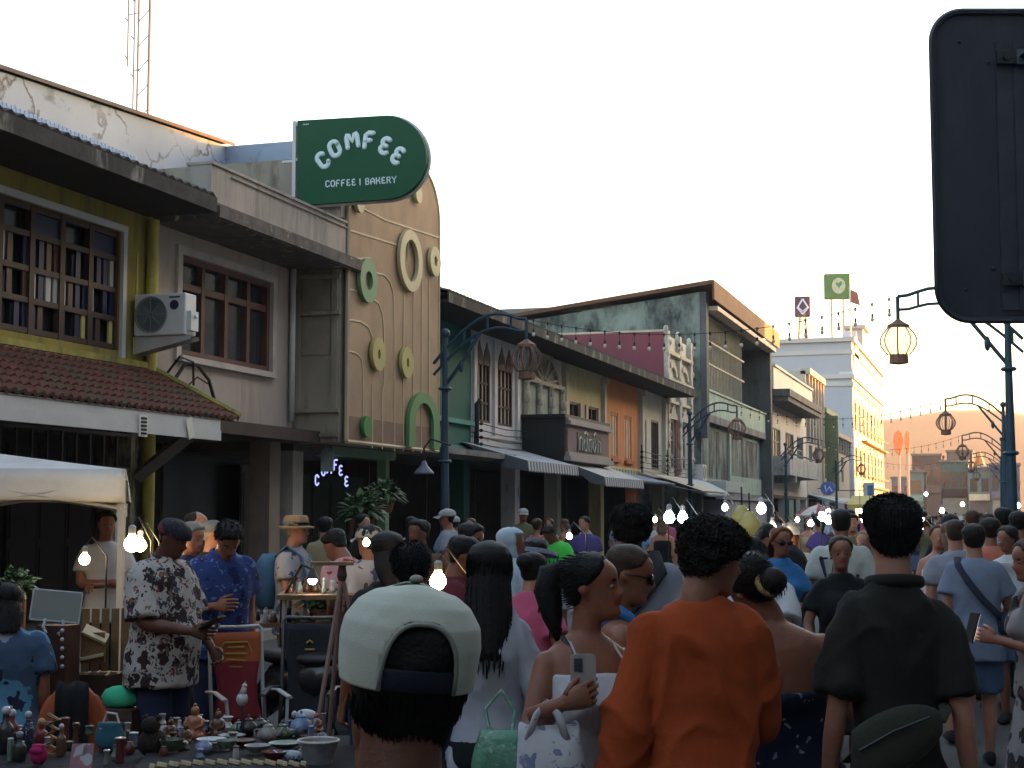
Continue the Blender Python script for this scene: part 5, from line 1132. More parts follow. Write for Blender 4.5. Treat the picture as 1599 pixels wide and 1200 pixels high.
    if hb:
        ho = obj('hair', hb, hmat, B, smooth=True); flip_fix(ho)
        if strand:
            st = MB(); rs_ = random.Random(5); me_ = ho.data; pl = [q for q in me_.polygons if q.area > 1e-6 and min(FF[v] if v < len(FF) else 1 for v in q.vertices) > .55]
            top_z = X((0,0,.3*HH)).z
            ctr = X((0,-.01,.55*HH))
            wts = [q.area for q in pl]
            for q in rs_.choices(pl, wts, k=strand):
                c_ = q.center; n_ = q.normal
                if n_.dot(c_-ctr) < 0: n_ = -n_
                rv = Vector((rs_.uniform(-1,1),rs_.uniform(-1,1),rs_.uniform(-1,1)))
                dn = Vector((0,0,-1)); tg = (dn-n_*dn.dot(n_)); back = (X((0,-.1,.6*HH))-X((0,.1,.6*HH))).normalized()
                if hair == 'curly':
                    L = rs_.uniform(.012,.030); u_ = rv.cross(n_).normalized(); v_ = n_.cross(u_); pts = []
                    for k in range(7): a = k*.95+rs_.random(); pts.append(c_-n_*.01+n_*L*k/6*.8+(u_*math.cos(a)+v_*math.sin(a))*.008*(.5+k/7))
                    st.tube(pts, [.0022]*6+[.0006], 3)
                elif hair == 'long':
                    L = rs_.uniform(.03,.075); pts = [c_-n_*.002+Vector((0,0,-L*k/4))+n_*.006*math.sin(k*.9)+rv*.003*k/4 for k in range(5)]; st.tube(pts, [.0018]*4+[.0005], 3)
                else:
                    if smax and c_.z > X((0,0,smax*HH)).z: continue
                    flat_ = hair in ('pony','bun','updo'); rw = .0009 if dist < 3 else .0015; tail_ = max(q.vertices) >= len(FF)
                    L = rs_.uniform(.012,.028) if flat_ else rs_.uniform(.010,.020)*hthick; dr = (tg+n_*.10+rv*.22).normalized() if smax else (dn+n_*.05+rv*.06).normalized() if flat_ and tail_ else (n_*.02+back*.8+tg*.25+rv*.05).normalized() if flat_ else (n_*.38+back*.2+tg*.5+rv*.38).normalized(); pts = [c_-n_*.004, c_+dr*L*.6, c_+(dr*.9+tg*.35*(0 if flat_ else 1))*L]; st.tube(pts, [rw,rw*.85,.0003], 3)
            obj('hair_strands', st, hmat, ho)
    if mats: pass
    PERSONS.append(B)
    return dict(root=B, U=U, X=X, J=J, LG=LG, s=s, G=G, body=bo, sl=sl, tring=tring, w=w, garment=garment, vx=vx)
def cap(P, mt, back=False, brim=True, bm=None, name='cap'):
    X = P['X']; mb = MB()
    mb.loft([[X(headpt(t, 2*math.pi*j/32, .018-.004*(t > .9))) for j in range(32)] for t in np.linspace(.60, 1.0, 14)])
    if brim:
        sg = -1 if back else 1; n = 14; vs = []
        for i in range(n+1):
            a = -1.15+2.3*i/n
            for k in range(5):
                f = k/4; b = headpt(.62, a, .014); L = .075*math.cos(a*.75); q = Vector((b.x*(1+.05*f), b.y+L*f, b.z-.018*f-.02*(abs(a)/1.15)**2*f)); q.y *= sg
                if back: q.y -= .012
                vs.append(q)
        top = [X(v) for v in vs]; bot = [X(v-Vector((0,0,.004))) for v in vs]; o = len(top)
        fs = []
        for i in range(n):
            for k in range(4): a = i*5+k; fs += [(a,a+1,a+6,a+5),(o+a,o+a+5,o+a+6,o+a+1)]
            a = i*5+4; fs.append((a, o+a, o+a+5, a+5))
        bb = MB().add(top+bot, fs)
    c = obj(name, mb, mt, P['root'], smooth=True)
    if brim: obj('brim', bb, bm or mt, c, smooth=True)
    return c
def brimhat(P, mt, band=None, br=.07, hgt=.10, droop=.02, name='hat'):
    X = P['X']; mb = MB(); rg = []
    for r_, z in ((.062+br,.66*HH-droop),(.06+br*.5,.66*HH-droop*.3),(.0,.67*HH),(.004,.67*HH+hgt*.6),(-.012,.67*HH+hgt),(-.05,.67*HH+hgt*1.05)):
        rg.append([X((math.sin(a)*(.086+r_), math.cos(a)*(.104+r_)-.005, z)) for a in [2*math.pi*j/28 for j in range(28)]])
    mb.loft(rg); o = obj(name, mb, mt, P['root'], smooth=True, auto=50)
    if band: obj('band', MB().loft([[X((math.sin(a)*(.091), math.cos(a)*(.109)-.005, z)) for a in [2*math.pi*j/28 for j in range(28)]] for z in (.675*HH,.675*HH+.028)]), band, o)
    return o
def glasses(P, mt):
    X = P['X']; mb = MB()
    for s in (-1, 1):
        mb.ball(X((s*.033,.092,.50*HH)), .026,.008,.020, 12, 6); mb.tube([X((s*.055,.085,.52*HH)), X((s*.074,.03,.52*HH)), X((s*.078,-.02,.50*HH))], .003, 5)
    mb.tube([X((-.015,.098,.515*HH)), X((.015,.098,.515*HH))], .003, 5); return obj('sunglasses', mb, mt, P['root'], smooth=True)
def strap(P, pts, wdt, mt, name='strap', cat=None):
    """flat band through body-space points"""
    mb = MB().tube([P['U'](q) for q in pts], wdt, 8, 0, .22, up=None); return obj(name, mb, mt, P['root'], smooth=True)
def phone(P, i, mt, label, off=(0,0,0), rot=(0,0,0)):
    pass
# ------------------------------------------------------------------ the people, placed where they stand in the street
for n_, c_ in dict(white=(.50,.50,.52), lavgrey=(.34,.345,.39), offwhite=(.42,.43,.38), black=(.010,.010,.011), charcoal=(.020,.018,.015), navy=(.022,.026,.06), grey=(.22,.23,.27), greyblue=(.17,.20,.27), orange=(.30,.052,.012), blue=(.035,.15,.36),
        sky=(.12,.26,.46), yellow=(.42,.42,.06), pink=(.45,.09,.17), red=(.30,.035,.03), green=(.07,.50,.07), purple=(.07,.05,.16), lavender=(.30,.28,.42), teal=(.04,.2,.22), olive=(.10,.10,.05), khaki=(.28,.22,.13),
        denim=(.06,.09,.16), maroon=(.12,.02,.03), beige=(.38,.33,.26), brown=(.10,.055,.03), coral=(.45,.14,.09), paleblue=(.36,.44,.52), mint=(.25,.42,.33)).items(): cloth(n_, c_)
cloth('hawaiian', (.4,.37,.33), floral((.42,.385,.36), [((.035,.022,.022),.38,.62),((.055,.06,.085),.30,.9),((.22,.025,.03),.19,.8),((.19,.13,.085),.26,.8),((.03,.02,.02),.2,1.3)], 14))
cloth('bluefloral', (.06,.09,.3), floral((.035,.06,.20), [((.12,.2,.4),.26,1.2),((.02,.03,.09),.3,.8),((.25,.3,.42),.14,1.5)], 12))
cloth('redfloral', (.3,.05,.06), floral((.42,.24,.24), [((.26,.03,.04),.42,.8),((.10,.03,.03),.22,1.3),((.45,.36,.3),.16,1.6)], 10))
cloth('greyleaf', (.3,.3,.34), floral((.30,.28,.29), [((.05,.07,.13),.36,.8),((.07,.05,.05),.22,1.3)], 9))
cloth('tiedye', (.1,.3,.45), floral((.05,.09,.16), [((.09,.24,.38),.45,.35),((.25,.30,.36),.3,.5),((.02,.025,.05),.3,.7)], 9))
cloth('dots', (.015,.018,.035), floral((.014,.016,.035), [((.16,.18,.24),.2,2.4)], 9))
cloth('skirtfloral', (.2,.2,.2), floral((.20,.18,.18), [((.02,.018,.018),.40,.9),((.09,.04,.035),.25,1.2)], 8))
P1 = person('person in an off-white and black cap seen from behind, closest to the camera', 604, 1.97, 1.592, 20, sk='brown', hair='short', hc='black', hthick=1.0, top=('tshirt','charcoal'), roll=2, head=(10,3,3), strand=12000, smax=.50, nape=.0)
# cap with arched opening and strap
def near_cap(P):
    X = P['X']; na, nt = 96, 40; vs = []; fs = []; st = []
    T = np.linspace(.50, 1.0, nt)
    def pt(t, j, o=0):
        a = 2*math.pi*j/na; q = headpt(t, a, .0195+o+.003*math.sin(6*a)*(t > .9)*0); q.z += .010*min(1, (t-.5)*4); seam = abs(((math.degrees(a)) % 60)-30)
        return X(q)
    for i, t in enumerate(T):
        for j in range(na): vs.append(pt(t, j))
    for i in range(nt-1):
        for j in range(na):
            deg = abs(360*(j+.5)/na-180); f = (T[i]-.50)/.33
            if deg < 31 and f < max(0, 1-(deg/31)**2.6)**.5: continue
            a = i*na+j; b = i*na+(j+1) % na; fs.append((a, b, b+na, a+na))
    o = obj('cap', MB().add(vs, fs), M('cap_offwhite', (.43,.45,.38), .9, .08, 7, .15, 420, sheen=.1, stain=(.36,.36,.28), sscale=(6,6,6)), P['root'], smooth=True)
    md = o.modifiers.new('s', 'SOLIDIFY'); md.thickness = .003
    ed = []
    for k in list(range(-31, -24, 1))+list(range(-24, 25, 3))+list(range(25, 32, 1)):
        dg = k if abs(k) < 31 else math.copysign(31, k); f = max(0, 1-(abs(dg)/31)**2.6)**.5; ed.append(pt(.50+.33*f, (180+dg)/360*na, .001))
    obj('opening_trim', MB().tube(ed, .0032, 6), M('cap_trim', (.25,.26,.22), .8), o, smooth=True)
    obj('strap', MB().loft([[pt(t, (180+dg)/360*na, e) for dg in range(-34, 35, 4)] + [pt(t, (180+dg)/360*na, e-.003) for dg in range(34, -35, -4)] for t, e in ((.505,-.001),(.515,.0),(.60,.0),(.61,-.001))]), M('strap_navy', (.007,.008,.022), .6, .1), o, smooth=True, auto=40)
    for g in (0, 60, 120, 240, 300): obj('seam', MB().tube([pt(t, g/360*na, .0005) for t in T[2:]], .0013, 4), M('cap_trim', (.25,.26,.22)), o)
    bt = X(Vector((0,-.006,1.0*HH+.028))); obj('button', MB().ball(bt, .009,.009,.006), M('cap_trim', (.25,.26,.22)), o, smooth=True)
    br = MB(); n = 14; v2 = []
    for i in range(n+1):
        a = -1.1+2.2*i/n
        for k in range(4):
            f = k/3; b = headpt(.52, a, .018); v2.append(X((b.x*(1+.05*f), b.y+.075*math.cos(a*.75)*f, b.z-.012*f)))
    f2 = [(i*4+k, i*4+k+1, i*4+k+5, i*4+k+4) for i in range(n) for k in range(3)]
    b_ = obj('brim', MB().add(v2, f2), M('cap_black', (.015,.015,.017), .8, .1), o, smooth=True); m2 = b_.modifiers.new('s', 'SOLIDIFY'); m2.thickness = .004
near_cap(P1)
P2 = person('curly haired person in a loose orange long-sleeved top, seen from behind', 1088, 4.4, 1.69, 18, sk='tan', hair='curly', hc='dark', hthick=.32, roll=0, lean=2, top=('longsleeve','orange',{'hem':.70,'loose':.022,'fold':.014}), head=(-62,-12,6), strand=7000, w=.90, arms=(((.215,-.05,1.12),(.235,.03,.87)),((.20,.06,1.12),(.10,.30,1.10))))
P3 = person('tall person in a dark olive short-sleeved shirt with a waist bag across the back', 1393, 4.55, 1.75, 14, sk='light', hair='short', hc='black', hthick=.65, top=('tshirt','charcoal',{'hem':.84,'loose':.014,'slv':.82,'fold':.012,'collar':1}), bot=('trousers','black'), stride=.1, w=.75, strand=6000, head=(0,4,0), arms=(((.178,-.05,1.13),(.20,.03,.88)),((.178,-.06,1.12),(.21,-.02,.86))))
U = P3['U']
bg_ = MB(); rgs = []
for f in np.linspace(0, 1, 12):
    x = -.155+.25*f; z = 1.02+.085*f; h = .030+.062*math.sin(math.pi*min(1, f*.9+.12))**.6; th = .015+.05*math.sin(math.pi*(f*.9+.05))**.6
    rgs.append([U((x, -.150-th*.5*(1+math.cos(a)), z+h*math.sin(a))) for a in [2*math.pi*j/16 for j in range(16)]])
bgm = cloth('bag_olive', (.035,.036,.026))
B = thing('waist_bag', 'dark olive waist bag worn across the back of the tall person', 'bag', P3['root'].location, P3['root'].rotation_euler.z); ORG[B.name] = Vector((0,0,0))
obj('pouch', MB().loft(rgs), bgm, B, smooth=True)
obj('zip', MB().tube([U((-.14,-.205,1.035)),U((-.05,-.222,1.09)),U((.05,-.222,1.13))], .004, 5), M('zip_black', (.01,.01,.01), .4), B)
obj('strap', MB().tube([U(q) for q in ((.09,-.165,1.11),(.118,-.115,1.135),(.132,-.02,1.15),(.115,.07,1.14))], .018, 8, 0, .25).tube([U(q) for q in ((-.14,-.15,1.02),(-.150,-.05,.98),(-.135,.06,.98))], .018, 8, 0, .25), bgm, B, smooth=True)
P4 = person('woman with a ponytail in a white strappy dress holding up a phone', 916, 4.6, 1.585, 222, sk='tan', hair='pony', hc='black', fem=True, top=('dress','white',{'hem':.35,'top':1.355,'loose':.008,'fold':.004}), bot=(None,None), head=(52,2,0), strand=1500,
     arms=('relax',((.235,.05,1.17),(.20,.215,1.285))), hands=((.4,None),(.42,(-.4,-.9,0),(-.77,.35,.30))))
U, X = P4['U'], P4['X']
st = MB()
for sx in (-1, 1): st.tube([U((sx*.072,.152,1.29)),U((sx*.082,.108,1.39)),U((sx*.075,.03,1.452)),U((sx*.075,.0,1.462)),U((sx*.06,-.085,1.36))], .004, 6)
obj('shoulder_strap', st, cloth('offwhite', (.42,.43,.38)), P4['root'], smooth=True)
def local_thing(name, label, cat, P):
    B = thing(name, label, cat, P['root'].location, P['root'].rotation_euler.z); ORG[B.name] = Vector((0,0,0)); return B
W = P4['J'][1][2]; B = local_thing('phone', 'pale phone held up by the woman in the white strappy dress', 'phone', P4)
RT4 = Vector((-.91,.41,0)); TC4 = Vector((.41,.91,0)); pc = W + RT4*.062 - TC4*.022 + Vector((0,0,.062))
def pfn2(u, v, d): return pc + RT4*u + Vector((0,0,1))*v + TC4*d
pl = []
for cx, cy, a0 in ((.024,.062,0),(-.024,.062,90),(-.024,-.062,180),(.024,-.062,270)): pl += [(cx+.012*math.cos(R(a0+22.5*i)), cy+.012*math.sin(R(a0+22.5*i))) for i in range(5)]
obj('case', MB().prism(pl, pfn2, -.005, .005), M('phone_case', (.30,.27,.25), .4, .1), B)
obj('camera_bump', MB().prism([(-.026,.025),(-.002,.025),(-.002,.062),(-.026,.062)], pfn2, .005, .008), M('phone_lens', (.05,.05,.06), .2), B)
B = local_thing('tote_bag', 'white tote bag printed with grey-blue flowers hanging from the forearm of the woman in white', 'bag', P4)
E_ = P4['J'][1][1]; c0 = E_.lerp(W, .55) + TC4*.04; rg = []
for f in np.linspace(0, 1, 10):
    wd = .085+.022*f-.02*(f > .93); th = .03+.03*math.sin(math.pi*f)
    cx = c0 + RT4*(.005+.01*f) + Vector((0,0,-.02-.23*f)); rg.append([cx+RT4*wd*math.copysign(abs(math.cos(a))**.6, math.cos(a))+TC4*th*math.sin(a)+Vector((0,0,.018*math.cos(a*2+1)*(1-f)+.03*f*math.cos(a))) for a in [2*math.pi*j/24 for j in range(24)]])
tot = cloth('tote_print', (.5,.5,.52), floral((.47,.47,.49), [((.17,.20,.30),.34,1.1),((.45,.45,.47),.17,1.1),((.24,.26,.33),.22,2.4)], 13))
obj('bag', MB().loft(rg), tot, B, smooth=True)
hd = MB()
for s_2 in (-1, 1): hd.tube([c0-RT4*.055+TC4*.03*s_2-Vector((0,0,.05)), c0-RT4*.03+TC4*.04*s_2+Vector((0,0,.02)), c0+Vector((0,0,.05)), c0+RT4*.03+TC4*.04*s_2+Vector((0,0,.02)), c0+RT4*.055+TC4*.03*s_2-Vector((0,0,.05))], .011, 6, 0, .4)
obj('handle', hd, tot, B, smooth=True)
B = local_thing('shoulder_bag', 'small dark shoulder bag at the hip of the woman in white', 'bag', P4)
obj('strap', MB().tube([U(q) for q in ((.09,.0,1.47),(.06,.12,1.36),(0,.155,1.2),(-.08,.15,1.05),(-.15,.10,.93))], .007, 6), M('black_leather', (.02,.018,.018), .5), B)
obj('pouch', MB().loft([[U((-.17+th*math.sin(a), .07+wd*math.cos(a), z)) for a in [2*math.pi*j/14 for j in range(14)]] for z, wd, th in ((.66,.06,.02),(.68,.08,.035),(.78,.085,.04),(.88,.08,.035),(.90,.05,.015))]), M('black_leather', (.02,.018,.018), .5), B, smooth=True)
P5 = person('woman with very long straight black hair and a white jacket, seen from behind', 764, 5.45, 1.60, 14, sk='light', hair='long', hc='black', hl=.36, fem=True, top=('longsleeve','lavgrey',{'hem':.80,'loose':.010,'fold':.014}), bot=('minishorts','black'), strand=4500, w=.93, arms=(((.20,-.05,1.13),(.25,.02,.90)),((.20,-.05,1.13),(.25,.0,.89))))
B = local_thing('plastic_bag', 'translucent green patterned bag on the back of the woman with long black hair', 'bag', P5)
U = P5['U']; rg = []
for f in np.linspace(0, 1, 9):
    wd = .075+.035*math.sin(math.pi*f*.8); th = .022+.03*math.sin(math.pi*f)
    rg.append([U((.06+wd*math.cos(a), -.205-th*math.sin(a)*.8-.01, 1.06-.24*f)) for a in [2*math.pi*j/18 for j in range(18)]])
obj('bag', MB().loft(rg), M('green_plastic', (.10,.26,.17), .3, .3, 18, .3, 60, spec=.6, stain=(.3,.4,.33), sscale=(14,14,14), slo=.55, shi=.62), B, smooth=True)
obj('handle', MB().tube([U((.02,-.22,1.05)),U((.0,-.19,1.13)),U((.06,-.18,1.2)),U((.11,-.19,1.12)),U((.1,-.22,1.05))], .007, 6), M('green_plastic', (.1,.26,.17)), B)
P6 = person('bare-shouldered woman in a dark dotted strapless top leaning on the person in orange', 1232, 4.85, 1.60, 12, sk='tan', hair='updo', hc='dark', fem=True, top=('tube','dots',{'loose':.008,'top':1.25}), bot=('trousers','black'), head=(42,-8,-20), roll=-7, strand=1200, w=1.1, arms=('relax',((.255,-.03,1.12),(.29,.06,.87))))
X = P6['X']; obj('hair_tie', MB().tube([X((.05*math.cos(a),-.105+.012*math.sin(a),.11*1+.045*math.sin(a))) for a in [2*math.pi*j/12 for j in range(13)]], .010, 6), cloth('gold_tie', (.4,.3,.12)), P6['root'], smooth=True)
P7 = person('person in sunglasses and a blue sleeveless top in profile behind the woman in white', 962, 5.5, 1.60, -68, sk='tan', hair='buzz', hc='brown', top=('tank','blue'), head=(-8,-14,0)); glasses(P7, M('sunglass_black', (.01,.01,.012), .15))
P8 = person('broad person with bushy black hair and a grey shirt crossed by dark straps', 986, 7.3, 1.735, 15, sk='brown', hair='curly', hthick=.55, hc='black', top=('tshirt','grey',{'loose':.03}), bot=('shorts','navy'), w=1.1, strand=2500)
U = P8['U']; B = local_thing('sling_bag', 'black straps and small black pack worn by the broad person in grey', 'bag', P8); bk_ = M('black_webbing', (.014,.014,.016), .8)
obj('strap', MB().tube([U(q) for q in ((.10,-.05,1.53),(.13,-.12,1.44),(.05,-.165,1.34),(-.08,-.17,1.2),(-.2,-.13,1.05))], .034, 8, 0, .2).tube([U(q) for q in ((-.16,-.04,1.49),(-.165,-.115,1.43),(-.17,-.15,1.30),(-.2,-.12,1.18))], .028, 8, 0, .2), bk_, B, smooth=True)
obj('pouch', MB().loft([[U((-.02+.1*math.cos(a)*k, -.19-.04*math.sin(a)*k, z)) for a in [2*math.pi*j/14 for j in range(14)]] for z, k in ((.93,.5),(.95,1),(1.12,1),(1.16,.6))]), bk_, B, smooth=True)
P9 = person('person in a plain white shirt bending forward behind the orange top', 1160, 7.6, 1.68, 0, sk='tan', hair='short', top=('tshirt','white',{'loose':.03}), bot=('trousers','denim'), lean=28, head=(20,-20,0), w=1.05)
P10 = person('woman in a bright blue t-shirt and yellow shorts with folded arms and sunglasses', 1217, 11, 1.61, 205, sk='tan', hair='bob', hc='red', fem=True, top=('tshirt','blue',{'hem':.9}), bot=('minishorts','yellow'), arms=('fold','fold'), head=(6,-6,0)); glasses(P10, M('sunglass_black', (.01,.01,.012), .15))
P11 = person('cropped-haired person in a white t-shirt with big dark lettering on the back', 1313, 11.3, 1.74, 8, sk='tan', hair='buzz', hc='dark', top=('tshirt','offwhite',{'loose':.028}), bot=('shorts','denim'), w=1.0, stride=.06)
U = P11['U']; lt_ = MB(); lf = lambda u, v, d: U((u, -.150-d*.0-.012*(1-abs(u)*4), v))
for ch, x in (('V',-.10),('I',-.005)): letter(lt_, ch, lf, x, 1.27, .22, .016, 0, .55, flat=.35, nrm=(0,-1,0))
for x in (-.135,-.06,.0): lt_.tube([lf(x-.03,1.38,0),lf(x+.03,1.38,0)], .009, 6)
obj('print', lt_, cloth('print_navy', (.02,.025,.06)), P11['G']['top'], smooth=True)
P12 = person('young person facing the camera with hair tied back and a black t-shirt', 1311, 9.3, 1.57, 198, sk='tan', hair='bun', hc='brown', fem=True, top=('tshirt','black'), bot=('skirt','black'), arms=('bent','low'), head=(-4,-4,0))
B = local_thing('shoulder_bag', 'black shoulder bag of the young person facing the camera', 'bag', P12); U = P12['U']
obj('strap', MB().tube([U(q) for q in ((-.12,-.02,1.48),(-.06,.14,1.3),(.1,.15,1.08),(.2,.08,.98))], .012, 6, 0, .4), bk_, B); obj('pouch', MB().loft([[U((.24+.05*math.sin(a)*k, .08+.13*math.cos(a)*k, z)) for a in [2*math.pi*j/14 for j in range(14)]] for z, k in ((.80,.8),(.83,1),(.98,1),(1.0,.7))]), bk_, B, smooth=True)
P13 = person('person in black bending over the lit stall to the right of the blue t-shirt', 1262, 12.2, 1.72, 75, sk='tan', hair='short', top=('tshirt','black'), bot=('trousers','navy'), lean=24, head=(0,-28,0), arms=('bent','bent'))
P14 = person('person in a grey-blue t-shirt with a navy strap across the back and patterned shorts', 1520, 10.5, 1.63, 6, sk='light', hair='short', hthick=.7, hc='dark', top=('tshirt','greyblue',{'loose':.03,'hem':.76}), bot=('shorts','denim'), w=.98, stride=.12, arms=(('relax'),((.24,.05,1.13),(.22,.26,1.08))))
U = P14['U']; B = local_thing('sling_bag', 'navy sling bag across the grey-blue t-shirt', 'bag', P14); nvm = M('navy_webbing', (.014,.016,.034), .8)
obj('strap', MB().tube([U(q) for q in ((-.12,.0,1.50),(-.12,-.10,1.44),(-.06,-.155,1.33),(.04,-.165,1.2),(.16,-.13,1.08),(.22,-.02,1.02))], .026, 8, 0, .25), nvm, B, smooth=True)
obj('pouch', MB().loft([[U((.18+.05*math.cos(a)*k, -.03+.11*math.sin(a)*k, z)) for a in [2*math.pi*j/14 for j in range(14)]] for z, k in ((.95,.6),(.97,1),(1.08,1),(1.11,.6))]), nvm, B, smooth=True)
P15 = person('person in a pale grey t-shirt walking just left of the navy strap', 1491, 11.6, 1.66, 10, sk='light', hair='buzz', hc='brown', top=('tshirt','grey'), bot=('shorts','khaki'), stride=.1)
P16 = person('woman in a long black and grey floral skirt at the right edge holding a phone', 1616, 7.6, 1.58, 105, sk='tan', hair='long', hc='brown', fem=True, top=('tank','skirtfloral',{'hem':.88}), bot=('skirt','skirtfloral'), arms=('phone','phone'), head=(10,-10,0))
B = local_thing('phone', 'black phone held by the woman in the floral skirt', 'phone', P16); c_ = P16['J'][1][2]+Vector((-.06,.10,.05)); obj('case', MB().obox(c_, .3, .038, .005, .075, rx=.3), M('phone_black', (.015,.015,.017), .3), B); obj('screen', MB().obox(c_+Vector((0,-.007,.002)), .3, .034, .001, .069, rx=.3), emit('phone_screen', (.6,.62,.7), .35), B)
P18 = person('stocky vendor in a dark patterned cap and a white floral shirt reading a phone', 257, 8.95, 1.685, 262, sk='brown', hair='short', hthick=.4, hc='black', top=('tshirt','hawaiian',{'hem':.74,'loose':.045,'slv':.92,'collar':1,'fold':.012}), bot=('shorts','navy'), w=1.15, belly=.05, head=(6,-22,0), arms=('low',((.25,.05,1.12),(.16,.33,1.08))))
cap(P18, cloth('cap_print', (.03,.03,.04), floral((.022,.022,.03), [((.08,.09,.11),.2,1.6),((.20,.03,.05),.3,.35)], 16)), back=True, brim=False)
B = local_thing('phone', 'dark phone in the hand of the vendor in the floral shirt', 'phone', P18); c_ = P18['J'][1][2]+Vector((-.02,.13,.05)); obj('case', MB().obox(c_, .0, .04, .075, .006, rx=.5), M('phone_black', (.015,.015,.017), .3), B); obj('camera_bump', MB().obox(c_+Vector((.015,.05,-.012)), 0, .012,.012,.006, rx=.5), M('phone_lens', (.05,.05,.06)), B)
P19 = person('bowed person in a blue patterned shirt examining a small box', 344, 9.9, 1.70, 222, sk='tan', hair='short', hc='black', top=('tshirt','bluefloral',{'loose':.03,'collar':1}), bot=('trousers','navy'), lean=10, head=(4,-34,0), arms=('relax','phone'), w=1.05, strand=1200)
P20 = person('grey-haired person in a navy t-shirt behind the floral vendor', 293, 11.0, 1.65, 262, sk='light', hair='short', hthick=.6, hc='grey', top=('tshirt','navy'), bot=('trousers','khaki'), head=(0,-14,0), w=1.1)
P21 = person('balding dark-haired person at the back of the left stall group', 304, 12.0, 1.72, 285, sk='light', hair='bald', hc='dark', top=('tshirt','black'), bot=('trousers','navy'))
P22 = person('person in a pale grey cap turned to the right at the left stall', 331, 11.6, 1.65, 285, sk='light', hair='buzz', hc='grey', top=('tshirt','black'), bot=('shorts','khaki')); cap(P22, cloth('cap_grey', (.12,.13,.135)))
P23 = person('person in a white t-shirt with folded arms under the white canopy', 166, 13.0, 1.72, 222, sk='tan', hair='short', top=('tshirt','white'), bot=('trousers','black'), arms=('fold','fold'))
P24 = person('person in a straw hat and leaf print shirt with a blue backpack', 460, 12, 1.68, 278, sk='light', hair='short', hc='grey', top=('tshirt','greyleaf',{'loose':.03}), bot=('shorts','olive'), w=1.05, arms=('low','low'))
brimhat(P24, M('straw', (.38,.24,.12), .8, .2, 20, .3, 80), cloth('black', (0,0,0)), br=-.012, hgt=.085, droop=.02)
B = local_thing('backpack', 'faded blue backpack on the person in the straw hat', 'backpack', P24); U = P24['U']; bpm = cloth('pack_blue', (.07,.15,.24))
obj('pack', MB().loft([[U((.16*math.cos(a)*k, -.21-.10*math.sin(a)*k, z)) for a in [2*math.pi*j/16 for j in range(16)]] for z, k in ((1.0,.7),(1.03,.95),(1.2,1),(1.38,.9),(1.44,.5))]), bpm, B, smooth=True)
for sx in (-1, 1): obj('strap', MB().tube([U((sx*.10,-.13,1.42)),U((sx*.11,-.02,1.505)),U((sx*.11,.10,1.42)),U((sx*.13,.14,1.25)),U((sx*.17,.02,1.08))], .024, 8, 0, .25), bpm, B, smooth=True)
P25 = person('person in a red and white floral shirt leaning over beside the tripod', 556, 11, 1.63, 60, sk='tan', hair='short', hc='black', top=('tshirt','redfloral',{'loose':.03}), bot=('trousers','navy'), lean=16, head=(20,-20,0))
P26 = person('balding person with a navy collar directly ahead of the off-white cap', 642, 5.95, 1.595, 22, sk='tan', hair='bald', hc='black', top=('tshirt','navy',{'collar':1}), bot=('trousers','black'), strand=1500)
P27 = person('black-haired person in a black top left of the balding person', 606, 7.2, 1.615, 40, sk='tan', hair='bob', hc='black', fem=True, top=('tshirt','black'), bot=('trousers','navy'))
P28 = person('person in a pale cap and grey floral top behind the red floral shirt', 578, 10.6, 1.62, 60, sk='tan', hair='short', top=('tshirt','greyleaf'), bot=('trousers','black')); cap(P28, cloth('cap_pale', (.30,.30,.29)))
P29 = person('dark-haired person standing before the taupe doors of the cafe', 656, 12.2, 1.65, 200, sk='brown', hair='short', top=('tshirt','brown'), bot=('trousers','black'), head=(-40,0,0))
P30 = person('person in a red top left of the long black hair', 712, 8.6, 1.58, 290, sk='tan', hair='short', top=('tshirt','maroon'), bot=('trousers','black'), head=(0,-15,0), arms=('bent','bent'))
P30b = person('black-haired person in a dark red top behind the red top', 728, 10.6, 1.64, 260, sk='tan', hair='short', top=('tshirt','red'), bot=('trousers','navy'), head=(0,-12,0))
P31 = person('person in a pink ruffled top with a black hair clip, seen from behind', 822, 8.2, 1.50, 350, sk='light', hair='bun', hc='black', fem=True, top=('tshirt','pink',{'hem':.85,'loose':.03}), bot=('skirt','maroon'), lean=6, arms=('relax','bent'))
P32 = person('woman in a pale blue headscarf facing right', 795, 10.0, 1.61, 290, sk='tan', hair=None, fem=True, top=('longsleeve','paleblue',{'hem':.6,'loose':.04}), bot=('trousers','navy'), arms=('bent','bent'))
X, U = P32['X'], P32['U']; T = MB(); T.loft([[X(headpt(t, 2*math.pi*j/28, .016 if abs(math.cos(math.pi*j/28)) < .80 or t > .80 else -.012, True)) for j in range(28)] for t in np.linspace(.02, 1, 22)])
T2 = MB().loft([P32['tring'](z, rx, ry, -.01, .0) for z, rx, ry in ((1.22,.21,.17),(1.30,.205,.165),(1.40,.17,.14),(1.47,.11,.11),(1.53,.085,.095))]); T.add(T2.v, T2.f)
obj('headscarf', T, cloth('scarf_blue', (.40,.50,.58)), P32['root'], smooth=True)
P33 = person('person in a grey bucket hat right of the pink top', 832, 10.8, 1.53, 340, sk='tan', hair='short', hc='dark', top=('tshirt','purple'), bot=('shorts','beige'), head=(0,-10,0)); brimhat(P33, cloth('hat_grey', (.14,.14,.18)), None, .03, .075, .045, 'bucket_hat')
P34 = person('person in a neon green t-shirt with a dark slogan looking down', 872, 19.5, 1.60, 168, sk='brown', hair='short', hthick=.5, top=('tshirt','green',{'loose':.03}), bot=('shorts','grey'), lean=10, head=(-30,-30,0), arms=('low','low'))
U = P34['U']; lt_ = MB(); lf = lambda u, v, d: U((u, .142, v))
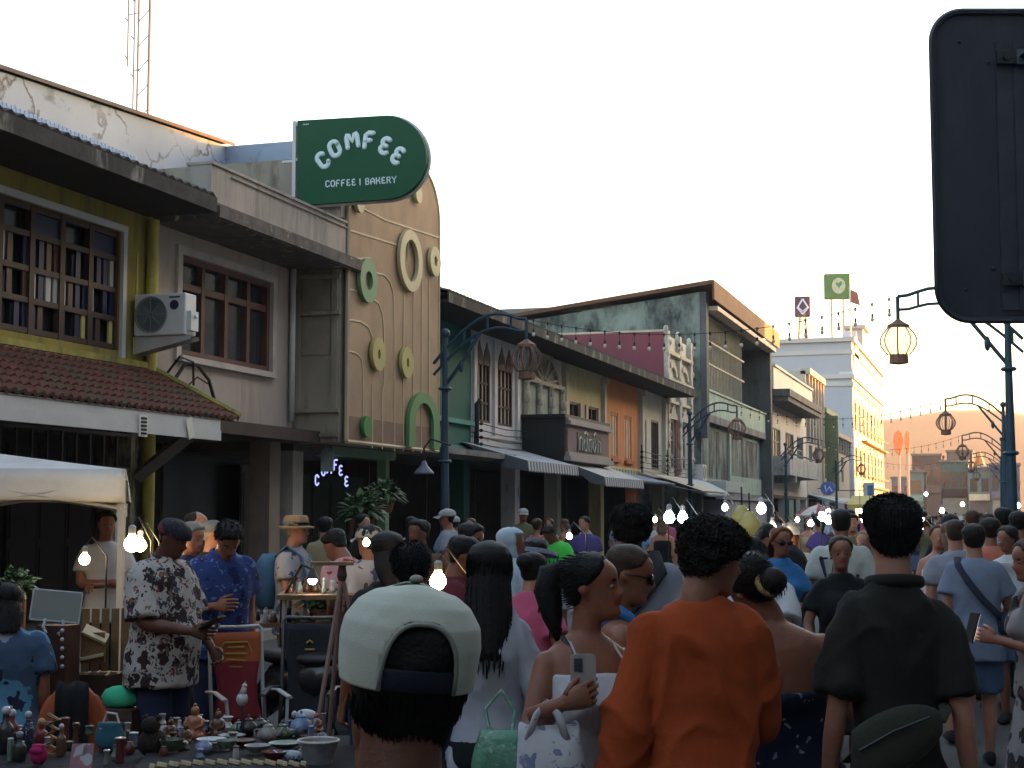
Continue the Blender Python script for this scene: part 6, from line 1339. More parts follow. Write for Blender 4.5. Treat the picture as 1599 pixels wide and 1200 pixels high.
for ch, x in (('B',-.09),('E',-.03),('B',.03),('E',.09)):
    letter(lt_, ch, lf, -x, 1.3, .05, .008, 0, .8, flat=.4, nrm=(0,1,0)); letter(lt_, ch, lf, -x+.01, 1.235, .045, .008, 0, .8, flat=.4, nrm=(0,1,0))
obj('print', lt_, cloth('print_navy', (.02,.025,.06)), P34['G']['top'])
P35 = person('person in a purple t-shirt beyond the neon green one', 914, 21.5, 1.67, 200, sk='light', hair='buzz', hc='dark', top=('tshirt','purple'), bot=('trousers','black'), head=(-50,0,0))
P36 = person('seated person with long black hair in a blue wave print shirt at the left edge', 14, 8.7, 1.70, 38, sk='tan', hair='bob', hc='black', top=('tshirt','tiedye',{'loose':.03}), bot=('trousers','black'), sit=True, w=1.1, strand=800)
P37 = person('seated person all in black with smooth black hair beside the red folding chair', 342, 10.3, 1.62, 40, sk='tan', hair='long', hc='black', hl=.40, fem=True, top=('longsleeve','black',{'loose':.03}), bot=('trousers','black'), sit=True, w=.85, arms=('lap','lap'))
for P_, q in ((P36,'seat'),(P37,'seat')):
    l = P_['root'].location; B = thing('stool', 'low plastic stool under the seated person ' + ('at the left edge' if P_ is P36 else 'all in black'), 'stool', tuple(l)); 
    obj('seat', MB().box(l.x-.17,l.x+.17,l.y-.17,l.y+.17,.34,.37), M('stool_blue', (.03,.06,.15), .5), B)
    for dx in (-.14,.14):
        for dy in (-.14,.14): obj('leg', MB().tube([(l.x+dx,l.y+dy,.34),(l.x+dx*1.1,l.y+dy*1.1,0)], .02, 6), M('stool_blue', (.03,.06,.15)), B)
# right-hand middle distance
P40 = person('woman in a white strapless top and dark skirt facing the camera', 1463, 13.6, 1.60, 190, sk='light', hair='bun', hc='brown', fem=True, top=('tube','white',{'hem':1.05}), bot=('skirt','charcoal'), stride=.05)
P41 = person('person in a dark cap and black shirt behind the strapless top', 1482, 14.8, 1.70, 190, sk='tan', hair='short', top=('tshirt','black'), bot=('trousers','black'), head=(0,-15,0)); cap(P41, cloth('navy', (0,0,0)))
P42 = person('person with shoulder-length dark hair in a white t-shirt ahead of the pale grey one', 1499, 15.5, 1.62, 20, sk='tan', hair='bob', hc='black', fem=True, top=('tshirt','white'), bot=('trousers','navy'))
P43 = person('blond person in a black top ahead of the grey-blue t-shirt', 1483, 13.0, 1.63, 10, sk='light', hair='bob', hc='lightbrown', fem=True, top=('tshirt','black'), bot=('trousers','black'))
P44 = person('person in a coral red t-shirt right of the grey-blue one', 1546, 13.4, 1.66, 5, sk='tan', hair='short', hthick=1.3, hc='dark', top=('tshirt','coral',{'loose':.03}), bot=('shorts','navy'), stride=.08)
P45 = person('woman with long dark hair in a white t-shirt carrying a green tray', 1577, 12.6, 1.60, 165, sk='tan', hair='long', hc='dark', fem=True, top=('tshirt','white'), bot=('shorts','denim'), arms=('bent','bent'), head=(-30,-8,0), hl=.3)
P46 = person('person in a lavender shirt behind the green tray', 1566, 15.5, 1.76, 8, sk='tan', hair='short', top=('tshirt','lavender'), bot=('trousers','navy'), w=1.15)
P47 = person('person in a pale yellow shirt turned away near the pale grey one', 1507, 14.2, 1.61, 40, sk='light', hair='short', hc='brown', top=('tshirt','beige'), bot=('shorts','khaki'))
P48 = person('person in an olive shirt at the right edge of the crowd', 1590, 14.4, 1.72, 5, sk='tan', hair='short', top=('tshirt','olive'), bot=('trousers','black'))
P49 = person('blond person in a pink top half hidden right of the white slogan t-shirt', 1352, 12.6, 1.56, 150, sk='light', hair='bob', hc='blond', fem=True, top=('tank','coral'), bot=('shorts','denim'))
P50 = person('person in a black top in the light of the stall beside the blue t-shirt', 1236, 13.5, 1.62, 200, sk='tan', hair='short', hc='grey', top=('tshirt','offwhite'), bot=('trousers','black'), arms=('bent','bent')); cap(P50, cloth('cap_pale', (.3,.3,.29)))
# ---- far crowd: eight built figures, copied with their parts
TPL = []
tspec = [(False,'short','tshirt','trousers',10,'dark',0,'relax'),(True,'long','tshirt','shorts',170,'black',0,'relax'),(False,'buzz','tshirt','shorts',-10,'brown',.15,'relax'),(True,'bun','tank','skirt',190,'brown',.1,'bent'),(False,'short','longsleeve','trousers',200,'black',.12,'phone'),(True,'bob','dress',None,20,'lightbrown',.08,'relax'),(False,'cap','tshirt','shorts',-160,'black',.1,'bent'),(True,'pony','tshirt','trousers',0,'dark',.15,'phone')]
hairw = {'short':'short dark hair','long':'long black hair','buzz':'cropped hair','bun':'hair in a bun','bob':'bobbed hair','cap':'a cap','pony':'a ponytail'}
colw = ['white','offwhite','black','charcoal','navy','grey','greyblue','blue','yellow','pink','red','purple','lavender','teal','olive','khaki','denim','maroon','beige','brown','coral','paleblue','mint','sky','orange']
colword = dict(offwhite='off-white', greyblue='grey-blue', paleblue='pale blue', sky='sky blue')
garw = {'tshirt':'t-shirt','tank':'sleeveless top','longsleeve':'long-sleeved top','dress':'dress'}
rc = random.Random(21)
for k, (fem, hr, tp, bt, fc, hc_, sd, ar_) in enumerate(tspec):
    P = person('far person', loc=(-3,30,0), H=1.6 if fem else 1.7, face=fc+.01, fem=fem, hair=hr if hr != 'cap' else 'buzz', hc=hc_, top=(tp,'white',{'hem':.62} if tp == 'dress' else {}), bot=(bt,'black') if bt else (None,None), stride=sd, sk=['tan','light','brown','tan','light','light','tan','tan'][k], arms=(ar_,ar_ if k % 2 else 'relax'), det=22, group='people in the far crowd', w=[1,1,1.1,1,.95,1.05,1.15,.95][k])
    if hr == 'cap': cap(P, cloth('cap_pale', (.3,.3,.29)))
    TPL.append((P['root'], fem, hr, tp, bt))
used = set(); spots = []
def far_label(hr, tp, bt, c1, c2, fc):
    a = colword.get(c1, c1); b = colword.get(c2, c2); dr = 'walking away' if math.cos(R(fc)) > .2 else 'facing the camera' if math.cos(R(fc)) < -.2 else 'turned sideways'
    g_ = 'person with %s in a %s %s' % (hairw[hr], a, garw[tp]) if hr != 'cap' else 'person in a cap and %s %s' % (a, garw[tp])
    return g_ + (' and %s %s, %s' % (b, bt, dr.replace('facing the camera','facing us').replace('turned ','')) if bt else ', %s' % dr)
for k in range(124):
    for _ in range(200):
        if k < 104:
            y = 17+95*rc.random()**1.35; x = rc.uniform(-7.6, .1)
            px = 1559 - (math.tan(math.atan2(-x, y)))*2400
            if px < 1120 and rc.random() < .75: continue
        else: y = rc.uniform(15, 34); x = rc.uniform(-8.3, -6.3)
        if all((x-a)**2+(y-b)**2 > .42 for a, b in spots): break
    spots.append((x, y)); ti = rc.randrange(8) if k >= 8 else k; r0, fem, hr, tp, bt = TPL[ti]
    fc = rc.choice([0,0,0,180,180,90,-90])+rc.uniform(-35,35)
    for _ in range(60):
        c1, c2 = rc.choice(colw), rc.choice(['black','navy','denim','khaki','grey','charcoal','beige','olive']); lb = far_label(hr, tp, bt, c1, c2, fc)
        if lb not in used and len(lb.split()) < 17: break
    used.add(lb)
    if k < 8: r = r0; kids = list(r.children)
    else:
        r = r0.copy(); COL.objects.link(r); kids = []
        for ch in r0.children:
            c_ = ch.copy(); COL.objects.link(c_); c_.parent = r; kids.append(c_)
            for g_ in ch.children: h_ = g_.copy(); COL.objects.link(h_); h_.parent = c_
    r.location = (x, y, 0 if x > -9.5 else .13); r.rotation_euler = (0, 0, R(fc)); sc_ = rc.uniform(.94, 1.06); r.scale = (sc_, sc_, sc_); r['label'] = lb
    for c_ in kids:
        nm = c_.name.split('.')[0]
        if nm in ('top','bottom'):
            c_.material_slots[0].link = 'OBJECT'; c_.material_slots[0].material = MC['cloth_'+(c1 if nm == 'top' else c2)]
bpy.data.scenes.remove(TS)
# ------------------------------------------------------------------ stalls, lights and goods
def bulb_lamp(px, py, d, r, col, st, label, mode='cord', shade=False):
    p = atD(px, py, d); B = thing('bulb_lamp', label, 'lamp', tuple(p), group='bare bulbs lighting the stalls')
    hot = emit('bulb_%02d_%02d_%02d' % tuple(int(x*99) for x in col) + '_%d' % st, col, st)
    obj('bulb', MB().lathe(p, [(.15*r,-r),(.6*r,-.82*r),(.95*r,-.3*r),(r,.1*r),(.8*r,.6*r),(.45*r,1.05*r),(.4*r,1.3*r)], 14), hot, B, smooth=True)
    obj('socket', MB().lathe(p, [(.42*r,1.25*r),(.5*r,1.35*r),(.5*r,2.2*r),(.2*r,2.5*r)], 12), M('socket_steel', (.3,.3,.32), .4, .1, metal=.5), B)
    if shade: obj('shade', MB().lathe(p, [(1.5*r,.2*r),(1.45*r,.25*r),(.5*r,2.4*r),(.35*r,2.6*r),(.3*r,2.6*r),(.42*r,2.35*r),(1.35*r,.2*r)], 18), M('shade_black', (.015,.015,.016), .5), B, smooth=True, auto=40)
    t = MB()
    if mode == 'stand': t.tube([p+Vector((0,0,2.4*r)), p+Vector((.02,.05,2.4*r+.06)), p+Vector((.12,.06,.02)), (p.x+.12,p.y+.06,.02)], .006, 6).lathe((p.x+.12,p.y+.06,0), [(.12,0),(.12,.02),(.02,.03)], 12)
    elif mode == 'cord': t.tube([p+Vector((0,0,2.4*r)), p+Vector((.0,.01,.35)), p+Vector((.1,.1,.8))], .006, 5)
    else: t.tube([p+Vector((0,0,2.3*r)), p+Vector((-.1,.05,.10)), p+Vector((-.3,.15,-.15)), (p.x-.3,p.y+.15,.0)], .010, 6)
    obj('stand' if mode != 'cord' else 'cord', t, M('black_rubber', (.012,.012,.012)), B)
W_ = (1,.62,.28); C_ = (.85,.92,1); Y_ = (1,.72,.36)
bulb_lamp(132, 874, 9.6, .034, W_, 9, 'warm bare bulb on a thin stand left of the floral vendor', 'stand')
bulb_lamp(206, 850, 10.9, .055, Y_, 16, 'bright warm bulb behind the white canopy leg', 'stand')
bulb_lamp(219, 852, 11.1, .045, Y_, 14, 'second warm bulb touching the patterned cap', 'stand')
bulb_lamp(488, 906, 10.2, .030, (1,.9,.78), 7, 'black-shaded clip lamp over the wooden shelf', 'arm', True)
bulb_lamp(572, 848, 10.2, .024, Y_, 8, 'small warm bulb in front of the pale cap', 'stand')
bulb_lamp(684, 908, 6.6, .036, W_, 10, 'large warm bulb glowing at the neck of the balding person', 'stand')
mids = [(1045,809,12.5,.058,C_),(1066,809,12.9,.055,C_),(1132,793,19,.05,(.8,.75,1)),(1189,795,15.5,.062,C_),(1206,825,13.4,.05,Y_),(1226,833,13.0,.045,Y_),(1284,808,21,.07,C_),(1294,813,22,.07,C_),(1293,799,27,.05,(1,.8,.8)),(1283,803,24,.05,C_),(1351,811,19,.065,C_),(1343,799,30,.05,(1,.85,.85)),(1436,825,16.5,.05,W_),(1438,811,18,.045,C_),(1108,815,24,.05,Y_),(889,838,12.2,.03,C_),(1471,798,40,.08,C_),(1503,788,60,.1,C_),(1446,772,70,.1,C_),(1358,799,36,.06,C_),(1245,812,28,.05,Y_),(1266,818,19,.045,C_),(1590,790,50,.1,C_),(1583,789,62,.09,C_),(1166,812,26,.05,Y_),(1023,812,15,.03,Y_)]
mlab = ['left of the paired white stall bulbs behind the curly head','right of the paired white stall bulbs behind the curly head','small violet-white bulb right of the curly hair','big white globe in front of the grey fin wall','warm bulb above the red-haired person','smaller warm bulb right of the red hair','white bulb in the cluster left of the cropped head','lower white bulb in the cluster left of the cropped head','pinkish bulb above the cluster left of the cropped head','faint white bulb inside the cluster left of the cropped head','white globe right of the cropped head','small pink bulb above the white globe right of the cropped head','warm bulb right of the tall dark-haired person','small white bulb above the warm one right of the tall person','distant warm bulb above the stalls right of the curly hair','white bulb beside the neon green t-shirt','distant white bulb over the strapless top','far white point light below the teal shopfront','far white light under the brown block','distant white bulb beside the tall dark head','distant warm bulb under the art deco balconies','white bulb beside the black top at the stall','far white light right of the last lamp post','far white light left of the last lamp post','distant warm bulb right of the yellow bags','small warm bulb right of the bushy black hair']
for (px, py, d, r, c), lb in zip(mids, mlab): bulb_lamp(px, py, d, r*.78, c, 10 if d < 30 else 6, lb, 'stand' if d < 30 else 'cord')
# --- white pop-up canopy
P0 = atD(195, 783, 12.0); P0.z = 0; RZ = R(33); ax = Vector((-math.cos(RZ), -math.sin(RZ), 0)); ay = Vector((-math.sin(RZ), math.cos(RZ), 0)); S_ = 2.9; ZB, ZT, ZP = 1.80, 2.05, 2.27
B = thing('canopy_tent', 'white pop-up canopy tent over the stall at the left edge', 'canopy', tuple(P0))
cvw = M('canopy_white', (.52,.51,.49), .75, .12, 3, .25, 14, sheen=.1)
cm = MB(); n = 14
def cp(u, v):   # roof height with soft sag between the truss
    k = max(abs(u-.5), abs(v-.5))*2; e = 1-k; sag = .10*math.sin(math.pi*e)*1.0*(abs(abs(u-.5)-abs(v-.5))*2)**.5
    return P0 + ax*(u*S_) + ay*(v*S_) + Vector((0,0,ZT+(ZP-ZT)*e**1.05 - sag*.5))
for i in range(2*n+1):
    for j in range(2*n+1): cm.v.append(tuple(cp(i/(2*n), j/(2*n))))
for i in range(2*n):
    for j in range(2*n): a = i*(2*n+1)+j; cm.f.append((a, a+2*n+1, a+2*n+2, a+1)); cm.m.append(0)
obj('roof', cm, cvw, B, smooth=True)
vm = MB()
for (o, dr, nn) in ((P0, ax, -ay), (P0+ax*S_, ay, ax), (P0, ay, -ax), (P0+ay*S_, ax, ay)):
    k = 40; q = len(vm.v)
    for i in range(k+1):
        f = i/k; w_ = .012*math.sin(f*23)+.015*math.sin(f*9+1)
        for z, ou in ((ZT,0),(ZT-.10,.012+w_*.5),(ZB+.05,.015+w_),(ZB+.02*math.sin(f*math.pi*2)**2-.01,.02+w_*1.2)): v = o+dr*(f*S_)+nn*ou; vm.v.append((v.x, v.y, z))
    for i in range(k):
        for j in range(3): a = q+i*4+j; vm.f.append((a, a+4, a+5, a+1)); vm.m.append(0)
vo = obj('valance', vm, cvw, B, smooth=True); md = vo.modifiers.new('s', 'SOLIDIFY'); md.thickness = .004
tf_ = M('tent_frame', (.42,.41,.40), .45, .1, metal=.2)
for u, v in ((0,0),(1,0),(1,1),(0,1)):
    q = P0+ax*(u*S_+(.02 if u == 0 else -.02))+ay*(v*S_+(.02 if v == 0 else -.02)); lg = MB().box(q.x-.022, q.x+.022, q.y-.022, q.y+.022, .03, ZT-.01).box(q.x-.05, q.x+.05, q.y-.05, q.y+.05, 0, .03).box(q.x-.03,q.x+.03,q.y-.03,q.y+.03,ZB-.12,ZB-.02)
    obj('leg', lg, tf_, B)
ts = MB()
for (o, dr) in ((P0, ax), (P0+ax*S_, ay), (P0, ay), (P0+ay*S_, ax)):
    for k in range(2):
        a = o+dr*(k*S_/2); b = o+dr*((k+1)*S_/2)
        ts.tube([(a.x,a.y,ZB-.06),(b.x,b.y,ZT-.08)], .014, 6).tube([(a.x,a.y,ZT-.08),(b.x,b.y,ZB-.08)], .014, 6)
obj('truss', ts, tf_, B)
# --- tables
def table(label, c, rz, hx, hy, z, cm_, legs=True, cloth_=None, name='stall_table', drop=.25):
    B = thing(name, label, 'table', (c[0], c[1], 0)); M3 = Matrix.Rotation(rz, 3, 'Z')
    def T(x, y, zz): q = M3 @ Vector((x, y, 0)); return (c[0]+q.x, c[1]+q.y, zz)
    obj('tabletop', MB().obox((c[0],c[1],z-.015), rz, hx, hy, .015), cm_, B)
    for sx in (-1, 1):
        for sy in (-1, 1): obj('leg', MB().tube([T(sx*(hx-.05), sy*(hy-.05), z-.031), T(sx*(hx-.05), sy*(hy-.05), 0)], .018, 6), tf_, B)
    if cloth_:
        k = MB(); pts = []
        for (x0, y0, x1, y1) in ((-hx,-hy,hx,-hy),(hx,-hy,hx,hy),(hx,hy,-hx,hy),(-hx,hy,-hx,-hy)): pts += [(x0+(x1-x0)*i/16, y0+(y1-y0)*i/16) for i in range(16)]
        rg = []
        for zz, e in ((z+.004,.0),(z-.02,.008),(z-drop*.5,.012),(z-drop,.02)): rg.append([T(x*(1+e*(1+.8*math.sin(i*1.3))/hx*(0 if e == 0 else 1)), y*(1+e*(1+.8*math.cos(i*1.1))/hy*(0 if e == 0 else 1)), zz) for i, (x, y) in enumerate(pts)])
        nn = len(pts)
        k.v = [p for r in rg for p in r]; k.f = [(i*nn+j, i*nn+(j+1) % nn, (i+1)*nn+(j+1) % nn, (i+1)*nn+j) for i in range(3) for j in range(nn)] + [tuple(range(nn))]; k.m = [0]*len(k.f)
        o = obj('tablecloth', k, cloth_, B); tag(o)
    return T
TZ = .64
TA = gnd(395, 6.75); tdk = cloth('table_black', (.012,.012,.015))
table('table under a black cloth crowded with old ceramics and figurines', (TA.x, TA.y), R(24), .46, .66, TZ, brownw, cloth_=tdk, drop=.5)
TB = gnd(95, 6.55); table('table under a dark cloth with bottles and trinkets at the bottom left', (TB.x, TB.y), R(30), .52, .6, TZ-.03, brownw, cloth_=tdk, drop=.5)
gi = {}
def on(px, py, z=TZ+.005): return atZ(px, py, z)
cer = {'white': (.42,.43,.44), 'celadon': (.15,.20,.16), 'brown': (.10,.045,.025), 'blue': (.16,.22,.36), 'dark': (.02,.02,.022), 'red': (.12,.03,.03), 'grey': (.2,.2,.2), 'green': (.06,.09,.06), 'orange': (.28,.10,.045), 'tin': (.25,.26,.28)}
def cm_(k): return M('ceramic_'+k, cer[k], .28, .3, 25, .05, 60, spec=.5)
def pot(px, py, r, h, k, label, lid=True, spout=True, name='teapot', z=None):
    p = on(px, py) if z is None else on(px, py, z); B = thing(name, label, name.replace('_',' '), tuple(p), group='ceramics laid out on the black tablecloth')
    obj('body', MB().lathe(p, [(r*.5,0),(r*.6,.01),(r*.92,h*.3),(r,h*.5),(r*.85,h*.75),(r*.5,h*.92),(r*.45,h)], 18), cm_(k), B, smooth=True, auto=60)
    if lid: obj('lid', MB().lathe(p, [(r*.48,h),(r*.45,h*1.06),(r*.15,h*1.16),(r*.08,h*1.2),(r*.14,h*1.27),(r*.10,h*1.34),(r*.02,h*1.36)], 14), cm_(k), B, smooth=True)
    if spout:
        obj('spout', MB().tube([p+Vector((r*.8,0,h*.4)),p+Vector((r*1.25,0,h*.6)),p+Vector((r*1.5,0,h*.95))], [r*.24,r*.16,r*.1], 8), cm_(k), B, smooth=True)
        obj('handle', MB().tube([p+Vector((-r*.8,0,h*.8)),p+Vector((-r*1.35,0,h*.75)),p+Vector((-r*1.35,0,h*.35)),p+Vector((-r*.9,0,h*.25))], r*.09, 6), cm_(k), B, smooth=True)
def bowl(px, py, r, h, k, label, k2=None):
    p = on(px, py); B = thing('bowl', label, 'bowl', tuple(p), group='ceramics laid out on the black tablecloth')
    obj('bowl', MB().lathe(p, [(r*.45,0),(r*.5,.008),(r*.85,h*.6),(r,h),(r*.96,h),(r*.8,h*.6),(r*.4,.02)], 20), cm_(k), B, smooth=True, auto=60)
    obj('foot_ring', MB().lathe(p, [(r*.48,0),(r*.52,.004),(r*.48,.008)], 16), cm_(k2 or k), B)
def figurine(px, py, h, k, label):
    p = on(px, py); B = thing('figurine', label, 'figurine', tuple(p), group='figurines laid out on the black tablecloth'); m = MB()
    m.lathe(p, [(h*.34,0),(h*.38,h*.06),(h*.30,h*.2),(h*.24,h*.34),(h*.27,h*.5),(h*.2,h*.62),(h*.09,h*.68)], 14).ball(p+Vector((0,0,h*.8)), h*.13,h*.14,h*.16, 10, 8).ball(p+Vector((0,0,h*.98)), h*.06)
    for s in (-1, 1): m.tube([p+Vector((s*h*.24,0,h*.56)),p+Vector((s*h*.3,-h*.08,h*.38)),p+Vector((s*h*.1,-h*.24,h*.28))], h*.075, 8).ball(p+Vector((s*h*.24,-h*.14,h*.09)), h*.16,h*.14,h*.09, 10, 6)
    g = remesh(m, h*.035, 2) if False else None
    o = obj('figure', m, cm_(k), B, smooth=True); obj('base', MB().lathe(p, [(h*.42,-.002),(h*.42,h*.03),(h*.36,h*.05)], 16), cm_('dark'), B)
figurine(304, 1152, .155, 'orange', 'tall orange seated figurine'); figurine(290, 1160, .09, 'brown', 'small reddish figurine before the tall orange one'); figurine(340, 1150, .125, 'brown', 'brown seated figurine right of the orange one'); figurine(266, 1155, .10, 'brown', 'brown figurine at the left of the ceramics'); figurine(256, 1150, .075, 'white', 'small cream figurine beside the green bowl'); figurine(494, 1142, .09, 'orange', 'orange figurine by the tin pail'); figurine(503, 1160, .07, 'grey', 'grey-brown figurine above the tin pail')
bowl(268, 1176, .055, .06, 'green', 'dark green bowl at the left of the ceramics'); bowl(330, 1164, .07, .03, 'white', 'white dish topped by a knob lid', 'white'); bowl(362, 1156, .065, .025, 'grey', 'flat grey dish behind the white one'); bowl(352, 1172, .05, .045, 'celadon', 'celadon bowl beside the striped jar'); bowl(402, 1178, .06, .04, 'grey', 'wide grey bowl in the middle'); bowl(445, 1170, .075, .03, 'celadon', 'wide celadon plate before the teapots'); bowl(428, 1190, .055, .045, 'red', 'dark red bowl near the wooden blocks'); bowl(380, 1166, .06, .03, 'brown', 'brown dish beside the dark pots')
pot(388, 1150, .045, .075, 'dark', 'black teapot in the centre of the ceramics'); pot(418, 1160, .05, .075, 'grey', 'speckled grey teapot with a spout'); pot(440, 1158, .05, .07, 'green', 'dark green teapot right of the grey one'); pot(470, 1150, .055, .09, 'blue', 'blue and white teapot beside the pail'); pot(372, 1146, .04, .05, 'celadon', 'celadon jar behind the black teapot', True, False, 'jar'); pot(318, 1178, .04, .06, 'blue', 'blue striped jar before the orange figurine', False, False, 'jar'); pot(350, 1138, .035, .05, 'white', 'small white lidded jar at the back', True, False, 'jar'); pot(405, 1140, .05, .05, 'dark', 'low black pot at the back', True, False, 'jar'); pot(485, 1176, .035, .04, 'celadon', 'little celadon jar before the pail', True, False, 'jar')
p = on(497, 1192); B = thing('pail', 'grey tin pail at the right end of the table', 'pail', tuple(p)); obj('body', MB().lathe(p, [(.06,0),(.085,.09),(.09,.095),(.083,.095),(.058,.01)], 20), cm_('tin'), B, smooth=True, auto=40); obj('rim', MB().tube([p+Vector((.087*math.cos(a),.087*math.sin(a),.095)) for a in [2*math.pi*j/20 for j in range(21)]], .006, 6), cm_('white'), B)
p = on(455, 1190); B = thing('ceramic_fish', 'blue and white ceramic fish', 'ceramic fish', tuple(p)); obj('body', MB().ball(p+Vector((0,0,.025)), .06,.025,.025, 14, 8), M('fish_glaze', (.4,.45,.5), .25, .4, 40, stain=(.06,.10,.22), sscale=(25,25,25), slo=.5, shi=.56), B, smooth=True); obj('tail', MB().prism([(-.05,0),(-.085,.022),(-.08,0),(-.085,-.022)], lambda u, v, d: (p.x+u,p.y+d,p.z+.025+v), -.004, .004), cm_('blue'), B)
p = atD(378, 1092, 7.3); B = thing('ceramic_bird', 'white ceramic bird with its beak raised, on a stem before the red chair', 'ornament', tuple(p)); wc = cm_('white')
obj('body', MB().ball(p, .027,.03,.032, 14, 10).tube([p+Vector((0,0,.02)),p+Vector((.008,0,.045)),p+Vector((.012,0,.06))], [.02,.013,.011], 10).ball(p+Vector((.012,0,.062)), .013), wc, B, smooth=True); obj('beak', MB().tube([p+Vector((.012,0,.066)),p+Vector((.016,0,.085))], [.007,.0015], 6), M('beak', (.45,.33,.28), .5), B); obj('stem', MB().tube([p-Vector((0,0,.03)), (p.x,p.y,TZ)], .005, 6), M('black_steel', (.03,.03,.03)), B)
p = on(478, 1136); B = thing('ornament', 'white ceramic pig-shaped money box on the ceramics table', 'ornament', tuple(p)); mb = MB().ball(p+Vector((0,0,.055)), .06,.032,.034, 14, 8).ball(p+Vector((-.065,0,.06)), .015,.018,.018, 8, 6)
obj('body', mb, wc, B, smooth=True)
for dx in (-.03,.03):
    for dy in (-.015,.015): obj('leg', MB().tube([p+Vector((dx,dy,.04)), p+Vector((dx,dy,0))], .010, 6), wc, B)
B = thing('wooden_blocks', 'two rows of pale wooden blocks strung as a mat at the bottom edge', 'wooden mat', tuple(on(360, 1195, TZ+.03))); bw_ = M('pale_wood', (.46,.38,.24), .6, .15, 8, .1, 40)
c0 = on(235, 1196, TZ+.03); c1 = on(478, 1194, TZ+.03); dr = (c1-c0).normalized(); L_ = (c1-c0).length; nn_ = Vector((-dr.y, dr.x, 0)); az = math.atan2(dr.y, dr.x)
for i in range(26):
    q = c0+dr*(L_*(i+.5)/26)+nn_*(.012 if i % 2 else -.02)+Vector((0,0,.012*math.sin(math.pi*i/25)))
    o = obj('block', MB().obox(q, az, .0115, .022, .010, rx=-.25, ry=.2), bw_, B); md = o.modifiers.new('b','BEVEL'); md.width = .003; md.segments = 2
# left trinkets
def bottle(px, py, r, h, mt, label, stop=None):
    p = on(px, py, TZ-.02); B = thing('bottle', label, 'bottle', tuple(p), group='bottles and dolls on the left table')
    obj('bottle', MB().lathe(p, [(r*.9,0),(r,.01),(r,h*.6),(r*.8,h*.7),(r*.38,h*.8),(r*.36,h)], 14), mt, B, smooth=True, auto=50)
    obj('stopper', MB().ball(p+Vector((0,0,h+r*.4)), r*.55, nu=10, nv=7), stop or cm_('white'), B, smooth=True)
bottle(18, 1162, .035, .13, M('red_glaze', (.16,.02,.02), .4, .3), 'dark red bottle with a white clasp'); bottle(43, 1172, .030, .15, M('navy_dots', (.015,.02,.06), .5, .1, pattern=floral((.012,.016,.05), [((.3,.32,.36),.22,3.5)], 14)), 'navy bottle dotted with white, round white stopper'); bottle(8, 1175, .04, .17, cm_('dark'), 'black bottle at the left edge'); bottle(64, 1166, .033, .10, M('red_glaze', (.16,.02,.02)), 'short red bottle topped with straw', M('straw', (.38,.24,.12)))
bottle(30, 1188, .03, .10, cm_('dark'), 'short black bottle in front of the dotted one', cm_('grey')); bottle(95, 1180, .022, .12, cm_('brown'), 'slim brown bottle beside the zigzag wood stand', cm_('white'))
p = on(82, 1178, TZ-.02); B = thing('zigzag_rack', 'dark wooden zigzag rack among the bottles', 'rack', tuple(p))
obj('rack', MB().tube([p+Vector((.03*(1 if i % 2 else -1), 0, .022*i)) for i in range(9)], .012, 5), M('ochre_wood', (.20,.11,.03), .6, .3), B); obj('base', MB().obox(p, .4, .05,.04,.008), M('ochre_wood', (.2,.11,.03)), B)
p = on(60, 1194, TZ-.02); B = thing('pouch', 'bright pink pouch at the bottom left', 'pouch', tuple(p)); obj('body', MB().loft([[p+Vector((a_*math.cos(t), a_*.6*math.sin(t), z)) for t in [2*math.pi*j/12 for j in range(12)]] for z, a_ in ((0,.02),(.02,.04),(.05,.045),(.07,.03),(.085,.033))]), cloth('hot_pink', (.35,.02,.10)), B, smooth=True); obj('flap', MB().ball(p+Vector((0,-.02,.06)), .035,.012,.018, 10, 6), cloth('hot_pink', (.35,.02,.1)), B, smooth=True)
p = on(127, 1199, TZ); B = thing('magazine', 'pink and grey illustrated magazine standing at the table front', 'magazine', tuple(p)); obj('cover', MB().obox(p+Vector((0,0,.04)), .35, .045, .004, .06, rx=-.4), M('magazine_cover', (.3,.1,.12), .35, .1, pattern=floral((.22,.07,.10), [((.3,.3,.3),.4,.8),((.05,.05,.06),.2,1.5)], 9)), B); obj('pages', MB().obox(p+Vector((0,.006,.04)), .35, .043, .003, .058, rx=-.4), cm_('white'), B)
p = on(172, 1172, TZ-.02); B = thing('cloth_bag', 'crumpled teal cloth bag on the left table', 'bag', tuple(p)); obj('body', MB().loft([[p+Vector((a_*math.cos(t)*(1+.12*math.sin(3*t+z*40)), a_*.7*math.sin(t), z)) for t in [2*math.pi*j/20 for j in range(20)]] for z, a_ in ((0,.05),(.03,.075),(.08,.07),(.11,.055),(.125,.06))]), cloth('teal_bag', (.03,.10,.14)), B, smooth=True); obj('handle', MB().tube([p+Vector((-.04,0,.12)),p+Vector((-.02,0,.17)),p+Vector((.03,0,.165)),p+Vector((.045,0,.12))], .006, 6), cm_('white'), B)
p = on(238, 1182, TZ-.02); B = thing('plush_toy', 'dark brown shaggy plush toy beside the green bowl', 'plush toy', tuple(p)); obj('body', MB().ball(p+Vector((0,0,.06)), .07,.06,.065, 14, 10), M('dark_plush', (.02,.013,.01), .95, .4, 20, .8, 90), B, smooth=True); obj('head', MB().ball(p+Vector((.0,-.02,.14)), .045,.04,.04, 12, 8), M('dark_plush', (.02,.013,.01)), B, smooth=True)
for s in (-1, 1): obj('ear', MB().ball(p+Vector((s*.035,-.01,.175)), .014), M('dark_plush', (.02,.013,.01)), B, smooth=True)
